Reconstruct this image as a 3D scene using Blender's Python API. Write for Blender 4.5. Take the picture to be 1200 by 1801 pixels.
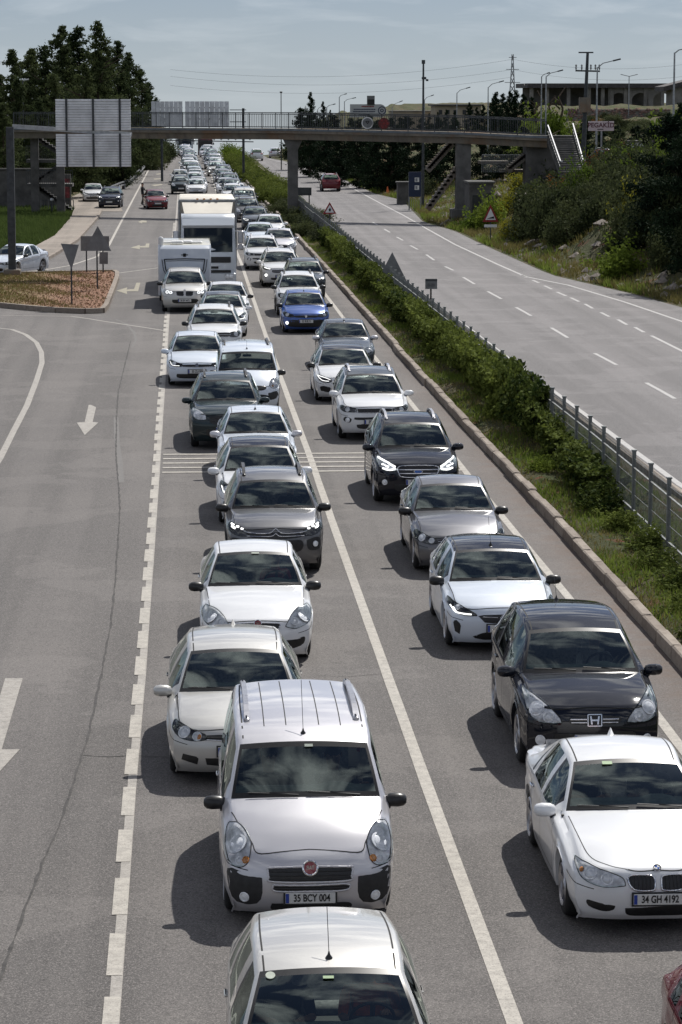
import bpy, math, random
import numpy as np
from mathutils import Vector, Matrix
from mathutils.bvhtree import BVHTree
for _o in list(bpy.data.objects): bpy.data.objects.remove(_o)
scn = bpy.context.scene
C = scn.collection
PI = math.pi
# ------------------------------------------------------------------ camera
H = 8.6; F = 4800.0; PXV, PYV = 318.0, 171.0
TH = math.atan((900.5-PYV)/F)
PH = math.atan((600-PXV)/F*math.cos(TH))
cam = bpy.data.objects.new('camera', bpy.data.cameras.new('camera')); C.objects.link(cam)
cam.location = (0, 0, H); cam.rotation_euler = (PI/2-TH, 0, -PH)
cam.data.sensor_fit = 'HORIZONTAL'; cam.data.sensor_width = 36; cam.data.lens = F/1200*36
cam.data.clip_start = 0.5; cam.data.clip_end = 9000
scn.camera = cam
RM = cam.rotation_euler.to_matrix()
def ray(px, py):
    return RM @ Vector(((px-600)/F, (900.5-py)/F, -1.0))
def at(px, py, z=0.0):
    d = ray(px, py); t = (z-H)/d.z
    return Vector((d.x*t, d.y*t, z))
def atd(px, py, Y):
    d = ray(px, py); t = Y/d.y
    return Vector((d.x*t, Y, H+d.z*t))
# ------------------------------------------------------------------ world, sun
SUN = Vector((0.40, 0.80, 1.0)).normalized()
w = bpy.data.worlds.new("World"); scn.world = w; w.use_nodes = True
nt = w.node_tree; nt.nodes.clear()
def N(tree, t, **kw):
    n = tree.nodes.new(t)
    for k, v in kw.items(): setattr(n, k, v)
    return n
sky = N(nt, 'ShaderNodeTexSky'); sky.sky_type = 'NISHITA'; sky.sun_disc = False
sky.sun_elevation = math.asin(SUN.z); sky.sun_rotation = math.atan2(SUN.x, SUN.y)
sky.air_density = 1.0; sky.dust_density = 0.4; sky.ozone_density = 2.5; sky.altitude = 100
tc = N(nt, 'ShaderNodeTexCoord')
mp = N(nt, 'ShaderNodeMapping'); mp.vector_type = 'TEXTURE'; mp.inputs['Rotation'].default_value = (math.radians(-1.4), 0, 0)
nt.links.new(tc.outputs['Generated'], mp.inputs['Vector']); nt.links.new(mp.outputs['Vector'], sky.inputs['Vector'])
# clouds: noise over a plane high above
sep = N(nt, 'ShaderNodeSeparateXYZ'); nt.links.new(mp.outputs['Vector'], sep.inputs[0])
def math_(tree, op, a, b=None, clamp=False):
    n = N(tree, 'ShaderNodeMath', operation=op); n.use_clamp = clamp
    for i, v in enumerate((a, b)):
        if v is None: continue
        if hasattr(v, 'links') or hasattr(v, 'is_output'): tree.links.new(v, n.inputs[i])
        else: n.inputs[i].default_value = v
    return n.outputs[0]
zz = math_(nt, 'MAXIMUM', sep.outputs['Z'], 0.0); zz = math_(nt, 'ADD', zz, 0.12)
cx_ = math_(nt, 'DIVIDE', sep.outputs['X'], zz); cy_ = math_(nt, 'DIVIDE', sep.outputs['Y'], zz)
cmb = N(nt, 'ShaderNodeCombineXYZ'); nt.links.new(cx_, cmb.inputs[0]); nt.links.new(cy_, cmb.inputs[1])
nz = N(nt, 'ShaderNodeTexNoise'); nz.inputs['Scale'].default_value = 2.9; nz.inputs['Detail'].default_value = 7; nz.inputs['Roughness'].default_value = 0.56; nz.inputs['Distortion'].default_value = 0.35
nt.links.new(cmb.outputs[0], nz.inputs['Vector'])
rp = N(nt, 'ShaderNodeValToRGB'); rp.color_ramp.elements[0].position = 0.47; rp.color_ramp.elements[1].position = 0.63
nt.links.new(nz.outputs['Fac'], rp.inputs[0])
hz = math_(nt, 'MULTIPLY', sep.outputs['Z'], 5.0, True)
hz = math_(nt, 'POWER', hz, 2.0); hz = math_(nt, 'MULTIPLY', hz, 0.94); hz = math_(nt, 'ADD', hz, 0.06)
cf = math_(nt, 'MULTIPLY', rp.outputs[0], hz)
mx = N(nt, 'ShaderNodeMixRGB'); nt.links.new(cf, mx.inputs[0]); mx.inputs[2].default_value = (23, 23.5, 24, 1)
hf = N(nt, 'ShaderNodeMapRange'); hf.inputs[1].default_value = 0.085; hf.inputs[2].default_value = 0.0; hf.inputs[3].default_value = 0.0; hf.inputs[4].default_value = 0.75; nt.links.new(sep.outputs['Z'], hf.inputs[0])
mh = N(nt, 'ShaderNodeMixRGB'); nt.links.new(hf.outputs[0], mh.inputs[0]); nt.links.new(mx.outputs[0], mh.inputs[1]); mh.inputs[2].default_value = (10.4, 11.9, 13.2, 1)
hsv = N(nt, 'ShaderNodeHueSaturation'); hsv.inputs['Saturation'].default_value = 0.8
tint = N(nt, 'ShaderNodeMixRGB', blend_type='MULTIPLY'); tint.inputs[0].default_value = 1; tint.inputs[2].default_value = (0.74, 0.86, 1.14, 1)
nt.links.new(sky.outputs[0], tint.inputs[1]); nt.links.new(tint.outputs[0], mx.inputs[1])
nt.links.new(mh.outputs[0], hsv.inputs['Color'])
bg = N(nt, 'ShaderNodeBackground'); bg.inputs[1].default_value = 0.05
out = N(nt, 'ShaderNodeOutputWorld'); nt.links.new(hsv.outputs[0], bg.inputs[0]); nt.links.new(bg.outputs[0], out.inputs[0])
sl = bpy.data.lights.new('sun', 'SUN'); sl.energy = 4.8; sl.angle = math.radians(0.5); sl.color = (1, 0.96, 0.9)
so = bpy.data.objects.new('sun', sl); C.objects.link(so); so.rotation_euler = SUN.to_track_quat('Z', 'Y').to_euler(); so.location = (0, 0, 60)
scn.view_settings.view_transform = 'Standard'; scn.view_settings.look = 'None'
scn.view_settings.exposure = 0.0; scn.view_settings.gamma = 1; scn.view_settings.use_curve_mapping = False
scn.cycles.max_bounces = 6; scn.cycles.transparent_max_bounces = 12; scn.cycles.glossy_bounces = 3
scn.cycles.diffuse_bounces = 2; scn.cycles.transmission_bounces = 4
scn.cycles.sample_clamp_indirect = 4; scn.cycles.sample_clamp_direct = 0; scn.cycles.caustics_reflective = False; scn.cycles.caustics_refractive = False
# ------------------------------------------------------------------ materials
MATS = {}
def mat(name, col, rough=0.6, metal=0.0, coat=0.0, spec=0.5, nscale=0, namt=0.0, col2=None, bump=0.0, bscale=0, emit=None, estr=0, coatr=0.04, detail=4, lo=0.35, hi=0.65):
    if name in MATS: return MATS[name]
    m = bpy.data.materials.new(name); m.use_nodes = True; t = m.node_tree; b = t.nodes['Principled BSDF']
    b.inputs['Base Color'].default_value = (*col, 1); b.inputs['Roughness'].default_value = rough; b.inputs['Metallic'].default_value = metal
    b.inputs['Coat Weight'].default_value = coat; b.inputs['Coat Roughness'].default_value = coatr
    b.inputs['Specular IOR Level'].default_value = spec
    if emit: b.inputs['Emission Color'].default_value = (*emit, 1); b.inputs['Emission Strength'].default_value = estr
    if nscale or bump:
        g = N(t, 'ShaderNodeTexCoord')
    if nscale:
        nn = N(t, 'ShaderNodeTexNoise'); nn.inputs['Scale'].default_value = nscale; nn.inputs['Detail'].default_value = detail; nn.inputs['Roughness'].default_value = 0.6
        t.links.new(g.outputs['Object'], nn.inputs['Vector'])
        mr = N(t, 'ShaderNodeMapRange'); mr.inputs[1].default_value = lo; mr.inputs[2].default_value = hi
        t.links.new(nn.outputs['Fac'], mr.inputs[0])
        mm = N(t, 'ShaderNodeMixRGB'); t.links.new(mr.outputs[0], mm.inputs[0])
        c2 = col2 if col2 else tuple(min(1, c*(1+namt)) for c in col)
        c1 = col if col2 else tuple(c*(1-namt) for c in col)
        mm.inputs[1].default_value = (*c1, 1); mm.inputs[2].default_value = (*c2, 1)
        t.links.new(mm.outputs[0], b.inputs['Base Color'])
    if bump:
        n2 = N(t, 'ShaderNodeTexNoise'); n2.inputs['Scale'].default_value = bscale or nscale; n2.inputs['Detail'].default_value = 5
        t.links.new(g.outputs['Object'], n2.inputs['Vector'])
        bp = N(t, 'ShaderNodeBump'); bp.inputs['Strength'].default_value = bump; bp.inputs['Distance'].default_value = 0.02
        t.links.new(n2.outputs['Fac'], bp.inputs['Height']); t.links.new(bp.outputs[0], b.inputs['Normal'])
    MATS[name] = m; return m
def foliage(name, c1, c2, scale=1.2, trans=0.25):
    m = bpy.data.materials.new(name); m.use_nodes = True; t = m.node_tree; b = t.nodes['Principled BSDF']
    g = N(t, 'ShaderNodeTexCoord'); nn = N(t, 'ShaderNodeTexNoise'); nn.inputs['Scale'].default_value = scale; nn.inputs['Detail'].default_value = 5
    nn.inputs['Roughness'].default_value = 0.75
    t.links.new(g.outputs['Object'], nn.inputs['Vector'])
    oi = N(t, 'ShaderNodeObjectInfo')
    ad = math_(t, 'MULTIPLY', oi.outputs['Random'], 0.25); ad = math_(t, 'ADD', ad, nn.outputs['Fac'])
    mr = N(t, 'ShaderNodeMapRange'); mr.inputs[1].default_value = 0.42; mr.inputs[2].default_value = 0.82; t.links.new(ad, mr.inputs[0])
    mm = N(t, 'ShaderNodeMixRGB'); t.links.new(mr.outputs[0], mm.inputs[0]); mm.inputs[1].default_value = (*c1, 1); mm.inputs[2].default_value = (*c2, 1)
    t.links.new(mm.outputs[0], b.inputs['Base Color']); b.inputs['Roughness'].default_value = 0.9; b.inputs['Specular IOR Level'].default_value = 0.08
    tr = N(t, 'ShaderNodeBsdfTranslucent'); t.links.new(mm.outputs[0], tr.inputs[0])
    mi = N(t, 'ShaderNodeMixShader'); mi.inputs[0].default_value = trans
    t.links.new(b.outputs[0], mi.inputs[1]); t.links.new(tr.outputs[0], mi.inputs[2]); t.links.new(mi.outputs[0], t.nodes['Material Output'].inputs[0])
    MATS[name] = m; return m
def glass(name, tint, fres=1.6, rough=0.0, gloss=(0.88, 1.0, 0.95)):
    m = bpy.data.materials.new(name); m.use_nodes = True; t = m.node_tree; t.nodes.remove(t.nodes['Principled BSDF'])
    tr = N(t, 'ShaderNodeBsdfTransparent'); tr.inputs[0].default_value = (*tint, 1)
    gl = N(t, 'ShaderNodeBsdfGlossy'); gl.inputs['Roughness'].default_value = rough; gl.inputs[0].default_value = (*gloss, 1)
    fr = N(t, 'ShaderNodeFresnel'); fr.inputs[0].default_value = fres
    mi = N(t, 'ShaderNodeMixShader'); t.links.new(fr.outputs[0], mi.inputs[0]); t.links.new(tr.outputs[0], mi.inputs[1]); t.links.new(gl.outputs[0], mi.inputs[2])
    t.links.new(mi.outputs[0], t.nodes['Material Output'].inputs[0]); MATS[name] = m; return m
# ------------------------------------------------------------------ mesh helpers
class MB:
    def __init__(s): s.v = []; s.f = []; s.m = []; s.k = 0
    def add(s, vs, fs, mi=None):
        o = len(s.v); s.v += [tuple(v) for v in vs]; s.f += [tuple(i+o for i in f) for f in fs]; s.m += [s.k if mi is None else mi]*len(fs)
    def box(s, c, d, rot=None, mi=None, taper=1.0):
        x, y, z = (k/2 for k in d)
        vs = [Vector((sx*x*(taper if sz > 0 else 1), sy*y*(taper if sz > 0 else 1), sz*z)) for sz in (-1, 1) for sx, sy in ((-1, -1), (1, -1), (1, 1), (-1, 1))]
        if rot is not None: vs = [rot @ v for v in vs]
        vs = [v+Vector(c) for v in vs]
        s.add(vs, [(3, 2, 1, 0), (4, 5, 6, 7), (0, 1, 5, 4), (1, 2, 6, 5), (2, 3, 7, 6), (3, 0, 4, 7)], mi)
    def bbox(s, c, d, b=0.02, mi=None):   # bevelled box
        x, y, z = (k/2 for k in d); b = min(b, x*.9, y*.9, z*.9)
        vs = []
        for zz, ins in ((-z, b), (-z+b, 0), (z-b, 0), (z, b)):
            X, Y = x-ins, y-ins
            for px, py in ((-X+b, -Y), (X-b, -Y), (X, -Y+b), (X, Y-b), (X-b, Y), (-X+b, Y), (-X, Y-b), (-X, -Y+b)): vs.append((c[0]+px, c[1]+py, c[2]+zz))
        fs = [tuple(reversed(range(8))), tuple(range(24, 32))]
        for r in range(3):
            for i in range(8): fs.append((r*8+i, r*8+(i+1) % 8, (r+1)*8+(i+1) % 8, (r+1)*8+i))
        s.add(vs, fs, mi)
    def bar(s, a, b, r, n=8, r2=None, mi=None):
        a = Vector(a); b = Vector(b); d = (b-a)
        if d.length < 1e-6: return
        q = d.to_track_quat('Z', 'Y').to_matrix(); r2 = r if r2 is None else r2
        vs = [a+q@Vector((math.cos(i*2*PI/n)*r, math.sin(i*2*PI/n)*r, 0)) for i in range(n)]+[b+q@Vector((math.cos(i*2*PI/n)*r2, math.sin(i*2*PI/n)*r2, 0)) for i in range(n)]
        s.add(vs, [(i, (i+1) % n, n+(i+1) % n, n+i) for i in range(n)]+[tuple(reversed(range(n))), tuple(range(n, 2*n))], mi)
    def beam(s, a, b, wd, ht, mi=None):
        a = Vector(a); b = Vector(b); d = (b-a).normalized(); u = Vector((0, 0, 1)); r = d.cross(u)
        if r.length < 1e-4: r = Vector((1, 0, 0))
        r.normalize(); u = r.cross(d)
        vs = [p+r*sx*wd/2+u*sz*ht/2 for p in (a, b) for sx, sz in ((-1, -1), (1, -1), (1, 1), (-1, 1))]
        s.add(vs, [(3, 2, 1, 0), (4, 5, 6, 7), (0, 1, 5, 4), (1, 2, 6, 5), (2, 3, 7, 6), (3, 0, 4, 7)], mi)
    def lathe(s, prof, n=24, axis='Z', c=(0, 0, 0), mi=None):
        vs = []
        for r, h in prof:
            for i in range(n):
                a = i*2*PI/n; x, y = r*math.cos(a), r*math.sin(a)
                vs.append({'Z': (c[0]+x, c[1]+y, c[2]+h), 'X': (c[0]+h, c[1]+x, c[2]+y), 'Y': (c[0]+x, c[1]+h, c[2]+y)}[axis])
        s.add(vs, [(k*n+i, k*n+(i+1) % n, (k+1)*n+(i+1) % n, (k+1)*n+i) for k in range(len(prof)-1) for i in range(n)], mi)
    def prism(s, poly, z0, z1, mi=None):
        n = len(poly)
        s.add([(p[0], p[1], z0) for p in poly]+[(p[0], p[1], z1) for p in poly], [tuple(reversed(range(n))), tuple(range(n, 2*n))]+[(i, (i+1) % n, n+(i+1) % n, n+i) for i in range(n)], mi)
    def mesh(s, name, mats, smooth=None):
        me = bpy.data.meshes.new(name); me.from_pydata(s.v, [], s.f)
        for m in (mats if isinstance(mats, (list, tuple)) else [mats]): me.materials.append(m)
        if any(s.m): me.polygons.foreach_set('material_index', s.m)
        me.validate()
        if smooth:
            me.polygons.foreach_set('use_smooth', [True]*len(me.polygons)); me.set_sharp_from_angle(angle=math.radians(smooth))
        me.update(); return me
    def build(s, name, mats, parent=None, smooth=None, loc=None):
        o = bpy.data.objects.new(name, s.mesh(name, mats, smooth)); C.objects.link(o)
        if parent is not None: o.parent = parent
        if loc is not None: o.location = loc
        return o
def thing(name, label, cat, loc=(0, 0, 0), rz=0.0, group=None):
    o = bpy.data.objects.new(name, None); C.objects.link(o); o.empty_display_size = 0.3
    o.location = loc; o.rotation_euler = (0, 0, rz); tag(o, label, cat, group); return o
def tag(o, label, cat, group=None, kind=None):
    if label: o['label'] = label
    if cat: o['category'] = cat
    if group: o['group'] = group
    if kind: o['kind'] = kind
    return o
def struct(o, kind='structure'): o['kind'] = kind; return o
def npmesh(name, verts, faces, mats):
    """verts Nx3, faces Mxk (k const)"""
    verts = np.asarray(verts, dtype=np.float32); faces = np.asarray(faces, dtype=np.int32)
    me = bpy.data.meshes.new(name); me.vertices.add(len(verts)); me.vertices.foreach_set('co', verts.ravel())
    k = faces.shape[1]; me.loops.add(faces.size); me.loops.foreach_set('vertex_index', faces.ravel())
    me.polygons.add(len(faces)); me.polygons.foreach_set('loop_start', np.arange(0, faces.size, k, dtype=np.int32)); me.polygons.foreach_set('loop_total', np.full(len(faces), k, dtype=np.int32))
    for m in (mats if isinstance(mats, (list, tuple)) else [mats]): me.materials.append(m)
    me.update(); me.validate(); return me
def smoothstep(t): t = np.clip(t, 0, 1); return t*t*(3-2*t)
def text_mesh(s, size, mats, name='lettering', bold=0.0, extrude=0.002):
    cu = bpy.data.curves.new('t', 'FONT'); cu.body = s; cu.size = size; cu.align_x = 'CENTER'; cu.align_y = 'CENTER'; cu.extrude = extrude; cu.offset = bold
    o = bpy.data.objects.new('t', cu); C.objects.link(o)
    dg = bpy.context.evaluated_depsgraph_get(); me = bpy.data.meshes.new_from_object(o.evaluated_get(dg)); me.name = name
    bpy.data.objects.remove(o); bpy.data.curves.remove(cu)
    me.materials.clear(); me.materials.append(mats); return me
def text_obj(s, size, m, parent, loc, rot=(PI/2, 0, 0), name='lettering', sx=1.0, bold=0.0):
    o = bpy.data.objects.new(name, text_mesh(s, size, m, name, bold)); C.objects.link(o)
    o.parent = parent; o.location = loc; o.rotation_euler = rot; o.scale = (sx, 1, 1); return o
rng = np.random.default_rng(7); random.seed(7)
# ================================================================== ground height
RE_PX = [(1500, 640), (1200, 541), (1100, 514), (970, 484), (840, 426), (800, 406), (745, 391), (708, 352), (660, 341), (600, 314), (560, 300), (500, 283), (470, 277)]
REDGE = [at(x, y) for x, y in RE_PX]; RE_Y = [0]+[p.y for p in REDGE]+[900]; RE_X = [24]+[p.x for p in REDGE]+[REDGE[-1].x-4]
LE_PX = [(88, 452), (135, 425), (172, 384), (192, 338), (222, 322), (245, 308), (262, 294), (280, 281), (290, 274)]
LEDGE = [at(x, y) for x, y in LE_PX]; LE_Y = [0]+[p.y for p in LEDGE]+[900]; LE_X = [-30]+[p.x for p in LEDGE]+[LEDGE[-1].x-1]
def crest(Y): return -0.00036*np.maximum(0, Y-400.0)**2*np.where(Y > 480, 1, 1) if np.ndim(Y) else -0.00036*max(0, Y-400.0)**2
def crestf(Y):
    Y = np.asarray(Y, float); u = np.maximum(0, Y-400); return np.where(u < 100, -0.00036*u*u, -3.6-0.072*(u-100))
def redge(Y): return np.interp(Y, RE_Y, RE_X)
def ledge(Y): return np.interp(Y, LE_Y, LE_X)
def ground(X, Y):
    X = np.asarray(X, float); Y = np.asarray(Y, float)
    g = crestf(Y)
    u = X-redge(Y)
    emb = 3.3*smoothstep((u-.6)/8.5)*np.where(Y < 170, 1, np.maximum(.35, 1-(Y-170)/60))
    hill = smoothstep((u-4)/55)*np.clip((Y-190)/260, 0, 1)*5.6
    hill2 = smoothstep((u-3)/30)*np.clip((Y-380)/60, 0, 1)*np.clip(-crestf(Y), 0, 22)*1.0
    bump = (.35*np.sin(X*.9+Y*.31)+.3*np.sin(X*.37-Y*.53)+.2*np.sin(X*1.9+Y*1.3))*smoothstep((u-.8)/4)
    v = ledge(Y)-X
    lf = 1.2*smoothstep((v-7)/20)*np.clip((Y-150)/60, 0, 1)+smoothstep((v-1)/25)*np.clip((Y-380)/60, 0, 1)*np.clip(-crestf(Y), 0, 12)*.8
    med = 0.10*smoothstep((X-7.75)/.25)*smoothstep((10.35-X)/.2)
    return g+emb+hill+hill2+bump*np.where(u > 0, 1, 0)+lf+np.where(Y < 400, med, 0)
def gz(x, y): return float(ground(x, y))
# terrain sheet, finer near the camera
ys_ = np.concatenate([np.linspace(-20, 30, 12), np.linspace(31, 460, 290), np.linspace(465, 900, 50), np.linspace(950, 5000, 30)])
xs_ = np.concatenate([np.linspace(-900, -70, 18), np.linspace(-65, -14, 26), np.linspace(-13, 7.0, 14), np.linspace(7.3, 10.8, 15), np.linspace(11.5, 60, 90), np.linspace(64, 200, 30), np.linspace(230, 1200, 18)])
GX, GY = np.meshgrid(xs_, ys_); GZ = ground(GX, GY)-.002
vv = np.stack([GX, GY, GZ], -1).reshape(-1, 3); nx_, ny_ = len(xs_), len(ys_)
ii = (np.arange(ny_-1)[:, None]*nx_+np.arange(nx_-1)[None, :]).ravel(); ff = np.stack([ii, ii+1, ii+nx_+1, ii+nx_], 1)
# ground material: dry grass, soil and stones, red earth
mg = bpy.data.materials.new('verge_earth'); mg.use_nodes = True; t = mg.node_tree; b = t.nodes['Principled BSDF']
g = N(t, 'ShaderNodeTexCoord')
def noise(t, g, sc, de=6, ro=.6, out_='Object'):
    n = N(t, 'ShaderNodeTexNoise'); n.inputs['Scale'].default_value = sc; n.inputs['Detail'].default_value = de; n.inputs['Roughness'].default_value = ro
    t.links.new(g.outputs[out_], n.inputs['Vector']); return n.outputs['Fac']
def ramp(t, f, a, b_, lo=0., hi=1.):
    m = N(t, 'ShaderNodeMapRange'); m.inputs[1].default_value = a; m.inputs[2].default_value = b_; m.inputs[3].default_value = lo; m.inputs[4].default_value = hi
    t.links.new(f, m.inputs[0]); return m.outputs[0]
def mixc(t, f, a, b_):
    m = N(t, 'ShaderNodeMixRGB')
    if isinstance(f, float): m.inputs[0].default_value = f
    else: t.links.new(f, m.inputs[0])
    for k, v in ((1, a), (2, b_)):
        if isinstance(v, tuple): m.inputs[k].default_value = (*v, 1)
        else: t.links.new(v, m.inputs[k])
    return m.outputs[0]
c = mixc(t, ramp(t, noise(t, g, .45), .4, .62), (.045, .062, .018), (.085, .075, .04))
c = mixc(t, ramp(t, noise(t, g, 1.3, 8), .58, .66), c, (.15, .055, .03))
c = mixc(t, ramp(t, noise(t, g, 9, 8, .75), .45, .7, 0, .38), c, (.17, .145, .11))
t.links.new(c, b.inputs['Base Color']); b.inputs['Roughness'].default_value = .95; b.inputs['Specular IOR Level'].default_value = .15
bp = N(t, 'ShaderNodeBump'); bp.inputs['Strength'].default_value = .9; bp.inputs['Distance'].default_value = .12; t.links.new(noise(t, g, 7, 9, .7), bp.inputs['Height']); t.links.new(bp.outputs[0], b.inputs['Normal'])
MG = mg
me = npmesh('ground', vv, ff, MG); me.polygons.foreach_set('use_smooth', [True]*len(me.polygons)); o = bpy.data.objects.new('ground', me); C.objects.link(o); struct(o)
# ------------------------------------------------------------------ asphalt
def asphalt(name, base, warm, dusty=False, speck=1.0):
    m = bpy.data.materials.new(name); m.use_nodes = True; t = m.node_tree; b = t.nodes['Principled BSDF']; g = N(t, 'ShaderNodeTexCoord')
    c = mixc(t, ramp(t, noise(t, g, .16, 6), .35, .65), base, warm)
    # long wheel-track streaks running with the road
    mp = N(t, 'ShaderNodeMapping'); mp.inputs['Scale'].default_value = (1.1, .02, 1); t.links.new(g.outputs['Object'], mp.inputs[0])
    n = N(t, 'ShaderNodeTexNoise'); n.inputs['Scale'].default_value = 1.0; n.inputs['Detail'].default_value = 4; t.links.new(mp.outputs[0], n.inputs['Vector'])
    c = mixc(t, ramp(t, n.outputs['Fac'], .42, .62, 0, .7), c, tuple(k*.62 for k in base))
    c = mixc(t, ramp(t, noise(t, g, 1.1, 7, .7), .56, .75, 0, .35), c, tuple(k*.7 for k in base))
    c = mixc(t, ramp(t, noise(t, g, .33, 4, .6), .53, .56, 0, .22), c, tuple(k*1.55 for k in warm))
    c = mixc(t, ramp(t, noise(t, g, 2.6, 3, .5), .70, .76, 0, .45), c, tuple(k*.35 for k in base))
    # aggregate
    c = mixc(t, ramp(t, noise(t, g, 55, 2, .8), .50, .70, 0, .75*speck), c, tuple(min(1, k*2.4) for k in warm))
    c = mixc(t, ramp(t, noise(t, g, 38, 2, .8), .46, .32, 0, .8*speck), c, tuple(k*.28 for k in base))
    if dusty:
        s = N(t, 'ShaderNodeSeparateXYZ'); t.links.new(g.outputs['Object'], s.inputs[0])
        f = ramp(t, s.outputs['X'], 6.55, 7.6); f2 = ramp(t, s.outputs['Y'], 130, 45, .35, 1.0); f = math_(t, 'MULTIPLY', f, f2); nn = ramp(t, noise(t, g, 1.7, 7, .7), .30, .62, .15, 1.1)
        f = math_(t, 'MULTIPLY', f, nn, True); f = math_(t, 'MULTIPLY', f, .85); c = mixc(t, f, c, (.125, .082, .058))
    t.links.new(c, b.inputs['Base Color']); b.inputs['Roughness'].default_value = .82; b.inputs['Specular IOR Level'].default_value = .35
    bp = N(t, 'ShaderNodeBump'); bp.inputs['Strength'].default_value = .5; bp.inputs['Distance'].default_value = .008; t.links.new(noise(t, g, 70, 3), bp.inputs['Height']); t.links.new(bp.outputs[0], b.inputs['Normal'])
    MATS[name] = m; return m
MA1 = asphalt('asphalt_left', (.098, .091, .087), (.128, .118, .111), True); MA2 = asphalt('asphalt_right', (.132, .126, .126), (.160, .151, .151), False, .8)
def strip_sheet(name, xa, xb, ylist, z, m, smooth=True):
    vs = []; fs = []; nx = 6
    for y in ylist:
        for k in range(nx+1): vs.append((L2_(xa(y), xb(y), k/nx), y, float(crestf(y))+z))
    for r in range(len(ylist)-1):
        for k in range(nx): a = r*(nx+1)+k; fs.append((a, a+1, a+nx+2, a+nx+1))
    me = npmesh(name, vs, fs, m); o = bpy.data.objects.new(name, me); C.objects.link(o); return o
def L2_(a, b, t): return a+(b-a)*t
KB_PX = [(1400, 1411), (1196, 1177), (959, 910), (884, 830), (818, 759), (620, 533), (563, 467), (537, 438), (490, 383), (448, 338), (416, 302), (393, 275), (387, 267)]
KB = [at(x, y) for x, y in KB_PX]; KB_Y = [10]+[p.y for p in KB]+[600]; KB_X = [KB[0].x]+[p.x for p in KB]+[KB[-1].x-.8]
kbx = lambda y: float(np.interp(y, KB_Y, KB_X))
IL_PX = [(1400, 982), (1200, 854), (992, 700), (879, 617), (829, 579), (725, 508), (610, 417), (505, 326), (455, 290), (437, 281)]
IL = [at(x, y) for x, y in IL_PX]; IL_Y = [10]+[p.y for p in IL]+[600]; IL_X = [IL[0].x]+[p.x for p in IL]+[IL[-1].x-.8]
ilx = lambda y: float(np.interp(y, IL_Y, IL_X))
yl = list(np.arange(8, 520, 4.0))
struct(strip_sheet('road', lambda y: -40 if y < 128 else max(float(ledge(y)), -20), kbx, yl, .012, MA1))
struct(strip_sheet('road', lambda y: ilx(y)-.30, lambda y: float(redge(y)), yl, .012, MA2))
# ------------------------------------------------------------------ painted markings
def markmat(name, col, wear=.5, under=(.10, .095, .09)):
    m = bpy.data.materials.new(name); m.use_nodes = True; t = m.node_tree; b = t.nodes['Principled BSDF']; g = N(t, 'ShaderNodeTexCoord')
    f = ramp(t, noise(t, g, 7, 9, .75), .42, .72, 0, wear); c = mixc(t, f, col, tuple(k*.4 for k in col)); f = ramp(t, noise(t, g, 45, 3, .8), .52, .66, 0, wear)
    c = mixc(t, f, c, under); t.links.new(c, b.inputs['Base Color']); b.inputs['Roughness'].default_value = .7; MATS[name] = m; return m
MM = markmat('road_paint', (.44, .41, .36), .75); MMF = markmat('road_paint_faded', (.36, .335, .30), .75); MMG = markmat('road_paint_ghost', (.120, .112, .104), .6); MMR = markmat('road_paint_right', (.42, .41, .40), .5, (.15, .145, .14))
MARW = markmat('road_paint_yellowed', (.33, .30, .22), .8)
MCR = mat('crack_sealant', (.05, .047, .045), .9, nscale=8, namt=.4)
def pline(pix, width, z=.018, step=3.0):
    P_ = [at(x, y) for x, y in pix]; 
    out_ = []
    for a, b_ in zip(P_, P_[1:]):
        n = max(1, int((b_-a).length/step)); out_ += [a.lerp(b_, k/n) for k in range(n)]
    out_.append(P_[-1]); return out_
def ribbon(mb, pts, width, z=.018, rag=0.0):
    n = len(pts); vs = []
    for i, p in enumerate(pts):
        d = (pts[min(i+1, n-1)]-pts[max(i-1, 0)]); d.z = 0; d.normalize(); r = Vector((d.y, -d.x, 0)); zz = float(crestf(p.y))+z
        w1 = width/2*(1+rag*random.uniform(-1, 1)); w2 = width/2*(1+rag*random.uniform(-1, 1))
        vs += [(p.x-r.x*w1, p.y-r.y*w1, zz), (p.x+r.x*w2, p.y+r.y*w2, zz)]
    mb.add(vs, [(2*i, 2*i+1, 2*i+3, 2*i+2)[::-1] for i in range(n-1)])
def line_obj(name, pix, width, m, z=.018, rag=.04, step=2.0):
    mb = MB(); ribbon(mb, pline(pix, width, z, step), width, z, rag); return struct(mb.build(name, m))
L1P = [(187, 1900), (196, 1801), (229, 1380), (247, 1185), (269, 900), (274, 830), (293, 560), (304, 430), (309, 370), (311.5, 330), (314.5, 283), (316, 268)]
line_obj('lane_line', [(x+2+2*(y/1800), y) for x, y in L1P], .115, MMF, .017)
mb = MB(); base = pline(L1P, .2, step=.3); ds = [p.y for p in base]; y = 22.0
while y < 190:
    x0 = float(np.interp(y, ds, [p.x for p in base])); x1 = float(np.interp(y+1.38, ds, [p.x for p in base])); j = random.uniform(-.006, .006)
    wl = .085+random.uniform(-.006, .006)
    mb.add([(x0-wl+j, y, .021), (x0+.075+j, y, .021), (x1+.075+j, y+1.38+random.uniform(-.05, .05), .021), (x1-wl+j, y+1.38, .021)], [(0, 1, 2, 3)]); y += 2.03
struct(mb.build('lane_line', MM))
line_obj('lane_line', [(940, 1900), (905, 1801), (750, 1380), (667, 1149), (592, 940), (548, 812), (494, 665), (457, 560), (425, 465), (411, 430), (396, 385), (380, 335), (366, 290), (358, 270)], .155, MM)
line_obj('lane_line', [(1290, 1435), (1190, 1306), (1000, 1052), (823, 836), (792, 796), (608, 565), (590, 541), (566, 510), (520, 448), (478, 392), (440, 343), (410, 304), (388, 277)], .15, MM)
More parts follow.
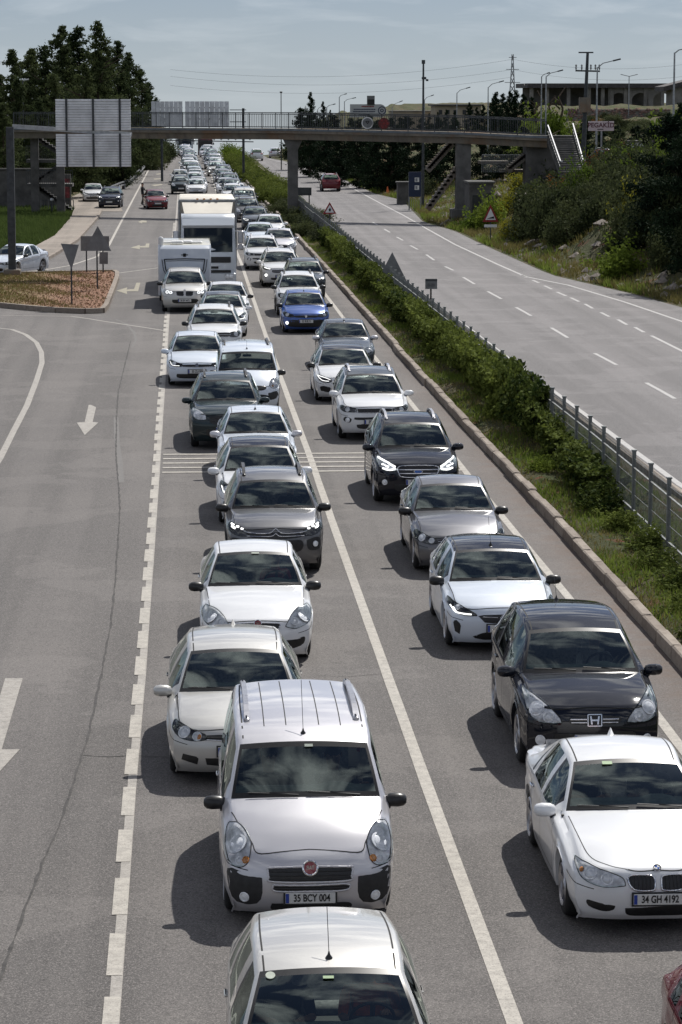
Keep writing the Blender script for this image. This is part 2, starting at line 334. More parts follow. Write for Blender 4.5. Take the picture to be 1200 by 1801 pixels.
for k, y in enumerate((62.7, 63.5, 64.3, 65.1, 65.9)):
    mb = MB(); n = 24; xa, xb = -.50, 6.55
    pts = [Vector((L2_(xa, xb, i/n), y, 0)) for i in range(n+1)]; ribbon(mb, pts, .19, .022, .10); struct(mb.build('rumble_line', MM))
line_obj('lane_line', [(263, 296), (208, 400), (192, 431), (170, 452), (125, 467), (82, 474.5), (50, 479), (0, 483)], .15, MM)
line_obj('lane_line', [(205, 481), (274, 472)], .12, MM); line_obj('lane_line', [(274, 472), (300, 467)], .12, MMF)
line_obj('lane_line', [(0, 555), (64, 556), (125, 557), (155, 561), (185, 566), (270, 579), (288, 582)], .13, MMF)
line_obj('lane_line', [(-60, 572), (21, 580), (45, 589), (64, 603), (73, 620), (74, 639), (65, 668), (48, 713), (24, 759), (0, 807), (-60, 900)], .17, MMF)
line_obj('lane_line', [(204, 735), (206, 780), (211, 810), (214, 850)], .13, MMG, .016)
line_obj('road_crack', [(230, 600), (224, 625), (208, 690), (205, 740), (204, 800), (209, 860), (211, 900), (208, 950), (203, 1020), (195, 1100), (176, 1200), (156, 1295), (121, 1403), (104, 1455), (80, 1508), (60, 1560), (39, 1617), (4, 1711), (-30, 1790)], .03, MCR, .019, .9, .25)
line_obj('road_crack', [(140, 1330), (190, 1333), (230, 1331), (330, 1336), (420, 1330)], .02, MCR, .017, .9, .15)
line_obj('road_crack', [(203, 562), (222, 570), (236, 585), (240, 597), (232, 612)], .10, MMG, .017, .5, .5)
line_obj('road_crack', [(560, 1190), (610, 1192), (700, 1185)], .014, MCR, .017, .9, .15)
def poly_mark(name, pix, m=MM, z=.02):
    mb = MB(); mb.add([at(x, y, z) for x, y in pix], [tuple(range(len(pix)))]); o = mb.build(name, m); bm_flip(o); return struct(o)
def bm_flip(o):
    for p in o.data.polygons:
        if p.normal.z < 0: p.flip()
poly_mark('direction_arrow', [(160, 712), (169, 716), (163, 742), (173, 743), (149, 765), (135, 743), (149, 742), (156, 712)], MMF)
poly_mark('direction_arrow', [(9, 1193), (40, 1193), (3, 1318), (35, 1318), (-42, 1402), (-78, 1318), (-28, 1318)], MMF)
for pix in ([(205, 511), (224, 505), (223, 509), (236, 508), (240, 497), (247, 497), (243, 512), (223, 512), (224, 517)], [(230, 435), (246, 430.5), (246, 432.5), (256, 432), (257, 428), (263, 428), (262, 435), (246, 435), (246, 438)],
            [(243, 390), (250, 387), (258, 388), (258, 391), (250, 391), (250, 393)], [(266, 325), (285, 323.5), (286, 325), (272, 327)], [(270, 314), (285, 313), (286, 314.5), (272, 315.5)], [(274, 305.5), (285, 304.5), (286, 306), (276, 306.7)]):
    poly_mark('turn_arrow', pix, MARW)
# right carriageway lines
line_obj('lane_line', [(x-3, y) for x, y in IL_PX], .16, MMR, .018)
d1 = [((1137, 674), (1187.5, 702)), ((1046, 622), (1085, 642.5)), ((970, 577), (999, 594.6)), ((908, 541), (934.6, 556)), ((858, 513), (882, 526)), ((815, 488), (835, 500)), ((783, 469), (798, 476)), ((750, 448), (764, 458)), ((722, 432), (735, 439)), ((698, 417), (709, 423)), ((676, 403), (686, 409)), ((656, 391), (664, 396)), ((1250, 737), (1310, 770))]
d2 = [((1117, 576), (1133, 585)), ((1087, 562.5), (1103, 571.7)), ((1057, 550), (1072, 557.5)), ((1029, 535), (1043, 543)), ((1004, 524), (1019, 531)), ((980, 514), (996, 521)), ((958, 503), (971, 509)), ((937, 493), (948, 498)), ((916, 484), (926, 488.5)), ((1146, 591), (1230, 633))]
for a_, b_ in d1+d2: line_obj('lane_dash', [a_, b_], .13, MMR, .018, .06, .8)
line_obj('lane_line', [(741, 397), (800, 430), (875, 465), (925, 487), (1000, 502), (1050, 517), (1100, 532), (1150, 549), (1200, 566), (1260, 588)], .14, MMR)
line_obj('lane_line', [(741, 397), (712, 380), (670, 358), (620, 331), (560, 304), (500, 286), (470, 279)], .13, MMR)
# ------------------------------------------------------------------ kerbs
MK = bpy.data.materials.new('kerb_concrete'); MK.use_nodes = True; t = MK.node_tree; b = t.nodes['Principled BSDF']; g = N(t, 'ShaderNodeTexCoord'); oi = N(t, 'ShaderNodeObjectInfo')
c = mixc(t, oi.outputs['Random'], (.20, .165, .135), (.31, .265, .22)); c = mixc(t, ramp(t, noise(t, g, 6, 9, .75, 'Object'), .45, .68, 0, .6), c, (.10, .065, .045)); c = mixc(t, ramp(t, noise(t, g, 60, 3, .75), .5, .7, 0, .4), c, (.40, .36, .31))
t.links.new(c, b.inputs['Base Color']); b.inputs['Roughness'].default_value = .9
kroot = bpy.data.objects.new('median_kerb', None); C.objects.link(kroot); struct(kroot)
kms = []
for v in range(5):
    mb = MB(); mb.bbox((0, 0, .10), (.19, 1.28, .27), .025)
    mb.v = [(x+random.uniform(-.006, .006), y+random.uniform(-.006, .006), z+random.uniform(-.006, .006)) for x, y, z in mb.v]; kms.append(mb.mesh('kerb_stone', [MK]))
y = 20.0; k = 0; offs = 0; tx = 0
while k < 295 and y < 420:
    a = kbx(y); b_ = kbx(y+1.3)
    if random.random() < .12: offs = random.uniform(-.03, .03)
    o = bpy.data.objects.new('kerb_stone', kms[k % 5]); C.objects.link(o); o.parent = kroot
    o.location = ((a+b_)/2+.095+offs, y+.65, random.uniform(-.02, .012)); o.rotation_euler = (0, random.uniform(-.03, .03), -math.atan2(b_-a, 1.3)+random.uniform(-.006, .006)); y += 1.31; k += 1
# inner verge kerb of the right carriageway, low
mb = MB()
for y in np.arange(24, 400, 2.0):
    a, b_ = ilx(y)-.38, ilx(y+2)-.38; mb.beam((a, y, .04), (b_, y+1.97, .04), .16, .14)
struct(mb.build('verge_kerb', MK))
# ------------------------------------------------------------------ traffic island
ISL = [(-40, 487), (0, 487), (100, 484), (200, 482), (206, 485), (206, 493), (198, 515), (187, 543), (180, 551), (150, 552), (100, 550), (50, 546), (0, 541), (-40, 539)]
def poly_ground(name, pix, z, m, kind=True):
    mb = MB(); mb.prism([tuple(at(x, y))[:2] for x, y in pix][::-1], -.05, z); o = mb.build(name, m); return struct(o) if kind else o
mi_ = bpy.data.materials.new('island_bark'); mi_.use_nodes = True; t = mi_.node_tree; b = t.nodes['Principled BSDF']; g = N(t, 'ShaderNodeTexCoord')
s = N(t, 'ShaderNodeSeparateXYZ'); t.links.new(g.outputs['Object'], s.inputs[0])
c = mixc(t, ramp(t, noise(t, g, 4.5, 9, .8), .42, .62), (.20, .09, .05), (.32, .19, .12))
f = ramp(t, s.outputs['X'], -5.0, -7.5); f = math_(t, 'MULTIPLY', f, ramp(t, noise(t, g, 1.2, 8, .7), .34, .56, 0, 1), True); c = mixc(t, f, c, (.19, .165, .06))
c = mixc(t, ramp(t, noise(t, g, 16, 5, .8), .6, .72, 0, .7), c, (.34, .26, .18)); t.links.new(c, b.inputs['Base Color']); b.inputs['Roughness'].default_value = .95
bp = N(t, 'ShaderNodeBump'); bp.inputs['Strength'].default_value = 1; bp.inputs['Distance'].default_value = .08; t.links.new(noise(t, g, 9, 8, .75), bp.inputs['Height']); t.links.new(bp.outputs[0], b.inputs['Normal'])
poly_ground('island_bed', ISL, .16, mi_)
kr = bpy.data.objects.new('island_kerb', None); C.objects.link(kr); struct(kr)
P_ = [at(x, y) for x, y in ISL]
for a, b_ in zip(P_, P_[1:]):
    n = max(1, round((b_-a).length/1.0))
    for k in range(n):
        p, q = a.lerp(b_, k/n), a.lerp(b_, (k+.985)/n); mb = MB(); mb.beam((p.x, p.y, .09), (q.x, q.y, .09), .2, .26); mb.build('kerb_stone', MK, kr)
# ------------------------------------------------------------------ footway, grass and lay-by on the left
MFW = asphalt('footway_surface', (.20, .17, .14), (.25, .215, .18), False, .5)
poly_ground('footway', [(60, 456), (62, 436), (96, 417), (122, 388), (130, 372), (178, 372), (172, 384), (135, 425), (110, 441), (92, 452), (80, 458)], .12, MFW)
poly_ground('layby', [(112, 372), (118, 350), (150, 336), (192, 337), (206, 350), (216, 372)], .03, MFW)
kr = bpy.data.objects.new('footway_kerb', None); C.objects.link(kr); struct(kr)
P_ = [at(x, y) for x, y in ((78, 460), (92, 452), (110, 441), (135, 425), (172, 384), (178, 372))]
for a, b_ in zip(P_, P_[1:]):
    n = max(1, round((b_-a).length/1.0))
    for k in range(n): p, q = a.lerp(b_, k/n), a.lerp(b_, (k+.985)/n); mb = MB(); mb.beam((p.x, p.y, .07), (q.x, q.y, .07), .18, .2); mb.build('kerb_stone', MK, kr)
# grass blades as stuff
MGR = foliage('grass_green', (.07, .12, .02), (.20, .25, .05), 1.5, .4); MGD = foliage('grass_dry', (.13, .12, .04), (.26, .22, .09), 1.0, .3)
def inpoly(px, py, poly):
    n = len(poly); r = np.zeros(len(px), bool); j = n-1
    for i in range(n):
        xi, yi = poly[i]; xj, yj = poly[j]; c_ = ((yi > py) != (yj > py)) & (px < (xj-xi)*(py-yi)/(yj-yi+1e-9)+xi); r ^= c_; j = i
    return r
def blades(name, X, Y, Z, hmin, hmax, wd, m, lab):
    n = len(X); h = rng.uniform(hmin, hmax, n); a = rng.uniform(0, 2*PI, n); w_ = wd*rng.uniform(.6, 1.4, n); lx, ly = rng.normal(0, .35, n)*h, rng.normal(0, .35, n)*h
    p0 = np.stack([X-np.cos(a)*w_, Y-np.sin(a)*w_, Z], 1); p1 = np.stack([X+np.cos(a)*w_, Y+np.sin(a)*w_, Z], 1); p2 = np.stack([X+lx, Y+ly, Z+h], 1)
    vs = np.stack([p0, p1, p2], 1).reshape(-1, 3); fs = np.arange(3*n).reshape(-1, 3); o = bpy.data.objects.new(name, npmesh(name, vs, fs, m)); C.objects.link(o)
    return tag(o, lab, 'grass', None, 'stuff')
# median strip
n = 150000; Y = 24+(rng.random(n)**1.7)*230; kx = np.interp(Y, KB_Y, KB_X)+.22; X = kx+rng.random(n)*(10.3-kx)
q = np.sin(X*2.3+Y*.7)+np.sin(Y*1.31)+rng.normal(0, .8, n); keep = q > -1.0; X, Y = X[keep], Y[keep]; q = q[keep]; Z = ground(X, Y)-.01
gsel = q > .1
blades('grass', X[gsel], Y[gsel], Z[gsel], .05, .17, .014, MGR, 'fresh green grass tufts growing along the central median behind the kerb')
blades('grass', X[~gsel], Y[~gsel], Z[~gsel], .04, .13, .013, MGD, 'dry yellowish grass patches growing along the central median')
# left verge grass
poly = [tuple(at(x, y))[:2] for x, y in ((-150, 455), (60, 436), (96, 417), (122, 388), (130, 368), (100, 362), (-150, 368))]
xs0, ys0 = [p[0] for p in poly], [p[1] for p in poly]; n = 70000; X = rng.uniform(min(xs0), max(xs0), n); Y = rng.uniform(min(ys0), max(ys0), n); kk = inpoly(X, Y, poly); X, Y = X[kk], Y[kk]
blades('grass', X, Y, ground(X, Y), .12, .4, .03, foliage('verge_grass', (.035, .06, .014), (.10, .14, .04), 1.0, .3), 'lush green grass slope left of the footway in the shade of the pines')
# slope weeds on the right bank
n = 90000; Y = rng.uniform(60, 250, n); X = redge(Y)+.3+rng.random(n)**1.5*14; q = np.sin(X*1.1+Y*.4)+np.sin(Y*.63-X*.7)+rng.normal(0, .7, n); kk = q > -.2; X, Y = X[kk], Y[kk]
blades('weeds', X, Y, ground(X, Y)-.02, .12, .45, .03, MGD, 'dry straw coloured weeds covering the foot of the right bank')
n = 30000; Y = rng.uniform(60, 300, n); X = redge(Y)+.2+rng.random(n)**2*8; q = np.sin(X*.9-Y*.33)+np.sin(Y*.43)+rng.normal(0, .6, n); kk = q > .5; X, Y = X[kk], Y[kk]
blades('weeds', X, Y, ground(X, Y)-.02, .15, .6, .035, MGR, 'green weeds in patches along the right road edge')
# loose stones on the bank
MST = mat('bank_stone', (.22, .19, .165), .9, nscale=3, namt=.35)
mb = MB(); hexv = [(0, 0, 1), (1, 0, 0), (0, 1, 0), (-1, 0, 0), (0, -1, 0), (0, 0, -1)]
for k in range(2600):
    y = random.uniform(80, 250); x = float(redge(y))+.6+random.random()*12; s_ = random.choice((.05, .08, .12, .12, .25, .4))*random.uniform(.6, 1.3); z = gz(x, y)
    a = random.uniform(0, 6.3); ca, sa = math.cos(a), math.sin(a); vs = [((vx*ca-vy*sa)*s_*random.uniform(.7, 1.3)+x, (vx*sa+vy*ca)*s_*random.uniform(.7, 1.3)+y, vz*s_*.6+z) for vx, vy, vz in hexv]
    mb.add(vs, [(0, 1, 2), (0, 2, 3), (0, 3, 4), (0, 4, 1), (5, 2, 1), (5, 3, 2), (5, 4, 3), (5, 1, 4)])
tag(mb.build('rubble', MST), 'loose pale stones scattered over the right bank', 'stones', None, 'stuff')
# ================================================================== car materials
def paint(name, col, metal=0.0, rough=0.35, flake=True):
    dk = sum(col) < .3; rough = .65 if dk else rough; m = mat(name, col, rough=rough, metal=metal, coat=1.0, coatr=0.03, spec=.04 if dk else .5)
    t = m.node_tree; b = t.nodes['Principled BSDF']
    # light dust low on the body and a little mottling
    g = N(t, 'ShaderNodeTexCoord'); s = N(t, 'ShaderNodeSeparateXYZ'); t.links.new(g.outputs['Object'], s.inputs[0])
    nn = N(t, 'ShaderNodeTexNoise'); nn.inputs['Scale'].default_value = 3.0; nn.inputs['Detail'].default_value = 8; t.links.new(g.outputs['Object'], nn.inputs['Vector'])
    mr = N(t, 'ShaderNodeMapRange'); mr.inputs[1].default_value = 0.75; mr.inputs[2].default_value = 0.2; mr.inputs[3].default_value = 0.0; mr.inputs[4].default_value = 0.12 if dk else 0.32
    t.links.new(s.outputs['Z'], mr.inputs[0]); f = math_(t, 'MULTIPLY', mr.outputs[0], nn.outputs['Fac'])
    f2 = math_(t, 'MULTIPLY', nn.outputs['Fac'], 0.004 if dk else 0.015); f = math_(t, 'ADD', f, f2)
    mm = N(t, 'ShaderNodeMixRGB'); t.links.new(f, mm.inputs[0]); mm.inputs[1].default_value = (*col, 1); mm.inputs[2].default_value = (0.16, 0.14, 0.12, 1)
    t.links.new(mm.outputs[0], b.inputs['Base Color'])
    r2 = math_(t, 'MULTIPLY', f, 0.8); r2 = math_(t, 'ADD', r2, 0.03); t.links.new(r2, b.inputs['Coat Roughness'])
    return m
PW = paint('paint_white', (0.76, 0.77, 0.78)); PW2 = paint('paint_cool_white', (0.66, 0.72, 0.80)); PWY = paint('paint_cream', (0.66, 0.63, 0.56))
PS = paint('paint_silver', (0.60, 0.59, 0.61), 0.45, 0.34); PS2 = paint('paint_warm_silver', (0.55, 0.54, 0.51), 0.4, 0.36)
PG = paint('paint_grey', (0.12, 0.12, 0.125), 0.5, 0.35); PG2 = paint('paint_mid_grey', (0.11, 0.11, 0.12), 0.5, 0.35)
PK = paint('paint_black', (0.006, 0.008, 0.015), 0.0, 0.3); PN = paint('paint_navy', (0.012, 0.018, 0.04), 0.3, 0.3)
PB = paint('paint_blue', (0.02, 0.085, 0.35), 0.3, 0.3); PR = paint('paint_dark_red', (0.14, 0.008, 0.015), 0.2, 0.3); PT = paint('paint_teal', (0.008, 0.02, 0.024), 0.3, 0.3)
PBS = paint('paint_slate', (0.05, 0.062, 0.08), 0.5, 0.32)
GW = glass('windshield_glass', (0.80, 0.88, 0.84), 2.0); GS = glass('side_glass', (0.50, 0.53, 0.51), 1.6)
GL = glass('lamp_cover_glass', (0.97, 0.97, 0.98), 1.3)
MBK = mat('black_trim', (0.012, 0.012, 0.013), 0.35, nscale=20, namt=0.3); MPL = mat('black_plastic', (0.022, 0.022, 0.023), 0.6, nscale=14, namt=0.25)
MSEAM = mat('seam_black', (0.006, 0.006, 0.006), 0.8, nscale=5, namt=0.2); MCH = mat('chrome', (0.7, 0.7, 0.72), 0.12, 1.0, nscale=6, namt=0.05)
MALU = mat('wheel_alloy', (0.42, 0.42, 0.44), 0.3, 0.85, nscale=12, namt=0.12); MTY = mat('tyre_rubber', (0.018, 0.018, 0.018), 0.85, nscale=30, namt=0.3, bump=0.3, bscale=60)
MINT = mat('interior_dark', (0.07, 0.07, 0.072), 0.8, nscale=9, namt=0.3); MSEAT = mat('seat_cloth', (0.32, 0.32, 0.325), 0.9, nscale=25, namt=0.3)
MDASH = mat('dashboard_grey', (0.20, 0.225, 0.205), 0.65, nscale=12, namt=0.25); MREF = mat('lamp_reflector', (0.66, 0.68, 0.70), 0.3, 0.1, nscale=9, namt=0.35)
MREFD = mat('lamp_reflector_dark', (0.06, 0.06, 0.065), 0.2, 0.6, nscale=9, namt=0.35)
MLENS = mat('lamp_lens', (0.86, 0.88, 0.9), 0.1, 0.15, nscale=8, namt=0.1); MDRL = mat('running_light', (1, 1, 1), 0.3, emit=(1, 1, 0.97), estr=1.6, nscale=4, namt=0.02)
MAMB = mat('indicator_amber', (0.7, 0.25, 0.03), 0.2, coat=1, nscale=8, namt=0.2); MTAIL = mat('tail_lamp_red', (0.25, 0.01, 0.012), 0.2, coat=1, nscale=8, namt=0.2)
MPLT = mat('plate_white', (0.62, 0.62, 0.6), 0.5, nscale=10, namt=0.08); MPLB = mat('plate_blue', (0.02, 0.05, 0.3), 0.5, nscale=10, namt=0.1); MINK = mat('plate_ink', (0.01, 0.01, 0.01), 0.6, nscale=10, namt=0.1)
MRED = mat('emblem_red', (0.25, 0.01, 0.015), 0.25, coat=1, nscale=10, namt=0.1); MBLU = mat('emblem_blue', (0.01, 0.09, 0.4), 0.25, coat=1, nscale=10, namt=0.1); MEW = mat('emblem_white', (0.8, 0.8, 0.8), 0.3, nscale=10, namt=0.05)
MSTK = mat('sticker_pale', (0.55, 0.6, 0.5), 0.6, nscale=10, namt=0.1); MSTG = mat('sticker_green', (0.45, 0.6, 0.35), 0.6, nscale=10, namt=0.1)

def L2(a, b, t): return a+(b-a)*t
def crom(pts, n):
    """catmull-rom through 2-d pts, n subdivisions per span"""
    out_ = []
    P_ = [pts[0]]+list(pts)+[pts[-1]]
    for i in range(1, len(P_)-2):
        p0, p1, p2, p3 = (np.array(P_[j], float) for j in (i-1, i, i+1, i+2))
        for k in range(n):
            t = k/n
            out_.append(tuple(0.5*((2*p1)+(-p0+p2)*t+(2*p0-5*p1+4*p2-p3)*t*t+(-p0+3*p1-3*p2+p3)*t**3)))
    out_.append(tuple(pts[-1])); return out_
def resample(pts, step):
    P_ = crom(pts, 8); d = [0]
    for a, b in zip(P_, P_[1:]): d.append(d[-1]+math.hypot(b[0]-a[0], b[1]-a[1]))
    n = max(2, round(d[-1]/step)); xs = np.linspace(0, d[-1], n+1)
    return list(zip(np.interp(xs, d, [p[0] for p in P_]), np.interp(xs, d, [p[1] for p in P_])))

TYPES = {
 'sedan': dict(L=4.53, W=1.82, front=[(.10,.17),(.03,.25),(0,.38),(.0,.50),(.04,.62),(.11,.70)], hood=[(.11,.70),(.5,.83),(1.0,.925),(1.45,.975)],
   ws=[(1.45,.975),(1.8,1.19),(2.18,1.365)], roof=[(2.18,1.365),(2.55,1.425),(3.0,1.425),(3.35,1.36)], rg=[(3.35,1.36),(3.7,1.20),(3.98,1.06)],
   deck=[(3.98,1.06),(4.2,1.045),(4.43,1.02)], tail=[(4.43,1.02),(4.50,.93),(4.53,.7),(4.52,.45),(4.45,.22)],
   rw=.575, cw=.745, gw=.68, belt=(.62,.86,.93,.97), wf=.87, wr=3.62, R=.33, zs=.20, bow=.30, wb=.20, side=[(1.62,2.42),(2.54,3.32),(3.38,3.52)]),
 'hatch': dict(L=4.22, W=1.79, front=[(.10,.17),(.03,.25),(0,.38),(.0,.52),(.04,.64),(.12,.73)], hood=[(.12,.73),(.4,.85),(.8,.94),(1.12,.99)],
   ws=[(1.12,.99),(1.5,1.23),(1.86,1.40)], roof=[(1.86,1.40),(2.3,1.465),(2.9,1.46),(3.65,1.38)], rg=[(3.65,1.38),(3.92,1.18),(4.05,1.0)],
   deck=None, tail=[(4.05,1.0),(4.15,.92),(4.22,.65),(4.2,.42),(4.12,.22)],
   rw=.585, cw=.745, gw=.64, belt=(.65,.88,.95,1.0), wf=.84, wr=3.45, R=.32, zs=.20, bow=.30, wb=.20, side=[(1.30,2.22),(2.34,3.05),(3.12,3.45)]),
 'suv': dict(L=4.45, W=1.84, front=[(.10,.22),(.03,.30),(0,.45),(.0,.62),(.03,.78),(.10,.88)], hood=[(.10,.88),(.4,.99),(.8,1.06),(1.15,1.10)],
   ws=[(1.15,1.10),(1.5,1.35),(1.85,1.54)], roof=[(1.85,1.54),(2.3,1.63),(3.0,1.64),(3.85,1.56)], rg=[(3.85,1.56),(4.12,1.33),(4.25,1.12)],
   deck=None, tail=[(4.25,1.12),(4.37,1.0),(4.45,.7),(4.43,.48),(4.35,.28)],
   rw=.61, cw=.775, gw=.68, belt=(.76,1.0,1.06,1.12), wf=.88, wr=3.52, R=.36, zs=.25, bow=.27, wb=.18, side=[(1.34,2.28),(2.40,3.15),(3.22,3.75)]),
 'van': dict(L=4.39, W=1.83, front=[(.12,.18),(.04,.26),(0,.40),(.0,.57),(.05,.71),(.15,.82)], hood=[(.15,.82),(.35,.96),(.60,1.09),(.92,1.20)],
   ws=[(.92,1.20),(1.18,1.44),(1.48,1.68)], roof=[(1.48,1.68),(1.9,1.79),(2.8,1.84),(4.1,1.80)], rg=[(4.1,1.80),(4.27,1.45),(4.32,1.15)],
   deck=None, tail=[(4.32,1.15),(4.38,.95),(4.39,.6),(4.37,.42),(4.33,.26)],
   rw=.69, cw=.80, gw=.78, belt=(.76,1.02,1.06,1.1), wf=.88, wr=3.63, R=.33, zs=.22, bow=.26, wb=.15, side=[(1.12,2.05),(2.18,3.15),(3.27,4.0)]),
}
TYPES['crossover'] = dict(TYPES['suv']); TYPES['crossover'].update(L=4.15)
def vtype(base, **kw):
    d = dict(TYPES[base]); sc = kw.pop('zs_all', None); ly = kw.pop('ly', None)
    if sc or ly:
        sc = sc or 1; ly = ly or 1
        for k in ('front', 'hood', 'ws', 'roof', 'rg', 'deck', 'tail'):
            if d[k]: d[k] = [(y*ly, z if z < .5 else .5+(z-.5)*sc) for y, z in d[k]]
        d['belt'] = tuple(.5+(b-.5)*sc for b in d['belt']); d['L'] *= ly; d['wf'] *= ly; d['wr'] *= ly; d['side'] = [(a*ly, b*ly) for a, b in d['side']]
    d.update(kw); return d

NR = 27
def build_shell(T):
    W2 = T['W']/2
    rings = []
    segs = [('f', T['front'], .05), ('h', T['hood'], .055), ('w', T['ws'], .075), ('r', T['roof'], .075), ('g', T['rg'], .07)]
    if T['deck']: segs.append(('d', T['deck'], .07))
    segs.append(('t', T['tail'], .06))
    for s, pts, st in segs:
        rs = resample(pts, st)
        for i, (y, z) in enumerate(rs):
            if i == 0 and rings: continue
            rings.append((y, z, s))
    yN = T['front'][-1][0]; yc = T['ws'][0][0]; yh = T['ws'][-1][0]; yr = T['roof'][-1][0]; yg = T['rg'][-1][0]; L = T['L']
    zN = T['front'][-1][1]; zC = T['ws'][0][1]
    b0, b1, b2, b3 = T['belt']
    ns = T.get('nose', .84)
    ywe = [0, yN, yc, yh, (yh+yr)/2, yr, yg, L-.1, L]; we_ = [ns*W2-.06, ns*W2-.03, T['cw'], T['rw'], T['rw']+.015, T['rw']-.02, T['gw'], .80*W2, .74*W2]
    def wide(y): return W2*np.interp(y, [0, .12, .45, .95, L*.5, L-.7, L-.15, L], [.915, .95, .985, 1.0, 1.0, .98, .93, .86])
    def belt(y): return np.interp(y, [0, yN, yc, (yh+yr)/2, yg, L], [b0, b0, b1, b2, b3, b3-.04])
    def shift(x, y):
        u = min(1.0, abs(x)/W2)
        s = T['bow']*(u**3.4)*max(0, 1-max(0, y-.05)/.95)**1.3
        s += T['wb']*u*u*max(0, 1-abs(y-yc)/.55) + .07*u*u*max(0, 1-abs(y-yh)/.35)
        s -= .20*(u**3.4)*max(0, 1-(L-y)/.7) + .10*u*u*max(0, 1-abs(y-yr)/.5)
        return s
    R = T['R']; Ra = R+.055
    V = np.zeros((len(rings), NR, 3))
    info = []
    for i, (y, z, s) in enumerate(rings):
        we = np.interp(y, ywe, we_); wd = wide(y)
        crown = {'f': .012, 'h': .05, 'w': .05, 'r': .045, 'g': .04, 'd': .03, 't': .02}[s]
        if s == 'h': crown = L2(.012, .05, min(1, (y-yN)/.35))
        ze = z-crown*.75; zb = min(belt(y), ze-.012)
        if s == 'f': zb = min(zb, z-.015)
        gh = ze-zb
        rail = min(.055, gh*.6)
        row = []
        for j in range(10):                       # across the top
            u = (0, .13, .26, .39, .52, .65, .78, .90, .957, 1)[j]; row.append((we*u, z-crown*.75*u*u))
        xe2 = we+min(.045, (wd-we)*.35)
        row.append((we+(xe2-we)*.55, ze-rail*.25)); row.append((xe2, ze-rail*.8))  # rows 10, 11
        xb = wd-.022; zt = ze-rail*.8
        for k in range(1, 5):                     # rows 12..15 : side glass band
            u = k/4; bul = .018*math.sin(PI*u) if gh > .2 else .03*math.sin(PI*u)*min(1, (wd-we)/.1)
            row.append((L2(xe2, xb, u)+bul, L2(zt, zb+.004, u**(1.0))))
        row.append((wd-.004, zb-.03 if zb-.03 > T['zs'] else zb-.004))   # 16 shoulder
        # sill
        ys = y+shift(wd, y); zs = T['zs']+.03*max(0, 1-y/.6)*0
        for yc_ in (T['wf'], T['wr']):
            dy = abs(ys-yc_)
            if dy < Ra: zs = max(zs, R+math.sqrt(Ra*Ra-dy*dy))
        z16 = row[-1][1]; zs = min(zs, z16-.01)
        prof = [(.12, .006), (.24, -.012), (.30, -.004), (.5, .004), (.7, .004), (.86, -.010), (1.0, -.03)]
        if zs > .45: prof = [(t, o*.4+(.012 if t > .6 else 0)) for t, o in prof]
        if s == 'f': prof = [(t, o*.3) for t, o in prof]
        for t, o in prof: row.append((wd+o, L2(z16, zs, t)))       # 17..23
        x23 = row[-1][0]
        if s in 'ft': row += [(x23-.002, zs+.001), (x23-.004, zs+.002), (x23-.006, zs+.003)]
        else: row.append((x23-.05, zs+.003)); row.append((x23-.12, zs+.01)); row.append((x23-.13, zs+.12))
        if ys < T['wf']-Ra*.4 or y > T['wr']+Ra: row = [(x*(1-.06*float(smoothstep((.42-z_)/.22))), z_) for x, z_ in row]
        assert len(row) == NR, len(row)
        for j, (x, zz_) in enumerate(row): V[i, j] = (x, y+shift(x, y), zz_)
    return rings, V, dict(yN=yN, yc=yc, yh=yh, yr=yr, yg=yg, wide=wide, belt=belt, shift=shift)

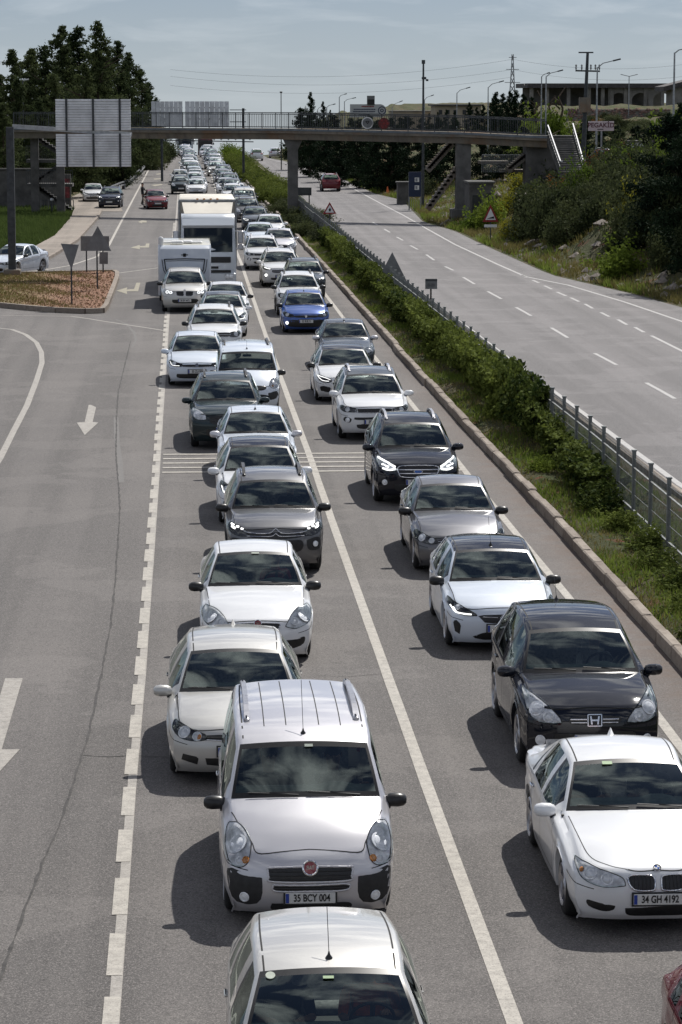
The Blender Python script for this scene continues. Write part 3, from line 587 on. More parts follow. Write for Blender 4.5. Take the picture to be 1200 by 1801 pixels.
def grid_faces(nr, keep):
    fs = []
    for i in range(nr-1):
        for j in range(-(NR-1), NR-1):
            a = abs(j) if j >= 0 else abs(j+1)   # band index on half section: between row a and a+1
            if keep(i, a, j >= 0):
                fs.append((i, j, i+1, j+1))
    return fs
def car_prototype(key, T, F_, col=None):
    """builds a car thing (an Empty with parts) facing -y; origin under the middle of its front bumper"""
    rings, V, I = build_shell(T); n = len(rings)
    seg = [r[2] for r in rings]; ys = [r[0] for r in rings]; W2 = T['W']/2
    root = bpy.data.objects.new(F_.get('name', 'car'), None); C.objects.link(root); root.empty_display_size = .3
    iw = [i for i in range(n) if seg[i] == 'w']; ih = max(iw); ic = min(iw)-1
    ir = max(i for i in range(n) if seg[i] == 'r'); ig = max(i for i in range(n) if seg[i] == 'g')
    sb = []
    for a, b in T['side']:
        ia = min(i for i in range(n) if ys[i] >= a-.001 and seg[i] in 'wrgdt'); ib = max(i for i in range(n) if ys[i] <= b+.001 and seg[i] in 'wrg')
        if ib > ia: sb.append((ia, ib))
    reg = {}
    for i in range(n-1):
        for a in range(NR-1):
            k = 'body'
            if ic <= i < ih and a < 9: k = 'windshield'
            elif ir <= i < ig and a < 9: k = 'rear_window'
            elif 11 <= a < 15:
                for q, (ia, ib) in enumerate(sb):
                    if ia <= i < ib and not (F_.get('panel_van') and q > 0): k = 'side%d' % q
            if k == 'body' and ih <= i < ir and a < 10: k = 'roof'
            reg[i, a] = k
    def P_(i, j): p = V[i, abs(j)]; return (p[0] if j >= 0 else -p[0], p[1], p[2])
    def sub(test, sides=(1, -1), off=0.0, mi=None):
        mb = MB(); idx = {}
        def vid(i, j):
            if (i, j) not in idx: idx[i, j] = len(mb.v); mb.v.append(P_(i, j))
            return idx[i, j]
        for (i, a), k in reg.items():
            if not test(i, a, k): continue
            for sd in sides:
                if sd > 0: q = (vid(i, a), vid(i+1, a), vid(i+1, a+1), vid(i, a+1))
                else: q = (vid(i, -a), vid(i, -a-1), vid(i+1, -a-1), vid(i+1, -a))
                mb.f.append(q[::-1]); mb.m.append(mi(i, a) if mi else 0)
        return mb
    allm = sub(lambda i, a, k: True); bv = BVHTree.FromPolygons(allm.v, allm.f)
    pc = F_.get('paint', PW); roofm = F_.get('roofpaint', pc); low = F_.get('low')
    body = sub(lambda i, a, k: k == 'body' or (k == 'roof' and roofm is pc), mi=lambda i, a: 2 if (low and a >= 20) else 0)
    def strip(poly, axis, wdt=.009, mi=1, off=.0015):
        """thin dark line laid on the shell: polyline projected along an axis ('z' top, 'x' side, 'y' front)"""
        pp = crom(poly, 6) if len(poly) > 2 else [(L2(poly[0][0], poly[1][0], t/14), L2(poly[0][1], poly[1][1], t/14)) for t in range(15)]
        for sd in (1, -1):
            prev = None; vs = []; fs = []
            for k, p in enumerate(pp):
                q = pp[min(k+1, len(pp)-1)]; o = pp[max(k-1, 0)]
                tx, ty = q[0]-o[0], q[1]-o[1]; l = math.hypot(tx, ty) or 1; nx, ny = -ty/l*wdt/2, tx/l*wdt/2
                ok = True; pair = []
                for s_ in (-1, 1):
                    a_, b_ = p[0]+s_*nx, p[1]+s_*ny
                    if axis == 'z': org, dr = Vector((sd*a_, b_, 3)), Vector((0, 0, -1))
                    elif axis == 'x': org, dr = Vector((sd*2, a_, b_)), Vector((-sd, 0, 0))
                    else: org, dr = Vector((sd*a_, -1, b_)), Vector((0, 1, 0))
                    h = bv.ray_cast(org, dr)
                    if h[0] is None: ok = False; break
                    nn = h[1] if h[1].dot(dr) < 0 else -h[1]
                    pair.append(h[0]+nn*off)
                if not ok or (pair[0]-pair[1]).length > wdt*2.2: prev = None; continue
                vs += pair; 
                if prev is not None: fs.append((prev, prev+1, len(vs)-1, len(vs)-2))
                prev = len(vs)-2
            if fs: body.add(vs, fs, mi)
    # panel gaps
    yc = I['yc']; yN = I['yN']
    for pl in F_.get('hoodline', [[(0.0, yN-.01), (W2*.55, yN+.01), (W2*.80, yN+.20), (W2*.84, .7), (T['cw']+.02, yc+.12)]]): strip(pl, 'z', .010)
    sd_ = T['side']; zs = T['zs']; bl = T['belt']
    fy = sd_[0][0]-.18
    strip([(fy+.05, bl[1]-.02), (fy-.02, .6), (fy+.02, zs+.12)], 'x')
    m1 = (sd_[0][1]+sd_[1][0])/2; strip([(m1, bl[2]-.01), (m1, zs+.1)], 'x')
    m2 = T['wr']-.05; strip([(sd_[1][1]+.06, bl[2]), (sd_[1][1]+.03, .8), (m2-.32, .55), (m2-.36, zs+.14)], 'x')
    strip([(fy+.02, zs+.12), (m2-.36, zs+.12)], 'x')
    if F_.get('rubstrip'): strip([(fy+.05, .55), (m2-.4, .57)], 'x', .06, 1, .008)
    strip([(.10, bl[0]-.12), (.5, bl[0]-.02)], 'x', .008)
    for x_ in (T['rw']-.035,):
        strip([(x_, I['yh']+.03), (x_+.01, (I['yh']+I['yr'])/2), (x_-.01, I['yr']-.02)], 'z', .016)
    for x_ in F_.get('ribs', []): strip([(x_, I['yh']+.35), (x_, I['yr']-.1)], 'z', .012, 0 if False else 1)
    for ln in F_.get('bumperline', [[(0.0, .30), (.45, .30)]]): pass
    ob = body.build('body', [pc, MSEAM, MPL], root, 38)
    if roofm is not pc:
        sub(lambda i, a, k: k == 'roof').build('roof_panel', [roofm], root, 38)
    # glass
    for nm, nice in (('windshield', 'windshield'), ('rear_window', 'rear_window')):
        i0, i1 = (ic, ih) if nm == 'windshield' else (ir, ig)
        mb = sub(lambda i, a, k: k == nm, mi=lambda i, a: 1 if (a == 8 or i == i0 or i == i1-1 or (nm == 'rear_window' and a == 8)) else 0)
        o = mb.build(nice, [GW if nm == 'windshield' else GS, MBK], root, 60)
        if nm == 'windshield': wso = o
    for q, (ia, ib) in enumerate(sb):
        if F_.get('panel_van') and q > 0: continue
        for sd in (1, -1):
            mb = sub(lambda i, a, k: k == 'side%d' % q, (sd,), mi=lambda i, a: 1 if (i == ib-1 or (q == 0 and i <= ia)) else 0)
            if mb.f: mb.build('side_window', [GS, MBK], root, 60)
    # inner trim
    mb = MB(); idx = {}
    for (i, a), k in reg.items():
        if ic-1 <= i < min(ig+1, n-2) and a < 15 and k in ('body', 'roof'):
            for sd in (1, -1):
                q = []
                for (ii, jj) in ((i, a), (i, a+1), (i+1, a+1), (i+1, a)):
                    p = V[ii, jj]; q.append((sd*p[0]*.968, p[1], p[2]-.022))
                mb.add(q, [(0, 1, 2, 3)])
    mb.build('cabin_lining', [MINT], root, 60)
    # underbody and cabin floor
    L = T['L']; mb = MB(); wf, wr = T['wf'], T['wr']; R = T['R']; cz = T['ws'][0][1]
    mb.box((0, L/2, (zs+.5)/2+.02), (T['W']-.62, L-.35, .5-zs))
    mb.box((0, (wf+wr)/2, (zs+.45)/2+.03), (T['W']-.14, wr-wf-2*R-.16, .45-zs))
    mb.box((0, .30, .42), (T['W']-.5, .3, .34)); mb.box((0, .45+(yc-.45)/2, T['front'][-1][1]-.10), (1.1, yc-.5, .10))
    mb.box((0, yc+.08, (cz-.06+.4)/2), (T['W']-.22, .05, cz-.06-.4)); mb.box((0, L-.3, .5), (T['W']-.35, .3, .4))
    mb.build('underbody', [MPL], root)
    # interior
    det = F_.get('detail', True)
    zb = I['belt'](yc)
    d = MB(); yd = yc+.10
    def half(x): return I['shift'](x, yc)
    nd = 12; top = []; 
    for k in range(nd+1):
        x = -T['cw']+2*T['cw']*k/nd; sh = I['shift'](x, yc)
        top.append((x*1.06, yc+sh+.04, cz-.045)); 
    for k in range(nd+1): top.append((top[k][0], yc+.62, cz-.02+(.035 if k in (8, 9) else 0)))
    for k in range(nd+1): top.append((top[k][0], yc+.68, cz-.30))
    d.add(top, [(r*(nd+1)+k+1, r*(nd+1)+k, (r+1)*(nd+1)+k, (r+1)*(nd+1)+k+1) for r in range(2) for k in range(nd)])
    d.build('dashboard', [MDASH], root, 40)
    if det:
        ysit = yc+1.28
        for x in (-.36, .36):
            s_ = MB(); s_.bbox((x, ysit, .50), (.50, .50, .18), .05); s_.box((x, ysit+.32, .80), (.46, .14, .62), Matrix.Rotation(math.radians(-14), 3, 'X'), taper=.8)
            s_.box((x, ysit+.42, 1.17 if T['roof'][1][1] > 1.5 else 1.13), (.24, .10, .18), Matrix.Rotation(math.radians(-8), 3, 'X'), taper=.85); s_.build('seat', [MSEAT], root, 50)
        s_ = MB(); s_.bbox((0, ysit+1.05, .5), (1.25, .5, .2), .05); s_.box((0, ysit+1.38, .82), (1.22, .14, .6), Matrix.Rotation(math.radians(-16), 3, 'X'))
        s_.build('rear_seat', [MSEAT], root, 50)
        s_ = MB(); c_ = Vector((.36, yc+.80, cz-.06)); tl = Matrix.Rotation(math.radians(-62), 3, 'X')
        for k in range(20):
            a0, a1 = k*2*PI/20, (k+1)*2*PI/20
            s_.bar(c_+tl@Vector((math.cos(a0)*.185, math.sin(a0)*.185, 0)), c_+tl@Vector((math.cos(a1)*.185, math.sin(a1)*.185, 0)), .015, 6)
        for a in (PI, 0, -PI/2): s_.bar(c_, c_+tl@Vector((math.cos(a)*.18, math.sin(a)*.18, 0)), .022, 6)
        s_.build('steering_wheel', [MPL], root, 60)
        s_ = MB(); s_.bbox((0, I['yh']+.0, T['ws'][-1][1]-.115), (.24, .03, .065), .012); s_.bar((0, I['yh']-.02, T['ws'][-1][1]-.09), (0, I['yh']+.02, T['ws'][-1][1]-.02), .01); s_.build('rear_view_mirror', [MPL], root)
    # ---- helper patches
    def cast(x, z):
        h = bv.ray_cast(Vector((x, -1, z)), Vector((0, 1, 0)))
        if h[0] is None or h[0].y > 1.2:
            h2 = bv.find_nearest(Vector((x, .1, z))); return h2[0], Vector((0, -1, 0)) if h2[1] is None else h2[1]
        return h[0], (h[1] if h[1].y < 0 else -h[1])
    def patch(poly, off=.006, smooth_=True, nr_=9, nc=14, depth=.03, flip=False):
        """patch on the nose inside a (x, z) outline, returned as MB"""
        pl = crom(list(poly)+[poly[0]], 5) if smooth_ else list(poly)+[poly[0]]
        if not smooth_:
            q = []
            for a_, b_ in zip(pl, pl[1:]): q += [(L2(a_[0], b_[0], t/6), L2(a_[1], b_[1], t/6)) for t in range(6)]
            pl = q+[pl[-1]]
        zmin = min(p[1] for p in pl)+.001; zmax = max(p[1] for p in pl)-.001
        mb = MB(); idx = []
        for r in range(nr_+1):
            z = L2(zmin, zmax, .5-.5*math.cos(PI*r/nr_)); xs = []
            for a_, b_ in zip(pl, pl[1:]):
                if (a_[1]-z)*(b_[1]-z) <= 0 and a_[1] != b_[1]: xs.append(L2(a_[0], b_[0], (z-a_[1])/(b_[1]-a_[1])))
            if len(xs) < 2: x0 = x1 = (xs[0] if xs else 0)
            else: x0, x1 = min(xs), max(xs)
            for c_ in range(nc+1):
                x = L2(x0, x1, c_/nc); x = -x if flip else x
                h, nn = cast(x, z); mb.v.append(tuple(h+nn*off+Vector((0, 0, 0))))
        W_ = nc+1
        for r in range(nr_):
            for c_ in range(nc): mb.f.append((r*W_+c_, r*W_+c_+1, (r+1)*W_+c_+1, (r+1)*W_+c_)); mb.m.append(0)
        # skirt
        bd = [c_ for c_ in range(nc+1)]+[r*W_+nc for r in range(1, nr_+1)]+[nr_*W_+c_ for c_ in range(nc-1, -1, -1)]+[r*W_ for r in range(nr_-1, 0, -1)]
        base = len(mb.v)
        for b_ in bd: v = mb.v[b_]; mb.v.append((v[0]*.995, v[1]+depth, v[2]))
        m_ = len(bd)
        for k in range(m_): mb.f.append((bd[k], base+k, base+(k+1) % m_, bd[(k+1) % m_])); mb.m.append(0)
        if flip: mb.f = [f[::-1] for f in mb.f]
        return mb
    def line_on(pts, r, off=.008):
        mb = MB(); pp = crom(pts, 5) if len(pts) > 2 else [tuple(L2(np.array(pts[0]), np.array(pts[1]), t/8)) for t in range(9)]
        pr = None
        for p in pp:
            h, nn = cast(p[0], p[1]); q = h+nn*off
            if pr is not None and (q-pr).length > 1e-4: mb.bar(pr, q, r, 6)
            pr = q
        return mb
    mir = lambda pts: [(-x, z) for x, z in pts]
    # ---- headlights
    hl = F_['hl']
    for fl in (False, True):
        sgn = -1 if fl else 1
        o = patch(hl, .004, F_.get('hlsmooth', True), 10, 16, .05, fl).build('headlight', [MREFD if F_.get('hldark') else MREF, MBK], root, 50)
        for (x, z, r) in F_.get('lens', []):
            h, nn = cast(sgn*x, z); mb = MB(); q = nn.to_track_quat('Z', 'Y').to_matrix()
            r *= 1.2; mb.lathe([(r*1.15, -.005), (r*1.15, .006), (r*.95, .008), (r*.9, .004), (r*.7, .014), (r*.35, .020), (0.001, .022)], 16)
            mb.v = [tuple(h+nn*.004+q@Vector(v)) for v in mb.v]; mb.build('lens', [MLENS], o, 40)
        for (x, z, r) in F_.get('amber', []):
            h, nn = cast(sgn*x, z); mb = MB(); q = nn.to_track_quat('Z', 'Y').to_matrix()
            mb.lathe([(r, 0), (r*.8, .012), (r*.4, .018), (0.001, .02)], 12); mb.v = [tuple(h+nn*.006+q@Vector(v)) for v in mb.v]; mb.build('indicator', [MAMB], o, 40)
        if 'drl' in F_:
            for dl in F_['drl']:
                line_on([(sgn*x, z) for x, z in dl], F_.get('drlr', .012), .012).build('running_light', [MDRL], o, 60)
        if F_.get('rings'):
            for (x, z, r) in F_['rings']:
                h, nn = cast(sgn*x, z); mb = MB(); q = nn.to_track_quat('Z', 'Y').to_matrix()
                mb.lathe([(r, .0), (r+.012, .01), (r+.02, .0)], 18); mb.v = [tuple(h+nn*.022+q@Vector(v)) for v in mb.v]; mb.build('light_ring', [MDRL], o, 60)
        line_on([(sgn*x, z) for x, z in crom(list(hl)+[hl[0]], 2)], .0045, .005).build('headlight_seal', [MSEAM], o)
        patch(hl, .028, F_.get('hlsmooth', True), 8, 12, .03, fl).build('lamp_cover', [GL], o, 60)
        for fg in F_.get('fog', []):
            x, z, r = fg; h, nn = cast(sgn*x, z); mb = MB(); q = nn.to_track_quat('Z', 'Y').to_matrix()
            mb.lathe([(r*1.4, -.002), (r*1.3, .01), (r*1.05, .012), (r, .004), (r*.5, .012), (.001, .015)], 16)
            mb.v = [tuple(h+nn*.012+q@Vector(v)) for v in mb.v]; mb.build('fog_lamp', [MDRL if F_.get('foglit') else MLENS], root, 40)
    # ---- dark openings
    for pl in F_.get('intakes', []):
        both = all(abs(x) > .03 for x, z in pl)
        for fl in ((False, True) if both else (False,)):
            patch(pl, .003, F_.get('insmooth', True), 7, 16, .03, fl).build('air_intake', [MPL if F_.get('matte') else MBK], root, 50)
    for pl in F_.get('grille', []):
        both = all(x > 0 for x, z in pl)
        for fl in ((False, True) if both else (False,)):
            g = patch(pl, .005, F_.get('grsmooth', True), 8, 18, .03, fl).build('grille', [MBK], root, 50)
            if F_.get('grframe'):
                line_on([((-x if fl else x), z) for x, z in crom(list(pl)+[pl[0]], 3)], F_.get('grframe'), .008).build('grille_frame', [F_.get('framemat', MCH)], g, 60)
            for z in F_.get('slats', []):
                xs = []
                cl = crom(list(pl)+[pl[0]], 4)
                for a_, b_ in zip(cl, cl[1:]):
                    if (a_[1]-z)*(b_[1]-z) <= 0 and a_[1] != b_[1]: xs.append(L2(a_[0], b_[0], (z-a_[1])/(b_[1]-a_[1])))
                if len(xs) >= 2:
                    sg = -1 if fl else 1; x0, x1 = min(xs)+.01, max(xs)-.01
                    line_on([(sg*L2(x0, x1, t/6), z) for t in range(7)], F_.get('slatr', .008), .010).build('grille_slat', [F_.get('slatmat', MPL)], g, 60)
            for x in F_.get('vbars', []):
                zs_ = []; cl = crom(list(pl)+[pl[0]], 4)
                for a_, b_ in zip(cl, cl[1:]):
                    if (a_[0]-x)*(b_[0]-x) <= 0 and a_[0] != b_[0]: zs_.append(L2(a_[1], b_[1], (x-a_[0])/(b_[0]-a_[0])))
                if len(zs_) >= 2:
                    line_on([((-x if fl else x), min(zs_)+.005), ((-x if fl else x), max(zs_)-.005)], .007, .010).build('grille_slat', [F_.get('slatmat', MPL)], g, 60)
    for pts, r in F_.get('chromeline', []):
        line_on(pts, r, .010).build('trim_strip', [MCH], root, 60)
    # ---- plate
    pz = F_.get('plz', .42); px_ = 0
    h, nn = cast(0, pz); yb = h.y-.022
    for xx in (-.24, .24): yb = min(yb, cast(xx, pz)[0].y-.012) if True else yb
    for zz_ in (pz-.05, pz+.05): yb = min(yb, cast(0, zz_)[0].y-.014)
    mb = MB(); mb.bbox((0, yb, pz), (.52, .012, .115), .004); pl = mb.build('license_plate', [MPLT], root)
    mb = MB(); mb.box((-.24, yb-.008, pz), (.035, .003, .10)); mb.build('blue_band', [MPLB], pl)
    if F_.get('plate'):
        text_obj(F_['plate'], .108, MINK, pl, (.015, yb-.009, pz), name='plate_lettering', sx=.72, bold=.002)
    mb = MB(); mb.bbox((0, yb+.008, pz), (.56, .010, .15), .004); mb.build('plate_holder', [MPL], root)
    # ---- emblem
    em = F_.get('emblem')
    if em:
        kind, ez, er = em; h, nn = cast(0, ez); q = Matrix.Rotation(-math.asin(max(-.95, min(.95, nn.z)))*.8, 3, 'X')
        ecen = h+nn*.012
        def place(mb): mb.v = [tuple(ecen+q@Vector(v)) for v in mb.v]; return mb
        if kind == 'ring_red':
            e = place(_ring(er, MB(), .018)).build('emblem', [MCH], root, 40); m2_ = MB(); m2_.lathe([(er*.82, -.006), (.001, -.010)], 20, 'Y'); place(m2_).build('emblem_face', [MRED], e, 40)
            if det: text_obj('FIAT', er*.75, MCH, e, tuple(ecen+q@Vector((0, -.013, 0))), (PI/2, 0, 0), 'emblem_lettering', .62, .002)
        elif kind == 'roundel':
            e = place(_ring(er, MB(), .012)).build('emblem', [MBK], root, 40)
            for k in range(4):
                m2_ = MB(); a0 = k*PI/2; vs = [(0, -.013, 0)]+[(er*.62*math.cos(a0+t*PI/16), -.013, er*.62*math.sin(a0+t*PI/16)) for t in range(9)]
                m2_.add(vs, [tuple([0, t+1, t+2]) for t in range(8)]); place(m2_).build('emblem_quarter', [MBLU if k % 2 else MEW], e)
            place(_ring(er*1.02, MB(), .013, .92)).build('emblem_rim', [MCH], e, 40)
        elif kind == 'h':
            mb = MB(); 
            for sx in (-1, 1): mb.beam((sx*er*.55, 0, -er*.75), (sx*er*.75, 0, er*.75), .022, .02)
            mb.beam((-er*.6, 0, 0), (er*.6, 0, 0), .02, .02); place(mb)
            e = mb.build('emblem', [MCH], root); m2_ = place(_rrect(er*1.25, er*1.05, MB())); m2_.build('emblem_rim', [MCH], e)
        elif kind == 'ring_bolt':
            e = place(_ring(er, MB(), .014, .84)).build('emblem', [MCH], root, 40); mb = MB()
            mb.add([(-er*1.2, -.008, -.012), (er*.3, -.008, .004), (er*.1, -.008, -.012), (er*1.2, -.008, .012), (-er*.3, -.008, -.004), (-er*.1, -.008, .012)], [(0, 2, 1, 5), (3, 5, 4, 2)]); place(mb).build('emblem_bolt', [MCH], e)
        elif kind == 'vw':
            e = place(_ring(er, MB(), .014, .86)).build('emblem', [MCH], root, 40); mb = MB(); m2_ = MB(); m2_.lathe([(er*.84, .004), (.001, .002)], 20, 'Y')
            zz = [(-.38, .78), (0, .05), (.38, .78)], [(-.72, .45), (-.32, -.78), (0, -.1), (.32, -.78), (.72, .45)]
            for pl_ in zz:
                for a_, b_ in zip(pl_, pl_[1:]): mb.beam((a_[0]*er, -.004, a_[1]*er), (b_[0]*er, -.004, b_[1]*er), .010, .012)
            place(mb).build('emblem_letters', [MCH], e); place(m2_).build('emblem_face', [MBK], e)
        elif kind == 'oval':
            mb = _ring(er, MB(), .012, .85); mb.v = [(v[0]*1.9, v[1], v[2]*.8) for v in mb.v]; e = place(mb).build('emblem', [MCH], root, 40)
            mb = MB(); mb.lathe([(er*.84, -.004), (.001, -.006)], 20, 'Y'); mb.v = [(v[0]*1.9, v[1], v[2]*.8) for v in mb.v]; place(mb).build('emblem_face', [MBLU], e)
        elif kind == 'chevrons':
            mb = MB()
            for o_ in (0, -.055): 
                for sx in (-1, 1): mb.beam((0, -.01, er*.5+o_), (sx*er, -.01, -er*.35+o_), .02, .026)
            place(mb).build('emblem', [MCH], root)
    # ---- mirrors
    zm = I['belt'](yc)+.06; ym = T['side'][0][0]+.02
    mm_ = F_.get('mirror', pc)
    for sd in (1, -1):
        mb = MB(); cx = sd*(W2+.055); nseg = 12
        for k, (dx, s_) in enumerate(((-.115, .35), (-.10, .72), (-.05, .95), (.03, 1.0), (.09, .86), (.12, .5), (.125, .05))):
            for t in range(nseg):
                a = t*2*PI/nseg; yy = math.cos(a)*.085*s_; yy = min(yy, .05); mb.v.append((cx+sd*dx, ym+yy, zm+.02+math.sin(a)*.078*s_))
        for k in range(6):
            for t in range(nseg): mb.f.append((k*nseg+t, k*nseg+(t+1) % nseg, (k+1)*nseg+(t+1) % nseg, (k+1)*nseg+t)[::sd]); mb.m.append(0)
        mb.k = 1; mb.beam((sd*(W2-.06), ym, zm-.03), (cx-sd*.05, ym, zm-.05), .07, .04)
        mb.build('wing_mirror', [mm_, MPL], root, 50)
    # ---- door handles
    if det:
        for yy in (T['side'][0][1]-.22, T['side'][1][1]-.16):
            for sd in (1, -1):
                h = bv.ray_cast(Vector((sd*2, yy, I['belt'](yy)-.11)), Vector((-sd, 0, 0)))
                if h[0]:
                    mb = MB(); mb.bbox((h[0].x+sd*.012, yy, h[0].z), (.03, .17, .03), .01); mb.build('door_handle', [F_.get('handle', pc)], root)
    # ---- wipers
    if det:
        def onws(x, t):
            y = L2(yc, I['yh'], t); zt_ = np.interp(y, [p[0] for p in T['ws']], [p[1] for p in T['ws']])
            hh = bv.ray_cast(Vector((x, y+I['shift'](x, y), 3)), Vector((0, 0, -1))); return hh[0]+hh[1].normalized()*(.014 if hh[1].z > 0 else -.014)
        for x0, x1 in ((-.62, -.08), (.02, .58)):
            mb = MB(); pp = [onws(L2(x0, x1, t/7), L2(.085, .03, t/7)) for t in range(8)]
            for a_, b_ in zip(pp, pp[1:]): mb.bar(a_, b_, .006, 5)
            mb.bar(onws(x1, .02)+Vector((0, 0, .0)), pp[3]+Vector((0, 0, .01)), .006, 5); mb.build('wiper', [MPL], root)
    # ---- rails, aerials
    rl = F_.get('rails')
    if rl:
        zr = lambda y: float(np.interp(y, [p[0] for p in T['roof']], [p[1] for p in T['roof']]))
        for sd in (1, -1):
            mb = MB(); x = sd*(T['rw']-.085); y0, y1 = I['yh']+F_.get('railstart', .25), I['yr']-.1; pr = None
            for k in range(11):
                u = k/10; y = L2(y0, y1, u); hgt = .075*min(1, 6*min(u, 1-u)); p = Vector((x+sd*.0, y, zr(y)-.03+hgt))
                if pr is not None: mb.beam(pr, p, .055, .045)
                pr = p
            mb.bbox((x, y0+.08, zr(y0)-.02), (.065, .18, .09), .02); mb.bbox((x, y1-.08, zr(y1)-.02), (.065, .18, .09), .02)
            mb.build('roof_rail', [rl], root, 40)
    an = F_.get('aerial')
    if an:
        y = {'front': I['yh']+.16, 'rear': I['yr']-.15}[an[0]]; z = float(np.interp(y, [p[0] for p in T['roof']], [p[1] for p in T['roof']]))
        mb = MB()
        if an[1] == 'fin':
            mb.add([(-.03, y-.10, z-.01), (.03, y-.10, z-.01), (.035, y+.08, z-.01), (-.035, y+.08, z-.01), (0, y+.09, z+.07), (0, y+.05, z+.075)], [(0, 1, 5), (1, 2, 4, 5), (2, 3, 4), (3, 0, 5, 4)]); mb.build('roof_fin', [pc], root)
        else:
            mb.lathe([(.035, 0), (.03, .02), (.012, .045), (.006, .07)], 10, c=(0, y, z-.008)); a0 = Vector((0, y, z+.06)); mb.bar(a0, a0+Vector((.0, an[1]*.72, an[1]*.72)), .0035, 5); mb.build('aerial', [MBK], root)
    # ---- rear end
    for sd in (1, -1):
        mb = MB(); zt_ = F_.get('tailz', T['belt'][3]-.08); ylist = []
        for z in (zt_-.14, zt_-.07, zt_, zt_+.05):
            for x in (.52, .62, .72, .80, W2-.02):
                h = bv.ray_cast(Vector((sd*x, L+1, z)), Vector((0, -1, 0)))
                if h[0] is None or h[0].y < L-.5: q_ = bv.find_nearest(Vector((sd*(W2-.03), L-.22, z))); p = q_[0]+Vector((sd*.006, .006, 0))
                else: p = h[0]+Vector((0, .008, 0))
                mb.v.append(tuple(p))
        for r in range(3):
            for c_ in range(4): mb.f.append((r*5+c_, r*5+c_+1, r*5+c_+6, r*5+c_+5)[::-sd]); mb.m.append(0)
        mb.build('tail_light', [MTAIL], root, 50)
    # ---- wheels
    for fy, nm in ((T['wf'], 0), (T['wr'], 1)):
        for sd in (1, -1):
            tw = .205; xo = sd*(W2-.035); mb = MB()
            pr = [(R-.115, -tw/2+.03), (R-.10, -tw/2+.005), (R-.05, -tw/2-.003), (R-.015, -tw/2+.015), (R, -tw/2+.045), (R, tw/2-.045), (R-.015, tw/2-.015), (R-.06, tw/2), (R-.115, tw/2-.02)]
            mb.lathe([(r_, h_) for r_, h_ in pr], 30, 'X'); 
            wo = mb.build('wheel', [MTY], root, 50, (xo-sd*tw/2, fy, R))
            rim = F_.get('rim', 5)
            mb = MB(); rr = R-.105
            mb.lathe([(rr+.012, .03), (rr, .05), (rr-.03, .03), (rr-.04, -.06)], 30, 'X'); mb.lathe([(.001, .035), (.045, .035), (.06, .02)], 14, 'X')
            for k in range(rim):
                a = k*2*PI/rim+.2; wA, wB = (.028, .02) if rim > 6 else (.04, .032)
                p0 = Vector((.02, math.cos(a)*.04, math.sin(a)*.04)); p1 = Vector((.035, math.cos(a)*(rr-.015), math.sin(a)*(rr-.015))); tn = Vector((0, -math.sin(a), math.cos(a)))
                mb.add([p0-tn*wA, p0+tn*wA, p1+tn*wB, p1-tn*wB, p0-tn*wA+Vector((-.03, 0, 0)), p0+tn*wA+Vector((-.03, 0, 0)), p1+tn*wB+Vector((-.03, 0, 0)), p1-tn*wB+Vector((-.03, 0, 0))], [(0, 1, 2, 3), (4, 5, 1, 0), (1, 5, 6, 2), (3, 2, 6, 7), (0, 3, 7, 4)])
            mb.k = 1; mb.lathe([(.001, -.03), (rr-.03, -.03)], 24, 'X')
            if sd < 0: mb.v = [(-v[0], v[1], v[2]) for v in mb.v]; mb.f = [f[::-1] for f in mb.f]
            ro = mb.build('rim', [F_.get('rimmat', MALU), MBK], wo, 40); ro.location = (sd*(tw/2-.04), 0, 0)
    root['_L'] = T['L']
    return root, I
def _ring(r, mb, th, inner=.78):
    mb.lathe([(r, .004), (r, -th*.6), (r*(1+inner)/2, -th), (r*inner, -th*.6), (r*inner, .002)], 24, 'Y'); return mb
def _rrect(w_, h_, mb):
    pts = [(-w_, -h_), (w_, -h_), (w_, h_), (-w_, h_)]
    for a_, b_ in zip(pts, pts[1:]+pts[:1]): mb.beam((a_[0], 0, a_[1]), (b_[0], 0, b_[1]), .012, .012)
    return mb
def add_sticker(root, I, T, x, t, w_, h_, m, lab=None):
    y = L2(I['yc'], I['yh'], t); z = float(np.interp(y, [p[0] for p in T['ws']], [p[1] for p in T['ws']]))
    y += I['shift'](x, y); z -= .05*.75*(x/T['rw'])**2
    sl_ = math.atan2(T['ws'][-1][1]-T['ws'][0][1], I['yh']-I['yc'])
    mb = MB(); mb.box((0, 0, 0), (w_, h_, .003)); o = mb.build('sticker', [m], root); o.location = (x, y-.012, z+.014); o.rotation_euler = (sl_, 0, 0); return o
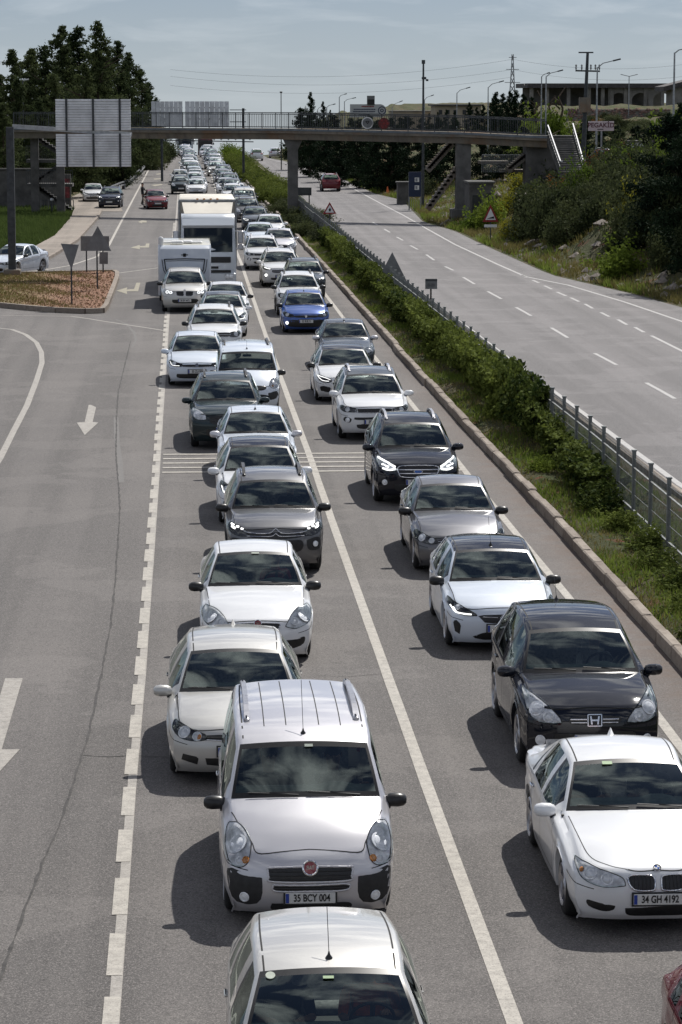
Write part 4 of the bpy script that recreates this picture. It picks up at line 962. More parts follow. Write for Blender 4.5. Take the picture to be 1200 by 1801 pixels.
# ================================================================== car faces (outlines on the nose, x across, z up)
FACES = {
 'doblo': dict(name='family_van', hl=[(.60,.88),(.66,.97),(.75,1.02),(.84,.98),(.87,.84),(.83,.70),(.73,.66),(.64,.72)], lens=[(.75,.86,.082),(.73,.72,.035)], amber=[(.665,.735,.042)],
   grille=[[(-.44,.66),(-.40,.675),(0,.685),(.40,.675),(.44,.66),(.43,.58),(.40,.54),(0,.53),(-.40,.54),(-.43,.58)],[(-.38,.505),(0,.50),(.38,.505),(.36,.44),(0,.435),(-.36,.44)]], grframe=.012, framemat=PS, slats=[.60,.64,.56,.47], slatmat=MPL,
   intakes=[[(.50,.60),(.64,.60),(.84,.64),(.85,.48),(.78,.30),(.58,.28),(.50,.38)],[(-.40,.30),(0,.295),(.40,.30),(.38,.21),(0,.20),(-.38,.21)]], matte=True, fog=[(.68,.36,.04)], emblem=('ring_red', .67, .085), plz=.365, plate='35 BCY 004',
   hoodline=[[(0.0,.17),(.5,.16),(.60,.30),(.72,.55),(.80,.80)]], mirror=MBK, handle=PS, rails=MALU, railstart=.55, aerial=('front', .62), ribs=[.18,.42], paint=PS, low=False),
 'linea': dict(name='saloon_car', hl=[(.42,.62),(.50,.74),(.62,.82),(.76,.84),(.83,.78),(.82,.68),(.72,.62),(.56,.58)], lens=[(.70,.72,.07),(.56,.68,.05)], grille=[[(-.34,.645),(-.28,.665),(0,.675),(.28,.665),(.34,.645),(.29,.56),(.22,.53),(0,.525),(-.22,.53),(-.29,.56)]], grframe=.008,
   intakes=[[(.38,.42),(.60,.43),(.72,.44),(.68,.32),(.45,.28)],[(-.30,.36),(.30,.36),(.28,.25),(-.28,.25)]], emblem=('ring_red', .665, .06), plz=.42, mirror=MBK, paint=PW, aerial=None, plate='35 AJ 217'),
 'golf': dict(name='hatchback_car', hl=[(.40,.60),(.42,.66),(.56,.70),(.72,.76),(.80,.76),(.82,.68),(.72,.60),(.55,.58)], lens=[(.68,.67,.06),(.52,.635,.045)], amber=[(.50,.63,.04)], hldark=True, chromeline=[([(-.40,.60),(0,.585),(.40,.60)], .007)],
   grille=[[(-.40,.655),(0,.66),(.40,.655),(.40,.60),(0,.59),(-.40,.60)]], slats=[.625], intakes=[[(-.42,.37),(0,.37),(.42,.37),(.40,.27),(0,.26),(-.40,.27)],[(.50,.38),(.70,.41),(.72,.33),(.52,.28)]], insmooth=False, emblem=('vw', .635, .06), plz=.46, paint=PS2, aerial=('rear', 'fin')),
 'bmw3': dict(name='saloon_car', hl=[(.34,.55),(.36,.62),(.48,.665),(.62,.70),(.78,.735),(.80,.66),(.74,.58),(.56,.53)], lens=[(.68,.65,.055),(.52,.61,.05)], amber=[(.76,.67,.03)], hldark=False,
   grille=[[(.035,.615),(.06,.64),(.18,.65),(.29,.64),(.31,.60),(.26,.52),(.16,.50),(.06,.505),(.035,.53)]], grframe=.010, vbars=[.08,.12,.16,.20,.24,.275], intakes=[[(.44,.34),(.60,.36),(.72,.38),(.70,.31),(.56,.27),(.46,.29)],[(-.34,.33),(0,.33),(.34,.33),(.30,.23),(0,.225),(-.30,.23)]],
   emblem=('roundel', .70, .042), plz=.415, plate='34 GH 4192', paint=PW, aerial=('rear', 'fin'), rim=5, handle=MCH,
   hoodline=[[(0.0,.10),(.20,.095),(.34,.13),(.50,.22),(.66,.42),(.72,.9),(.74,1.42)]]),
 'crv': dict(name='suv_car', hl=[(.42,.70),(.44,.76),(.56,.88),(.72,.98),(.82,1.0),(.84,.90),(.80,.77),(.66,.70)], lens=[(.72,.86,.075),(.58,.77,.055)], grille=[[(-.32,.77),(0,.79),(.32,.77),(.30,.69),(0,.68),(-.30,.69)],[(-.50,.58),(0,.58),(.50,.58),(.46,.46),(0,.45),(-.46,.46)]], chromeline=[([(-.31,.745),(-.1,.745)], .012), ([(.1,.745),(.31,.745)], .012), ([(-.30,.705),(-.1,.705)], .010), ([(.1,.705),(.30,.705)], .010)],
   intakes=[[(-.5,.42),(0,.42),(.5,.42),(.45,.3),(0,.3),(-.45,.3)]], matte=True, fog=[(.68,.47,.05)], emblem=('h', .735, .07), plz=.50, paint=PK, low=False, aerial=('rear', .32), rimmat=MALU, plate='34 VC 381'),
 'corsa': dict(name='hatchback_car', hl=[(.42,.60),(.44,.63),(.58,.70),(.74,.77),(.82,.80),(.83,.72),(.74,.64),(.60,.60)], hlsmooth=False, hldark=True, drl=[[(.80,.71),(.72,.635),(.50,.615)],[(.72,.635),(.76,.69)]], lens=[(.70,.71,.035)], grille=[[(-.40,.60),(-.30,.615),(0,.62),(.30,.615),(.40,.60),(.30,.50),(0,.48),(-.30,.50)]], grsmooth=False, chromeline=[([(-.33,.585),(-.10,.575)], .007), ([(.10,.575),(.33,.585)], .007)],
   intakes=[[(.66,.46),(.73,.52),(.78,.50),(.75,.34),(.68,.30)],[(-.52,.26),(-.30,.35),(0,.36),(.30,.35),(.52,.26),(.3,.22),(-.3,.22)]], insmooth=False, emblem=('ring_bolt', .555, .06), plz=.41, plate='45 KV 519', paint=PW2, roofpaint=PK, mirror=MBK, rim=5, aerial=('front', .5)),
 'polo': dict(name='saloon_car', hl=[(.44,.58),(.46,.66),(.58,.70),(.76,.76),(.82,.72),(.78,.62),(.60,.57)], lens=[(.70,.67,.055),(.54,.63,.04)], hldark=True, grille=[[(-.42,.655),(0,.66),(.42,.655),(.40,.59),(0,.58),(-.40,.59)]], slats=[.62], slatmat=MCH, intakes=[[(-.44,.40),(0,.40),(.44,.40),(.42,.27),(0,.26),(-.42,.27)]], emblem=('vw', .63, .055), plz=.46, paint=PG2, mirror=MBK, handle=PG2),
 'kuga': dict(name='suv_car', hl=[(.44,.76),(.46,.82),(.60,.90),(.80,1.0),(.85,.95),(.80,.82),(.66,.75)], hlsmooth=False, drl=[[(.48,.83),(.62,.90),(.80,.975)],[(.48,.80),(.60,.77),(.74,.80)],[(.62,.83),(.75,.88)]], drlr=.02, lens=[(.70,.86,.05)], grille=[[(-.44,.80),(-.36,.85),(0,.865),(.36,.85),(.44,.80),(.40,.68),(.33,.63),(0,.615),(-.33,.63),(-.40,.68)]], grframe=.014, slats=[.70,.775], slatr=.017, slatmat=MCH,
   intakes=[[(-.5,.50),(0,.5),(.5,.5),(.45,.33),(0,.32),(-.45,.33)],[(.60,.55),(.74,.60),(.78,.50),(.64,.44)]], matte=True, emblem=('oval', .74, .05), plz=.52, plate='35 AKR 62', paint=PK, rails=MALU, rimmat=MALU, fog=[(.70,.51,.045)]),
 'compass': dict(name='suv_car', hl=[(.46,.74),(.46,.82),(.60,.85),(.82,.88),(.84,.80),(.74,.74)], hldark=True, lens=[(.68,.80,.045)], grille=[[(-.44,.82),(.44,.82),(.42,.73),(-.42,.73)]], grsmooth=False, vbars=[-.36,-.27,-.18,-.09,0,.09,.18,.27,.36], slatmat=MBK, grframe=.007, chromeline=[],
   intakes=[[(-.5,.62),(0,.62),(.5,.62),(.48,.55),(0,.55),(-.48,.55)],[(-.46,.44),(0,.45),(.46,.44),(.40,.33),(0,.32),(-.40,.33)],[(.58,.58),(.74,.62),(.78,.52),(.62,.48)]], matte=True, fog=[(.68,.54,.045)], foglit=False, plz=.50, paint=PW, roofpaint=PBS, rails=PS, plate='35 BNT 40', emblem=None),
 'leon': dict(name='hatchback_car', hl=[(.42,.60),(.44,.66),(.60,.72),(.78,.77),(.82,.72),(.74,.62),(.56,.57)], hlsmooth=False, hldark=True, drl=[[(.80,.75),(.60,.70),(.46,.65)],[(.80,.73),(.68,.63),(.50,.61)]], drlr=.009, grille=[[(-.32,.66),(0,.67),(.32,.66),(.26,.54),(0,.53),(-.26,.54)]], grframe=.008, intakes=[[(.44,.44),(.66,.48),(.76,.46),(.72,.32),(.48,.30)],[(-.38,.40),(.38,.40),(.34,.26),(-.34,.26)]], insmooth=False, plz=.45, paint=PW, roofpaint=PK, mirror=MBK, emblem=None),
 'c3': dict(name='suv_car', hl=[(.50,.74),(.52,.84),(.66,.90),(.80,.93),(.85,.84),(.76,.76),(.62,.73)], hldark=True, drl=[[(.78,.905),(.74,.90)],[(.70,.885),(.66,.88)],[(.62,.86),(.58,.85)],[(.78,.87),(.72,.86)]], drlr=.020, grille=[[(-.50,.80),(0,.80),(.50,.80),(.50,.72),(0,.68),(-.50,.72)],[(-.46,.66),(0,.64),(.46,.66),(.44,.46),(0,.44),(-.44,.46)]], chromeline=[([(-.62,.87),(-.5,.80),(-.12,.79),(0,.86),(.12,.79),(.5,.80),(.62,.87)], .010), ([(-.52,.74),(-.10,.735),(0,.78),(.10,.735),(.52,.74)], .009)],
   intakes=[[(.56,.66),(.76,.70),(.84,.62),(.80,.48),(.60,.48)]], matte=True, fog=[(.72,.58,.04)], plz=.50, paint=PG, rails=MBK, mirror=MBK, low=True, emblem=None),
 'clio': dict(name='hatchback_car', hl=[(.44,.62),(.46,.70),(.60,.78),(.74,.85),(.82,.84),(.82,.74),(.72,.66)], hldark=True, lens=[(.70,.76,.06)], drl=[[(.80,.78),(.74,.68),(.60,.66)]], drlr=.012, grille=[[(-.38,.68),(0,.70),(.38,.68),(.34,.60),(0,.58),(-.34,.60)]], intakes=[[(-.46,.44),(0,.44),(.46,.44),(.44,.28),(0,.27),(-.44,.28)]], plz=.52, paint=PW, roofpaint=PK, mirror=PW, emblem=None),
 'egea': dict(name='saloon_car', hl=[(.42,.62),(.46,.70),(.62,.76),(.78,.80),(.82,.74),(.74,.64),(.58,.60)], lens=[(.70,.70,.05)], grille=[[(-.36,.66),(0,.68),(.36,.66),(.30,.55),(0,.53),(-.30,.55)]], intakes=[[(-.4,.38),(.4,.38),(.36,.26),(-.36,.26)]], emblem=None, plz=.45, paint=PW2, aerial=('front', .3), mirror=PS),
 'darksuv': dict(name='suv_car', hl=[(.50,.76),(.52,.86),(.64,.94),(.80,.98),(.85,.90),(.78,.78),(.64,.74)], lens=[(.72,.87,.07)], grille=[[(-.42,.84),(0,.86),(.42,.84),(.38,.66),(0,.64),(-.38,.66)]], slats=[.72,.79], intakes=[[(-.5,.54),(0,.54),(.5,.54),(.44,.34),(0,.33),(-.44,.34)]], plz=.52, paint=PT, rails=MBK, emblem=('oval', .76, .045)),
 'courier': dict(name='compact_van', hl=[(.58,.82),(.62,.94),(.74,1.0),(.84,.94),(.84,.82),(.74,.74),(.64,.75)], lens=[(.73,.87,.07)], amber=[(.67,.80,.03)], grille=[[(-.46,.80),(0,.82),(.46,.80),(.42,.70),(0,.69),(-.42,.70)],[(-.48,.58),(.48,.58),(.44,.40),(-.44,.40)]], intakes=[[(.54,.62),(.78,.66),(.82,.50),(.58,.44)]], matte=True, plz=.50, paint=PW2, mirror=MBK, rails=MBK, railstart=.7, low=True, emblem=None, aerial=('front', .25)),
 'whitegolf': dict(name='hatchback_car', hl=[(.42,.62),(.44,.68),(.58,.72),(.74,.77),(.82,.76),(.80,.66),(.62,.60)], hldark=True, lens=[(.68,.69,.05)], drl=[[(.80,.73),(.72,.64),(.52,.63)]], drlr=.008, grille=[[(-.42,.665),(0,.67),(.42,.665),(.42,.61),(0,.60),(-.42,.61)]], chromeline=[([(-.42,.605),(0,.59),(.42,.605)], .006)], intakes=[[(-.60,.40),(0,.36),(.60,.40),(.56,.27),(0,.26),(-.56,.27)]], emblem=('vw', .645, .06), plz=.47, paint=PW2, plate='35 ZU 904'),
 'duster': dict(name='suv_car', hl=[(.50,.74),(.50,.86),(.66,.90),(.82,.90),(.84,.80),(.72,.73)], hldark=True, lens=[(.70,.82,.055)], grille=[[(-.48,.86),(0,.865),(.48,.86),(.46,.75),(0,.74),(-.46,.75)]], slats=[.80], slatmat=MCH, slatr=.010, grframe=.008, intakes=[[(-.5,.56),(0,.56),(.5,.56),(.46,.36),(0,.34),(-.46,.36)]], matte=True, plz=.54, paint=PW, rails=MBK, mirror=MBK, low=True, emblem=None),
 'bluevw': dict(name='hatchback_car', hl=[(.44,.62),(.46,.69),(.60,.73),(.78,.78),(.82,.72),(.76,.63),(.58,.60)], hldark=True, lens=[(.68,.69,.05)], grille=[[(-.42,.67),(0,.675),(.42,.67),(.40,.60),(0,.59),(-.40,.60)]], intakes=[[(-.56,.52),(0,.50),(.56,.52),(.70,.40),(.60,.26),(0,.25),(-.60,.26),(-.70,.40)]], fog=[(.69,.40,.045)], foglit=True, emblem=('vw', .635, .055), plz=.46, paint=PB, mirror=MBK, plate='35 BUE 71', aerial=('front', .3)),
 'bmwx5': dict(name='suv_car', hl=[(.46,.76),(.48,.84),(.62,.89),(.80,.92),(.84,.84),(.74,.76)], rings=[(.56,.81,.04),(.70,.83,.045)], lens=[(.56,.81,.035),(.70,.83,.04)], grille=[[(.04,.83),(.08,.86),(.30,.86),(.34,.82),(.30,.70),(.10,.68),(.04,.71)]], vbars=[.1,.16,.22,.28], grframe=.007, intakes=[[(-.5,.56),(0,.56),(.5,.56),(.46,.40),(0,.39),(-.46,.40)]], emblem=('roundel', .90, .04), plz=.50, paint=PS2, mirror=MBK, low=True, rails=None, plate='06 BV 4471'),
 'togg': dict(name='suv_car', hl=[(.46,.80),(.48,.84),(.62,.88),(.82,.94),(.84,.86),(.70,.80)], hldark=True, drl=[[(.50,.83),(.62,.85),(.76,.89)]], drlr=.018, grille=[[(-.42,.80),(0,.80),(.42,.80),(.40,.68),(0,.66),(-.40,.68)]], slats=[.70,.74], slatmat=MALU, intakes=[[(.64,.60),(.72,.66),(.80,.62),(.74,.46),(.66,.48)],[(-.46,.46),(0,.46),(.46,.46),(.42,.34),(-.42,.34)]], fog=[(.70,.56,.05)], foglit=True, plz=.50, paint=PW, rails=PS, emblem=None),
}
TY = {
 'doblo': vtype('van'), 'linea': vtype('sedan', W=1.73, ly=1.0, zs_all=1.08), 'golf': vtype('hatch', W=1.80), 'bmw3': vtype('sedan'), 'crv': vtype('suv', zs_all=1.04), 'corsa': vtype('hatch', ly=.965, W=1.76, zs_all=.97),
 'polo': vtype('sedan', ly=.97, W=1.70, zs_all=1.04), 'kuga': vtype('suv', zs_all=1.04), 'compass': vtype('suv', ly=.985, W=1.82), 'leon': vtype('hatch', zs_all=.98), 'c3': vtype('suv', ly=.935, W=1.78, zs_all=1.0), 'clio': vtype('hatch', W=1.80, zs_all=1.05),
 'egea': vtype('sedan', W=1.76, zs_all=1.06), 'darksuv': vtype('suv', zs_all=1.02), 'courier': vtype('van', ly=.95, W=1.76, zs_all=.97), 'whitegolf': vtype('hatch', W=1.8), 'duster': vtype('suv', ly=.97), 'bluevw': vtype('hatch', ly=.96, W=1.75), 'bmwx5': vtype('suv', ly=1.03, W=1.9, zs_all=1.03), 'togg': vtype('suv', ly=1.02, W=1.86),
}
FACES['palio'] = dict(FACES['linea'], name='hatchback_car', paint=PS2, aerial=('front', .42), plate=None); TY['palio'] = vtype('hatch', W=1.70)
PROTO = {}; PINFO = {}; USED = set()
BODY_PARTS = ('body', 'wing_mirror', 'door_handle', 'roof_panel', 'roof_fin')
def copy_tree(o, parent=None, skip=(), deep=True):
    c_ = o.copy(); C.objects.link(c_); c_.parent = parent
    if deep:
        for ch in list(o.children):
            if ch.name.split('.')[0] in skip: continue
            copy_tree(ch, c_, skip)
    return c_
def get_proto(key):
    if key not in PROTO: PROTO[key], PINFO[key] = car_prototype(key, TY[key], FACES[key])
    return PROTO[key]
def car(key, X, Y, label, cat='car', rz=0.0, paintm=None, roofm=None, group=None, skip=(), ride=0.0, conv=True):
    """X, Y: where the middle of the front bumper stands; rz turns the car (0 = facing the camera)"""
    fresh = key not in USED
    if conv and Y > 0: q_ = at(318+F*X/Y, 171+F*8.0/Y, .6); X, Y = q_.x, q_.y
    p = get_proto(key)
    if fresh: o = p; USED.add(key)
    else:
        o = copy_tree(p, None, skip)
        for k in ('group',):
            if k in o: del o[k]
    o.location = (X, Y, float(crestf(Y))+.012+ride); o.rotation_euler = (0, 0, rz); o['label'] = label; o['category'] = cat
    if group: o['group'] = group
    if paintm is None and not fresh: paintm = FACES[key].get('paint', PW); roofm = FACES[key].get('roofpaint', paintm)
    if paintm is not None:
        old = FACES[key].get('paint', PW); orf = FACES[key].get('roofpaint')
        def rec(q):
            for ch in q.children:
                if ch.type == 'MESH':
                    for i, sl in enumerate(ch.material_slots):
                        dm = ch.data.materials[i]
                        if dm == old or (orf and dm == orf and ch.name.startswith('roof_panel')):
                            sl.link = 'OBJECT'; sl.material = (roofm or paintm) if ch.name.startswith('roof_panel') else paintm
                rec(ch)
        rec(o)
    return o
RG = 'cars queueing in the right hand lane'; LG = 'cars queueing in the left hand lane'
# ---- right lane, nearest first
car('golf', 5.0, 19.9, 'dark red car cut off by the bottom right corner of the view', paintm=PR, group=RG)
bm = car('bmw3', 4.87, 27.8, 'white saloon with twin kidney grilles and plate 34 GH 4192', group=RG)
cr = car('crv', 5.22, 34.4, 'black suv with a chrome H badge behind the white kidney grille saloon', group=RG)
co = car('corsa', 4.98, 42.0, 'white hatchback with black roof, black bonnet grille and plate starting 45', group=RG)
po = car('polo', 5.04, 48.9, 'grey saloon with black mirrors behind the white hatchback with black roof', group=RG)
car('kuga', 4.98, 57.2, 'black suv with large chrome oval badge grille and lit headlights on the rumble lines', group=RG)
car('compass', 4.84, 68.0, 'white suv with dark sunroof behind the black suv on the rumble lines', group=RG)
car('leon', 4.66, 76.6, 'white hatchback with black roof and sharp headlights just behind the white suv with dark sunroof', group=RG)
car('egea', 5.22, 85.0, 'dark blue grey saloon between the bright blue hatchback and a white black roofed hatchback', paintm=PBS, group=RG)
car('bluevw', 4.55, 99.0, 'bright blue hatchback with two lit fog lamps', group=RG)
car('duster', 4.66, 106.8, 'white suv with black roof rails directly behind the bright blue hatchback', group=RG)
car('c3', 5.32, 116.0, 'dark slate suv nosing out beside the kerb behind a white suv and the blue hatchback', paintm=PBS, group=RG)
car('togg', 4.55, 123.2, 'white suv with round lit fog lamps beside the dark slate suv', group=RG)
car('compass', 4.08, 135.5, 'white suv closest to the lane line right of the white lorry cab', group=RG, paintm=PW, roofm=PW)
car('egea', 5.35, 146.0, 'silver saloon close to the kerb behind the white suvs right of the lorry', paintm=PS, group=RG)
car('whitegolf', 4.50, 153.6, 'white hatchback left of the silver saloon, level with the lorry cab', group=RG)
car('clio', 5.4, 163.2, 'white hatchback by the kerb level with the lorry box', group=RG, roofm=PW, paintm=PW)
car('leon', 4.86, 176.5, 'slate blue hatchback beside the lorry box under the footbridge shadow', paintm=PBS, group=RG, roofm=PBS)
# ---- left lane, nearest first
l0 = car('palio', 1.24, 20.85, 'silver hatchback with a short roof aerial at the bottom edge, driver in orange inside', group=LG)
db = car('doblo', 1.33, 28.0, 'silver family van with roof rails, round red badge and plate 35 BCY 004', 'van', group=LG)
gf = car('golf', .72, 33.9, 'silver hatchback with amber indicator lit, half hidden behind the silver family van', paintm=PS2, group=LG)
ln = car('linea', 1.16, 41.0, 'white saloon with round red badge and black mirrors behind the silver hatchback', group=LG)
c3 = car('c3', 1.70, 48.8, 'dark grey suv with double chevron badge and black roof rails', group=LG)
car('clio', 1.62, 54.4, 'white hatchback with glossy black roof behind the grey chevron suv', group=LG)
car('egea', 1.71, 60.3, 'pale silver white saloon behind the white hatchback with the glossy black roof', group=LG)
car('darksuv', 1.12, 66.3, 'dark teal black suv with black mirrors beside the rumble lines', group=LG)
car('courier', 1.82, 73.4, 'white compact van with black lower bumper and short roof rails', 'van', group=LG)
car('whitegolf', .48, 80.8, 'white hatchback riding nearest the dashed line, left of the compact van', group=LG, paintm=PW2)
car('duster', 1.12, 89.4, 'white suv with black roof rails in front of the silver suv pulling the caravan', group=LG)
car('clio', 1.52, 97.4, 'white hatchback with black roof beside the lorry, behind the white suv with black rails', group=LG, paintm=PW, roofm=PBS)
car('polo', 1.78, 103.2, 'white saloon whose dark mirror almost touches the lane line ahead of the lorry', group=LG, paintm=PW)
x5 = car('bmwx5', .16, 108.6, 'silver suv with ring shaped headlights towing the white caravan', group=LG)
# ---- others
car('polo', -1.75, 209.0, 'dark red saloon stopped in the empty left lane beside a standing person', paintm=PR, rz=.10, group=None)
car('c3', -5.55, 211.0, 'dark blue car with an open door parked on the lay-by', paintm=PN, rz=-.05)
car('whitegolf', -7.15, 224.0, 'white car parked on the lay-by under the trees behind the dark blue car', rz=.05, paintm=PW)
o = car('polo', 0, 0, 'white saloon turning into the side road beside the traffic island', paintm=PW2)
pr_, pf_ = at(75, 480), at(31, 485.5); hd = (pf_-pr_); ang = math.atan2(hd.y, hd.x)   # heading direction
o.rotation_euler = (0, 0, ang+PI/2); cc = (pr_+pf_)/2; sidev = Vector((math.cos(ang+PI/2), math.sin(ang+PI/2), 0))
cen = cc-sidev*(.80)
if sidev.y < 0: cen = cc+sidev*(-.80)
fr_ = cen+Vector((math.cos(ang), math.sin(ang), 0))*(TY['polo']['L']/2); o.location = (fr_.x, fr_.y, .012)
OG = 'cars driving away on the right carriageway'
def away(key, px, py, lab, m):
    p = at(px, py); z = TY[key]['L']
    return car(key, p.x, p.y+z-.1, lab, rz=PI, conv=False, paintm=m, roofm=m, group=OG)
away('duster', 583, 337, 'dark red car driving away alone on the right carriageway', PR)
away('compass', 452, 283, 'white suv driving away near the crest of the right carriageway', PW)
away('golf', 485, 278, 'pale hatchback driving away beside the trees at the crest of the right carriageway', PS)
# ---- far queue
ORD = ['first', 'second', 'third', 'fourth', 'fifth', 'sixth', 'seventh', 'eighth', 'ninth', 'tenth', 'eleventh', 'twelfth', 'thirteenth', 'fourteenth', 'fifteenth', 'sixteenth', 'seventeenth', 'eighteenth', 'nineteenth', 'twentieth', 'twenty-first', 'twenty-second', 'twenty-third', 'twenty-fourth', 'twenty-fifth', 'twenty-sixth', 'twenty-seventh', 'twenty-eighth', 'twenty-ninth', 'thirtieth']
SK = ('wiper', 'steering_wheel', 'rear_view_mirror', 'door_handle', 'plate_holder', 'rear_seat', 'emblem', 'lamp_cover', 'tail_light', 'rear_window', 'headlight_seal', 'trim_strip', 'sticker')
COLS = [(PW, 'white'), (PS, 'silver'), (PK, 'black'), (PW2, 'cool white'), (PG2, 'grey'), (PW, 'white'), (PBS, 'slate grey'), (PS2, 'warm silver'), (PG, 'dark grey'), (PN, 'navy')]
KN = {'hatchback_car': 'hatchback', 'saloon_car': 'saloon', 'suv_car': 'suv', 'compact_van': 'compact van', 'family_van': 'van'}
kxv = lambda y: (kbx(y)-.35)
rseq = [('darksuv', PG), ('polo', PK), ('courier', PWY), ('togg', PN), ('duster', PW), ('leon', PS), ('compass', PBS), ('egea', PW), ('kuga', PK), ('clio', PS), ('duster', PG2), ('whitegolf', PW), ('c3', PN), ('polo', PW2), ('togg', PS2), ('leon', PK), ('darksuv', PW), ('egea', PG), ('compass', PS), ('bluevw', PBS), ('duster', PK), ('golf', PW), ('kuga', PG2), ('clio', PW), ('polo', PS), ('darksuv', PW), ('leon', PBS)]
cname = {id(m): n for m, n in COLS}; cname[id(PWY)] = 'cream'; cname[id(PT)] = 'dark teal'; cname[id(PR)] = 'dark red'; cname[id(PB)] = 'blue'
Y = 187.0
jit = [0, -.1, .25, .3, -.3, .2, .0, -.35, .2, .1]
for k, (ty, m) in enumerate(rseq):
    X = kxv(Y)-2.05+jit[k % 10]
    car(ty, X, Y, '%s %s, %s in the right lane beyond the slate blue hatchback beside the lorry' % (cname[id(m)], KN[FACES[ty]['name']], ORD[k]), paintm=m, roofm=m, group=RG, skip=SK)
    Y += TY[ty]['L']+random.uniform(2.6, 4.6)+(1.2 if Y > 280 else 0)
    if Y > 442: break
lseq = [('whitegolf', PW), ('leon', PS), ('duster', PW), ('polo', PG), ('egea', PW), ('clio', PW2), ('compass', PK), ('courier', PW), ('golf', PS), ('togg', PW), ('kuga', PG2), ('leon', PW), ('polo', PS2), ('darksuv', PN), ('whitegolf', PW), ('duster', PS), ('egea', PK), ('clio', PW), ('compass', PS), ('golf', PW), ('togg', PBS)]
Y = 237.0; far_l = [at(345, 340)]
for k, (ty, m) in enumerate(lseq):
    X = float(np.interp(Y, [237, 300, 360, 430, 470], [1.32, 1.15, .95, .75, .9]))+jit[(k*3) % 10]*.8
    car(ty, X, Y, '%s %s, %s in the left lane behind the white lorry' % (cname[id(m)], KN[FACES[ty]['name']], ORD[k]), paintm=m, roofm=m, group=LG, skip=SK)
    Y += TY[ty]['L']+random.uniform(2.8, 5.0)+(1.5 if Y > 300 else 0)
    if Y > 424: break
car('darksuv', .02, 241.5, 'dark teal suv squeezed against the dashed line left of the white hatchback behind the lorry', paintm=PT, skip=SK)
car('golf', -.05, 268.0, 'white hatchback squeezed against the dashed line behind the dark teal suv', paintm=PW, skip=SK)
# ================================================================== stickers, drivers
T_ = TY['doblo']; add_sticker(db, PINFO['doblo'], T_, .05, .90, .09, .035, MSTK)
add_sticker(bm, PINFO['bmw3'], TY['bmw3'], -.22, .90, .11, .05, MSTG); add_sticker(ln, PINFO['linea'], TY['linea'], .02, .92, .12, .03, MSTK)
add_sticker(l0, PINFO['palio'], TY['palio'], -.02, .84, .09, .03, MSTG)
mb = MB(); mb.lathe([(.001, .002), (.04, .002), (.042, -.002)], 20); o = mb.build('sticker', [MSTK], l0); I_ = PINFO['palio']; T_ = TY['palio']
yy = L2(I_['yc'], I_['yh'], .93); zz_ = float(np.interp(yy, [p[0] for p in T_['ws']], [p[1] for p in T_['ws']])); o.location = (-.50, yy+I_['shift'](.50, yy)-.02, zz_-.018); o.rotation_euler = (math.atan2(T_['ws'][-1][1]-T_['ws'][0][1], I_['yh']-I_['yc']), 0, 0)
# ================================================================== materials of the surroundings
MCON = bpy.data.materials.new('weathered_concrete'); MCON.use_nodes = True; t = MCON.node_tree; b = t.nodes['Principled BSDF']; g = N(t, 'ShaderNodeTexCoord')
mp = N(t, 'ShaderNodeMapping'); mp.inputs['Scale'].default_value = (2.2, 2.2, .25); t.links.new(g.outputs['Object'], mp.inputs[0]); n = N(t, 'ShaderNodeTexNoise'); n.inputs['Scale'].default_value = 1.3; n.inputs['Detail'].default_value = 7; t.links.new(mp.outputs[0], n.inputs['Vector'])
c = mixc(t, ramp(t, noise(t, g, .6, 7), .4, .62), (.15, .135, .115), (.22, .19, .155)); c = mixc(t, ramp(t, n.outputs['Fac'], .52, .74, 0, .7), c, (.09, .08, .07))
c = mixc(t, ramp(t, noise(t, g, .35, 5), .50, .62, 0, .6), c, (.20, .11, .055)); t.links.new(c, b.inputs['Base Color']); b.inputs['Roughness'].default_value = .9
MPIER = mat('pier_concrete', (.125, .122, .115), .9, nscale=1.5, namt=.25, detail=8)
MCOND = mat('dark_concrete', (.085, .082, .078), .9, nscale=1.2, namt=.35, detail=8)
MSTL = mat('painted_steel_dark', (.05, .055, .06), .5, .4, nscale=4, namt=.3); MSTG2 = mat('galvanised_steel', (.32, .33, .34), .45, .7, nscale=5, namt=.2)
MSGB = mat('sign_back_grey', (.17, .175, .18), .6, .3, nscale=2.5, namt=.2); MSIGNW = mat('sign_white', (.7, .7, .7), .5, nscale=3, namt=.08); MSIGNR = mat('sign_red', (.24, .014, .014), .45, nscale=5, namt=.15); MSIGNK = mat('sign_black', (.012, .012, .012), .5, nscale=5, namt=.1)
MSIGNB = mat('sign_blue', (.007, .017, .055), .5, nscale=5, namt=.1); MPANEL = mat('aluminium_panel_back', (.62, .64, .67), .5, .2, nscale=1.1, namt=.18, detail=7)
MFEN = mat('fence_steel', (.19, .20, .20), .5, .5, nscale=4, namt=.3); MBARK = mat('bark', (.07, .05, .035), .95, nscale=5, namt=.4, bump=.6, bscale=14)
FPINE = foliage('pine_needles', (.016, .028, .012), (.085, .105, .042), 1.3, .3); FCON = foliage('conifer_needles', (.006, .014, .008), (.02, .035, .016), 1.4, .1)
FBUSH = foliage('olive_leaves', (.020, .030, .014), (.085, .10, .042), 1.4, .28); FBR = foliage('bright_leaves', (.06, .10, .014), (.17, .22, .035), 1.2, .35)
FAUT = foliage('rusty_leaves', (.07, .035, .012), (.20, .09, .025), 1.2, .3); FYEL = foliage('yellow_leaves', (.13, .14, .015), (.30, .28, .04), 1.5, .35); FVINE = foliage('vine_leaves', (.014, .030, .007), (.19, .23, .05), 3.0, .25)
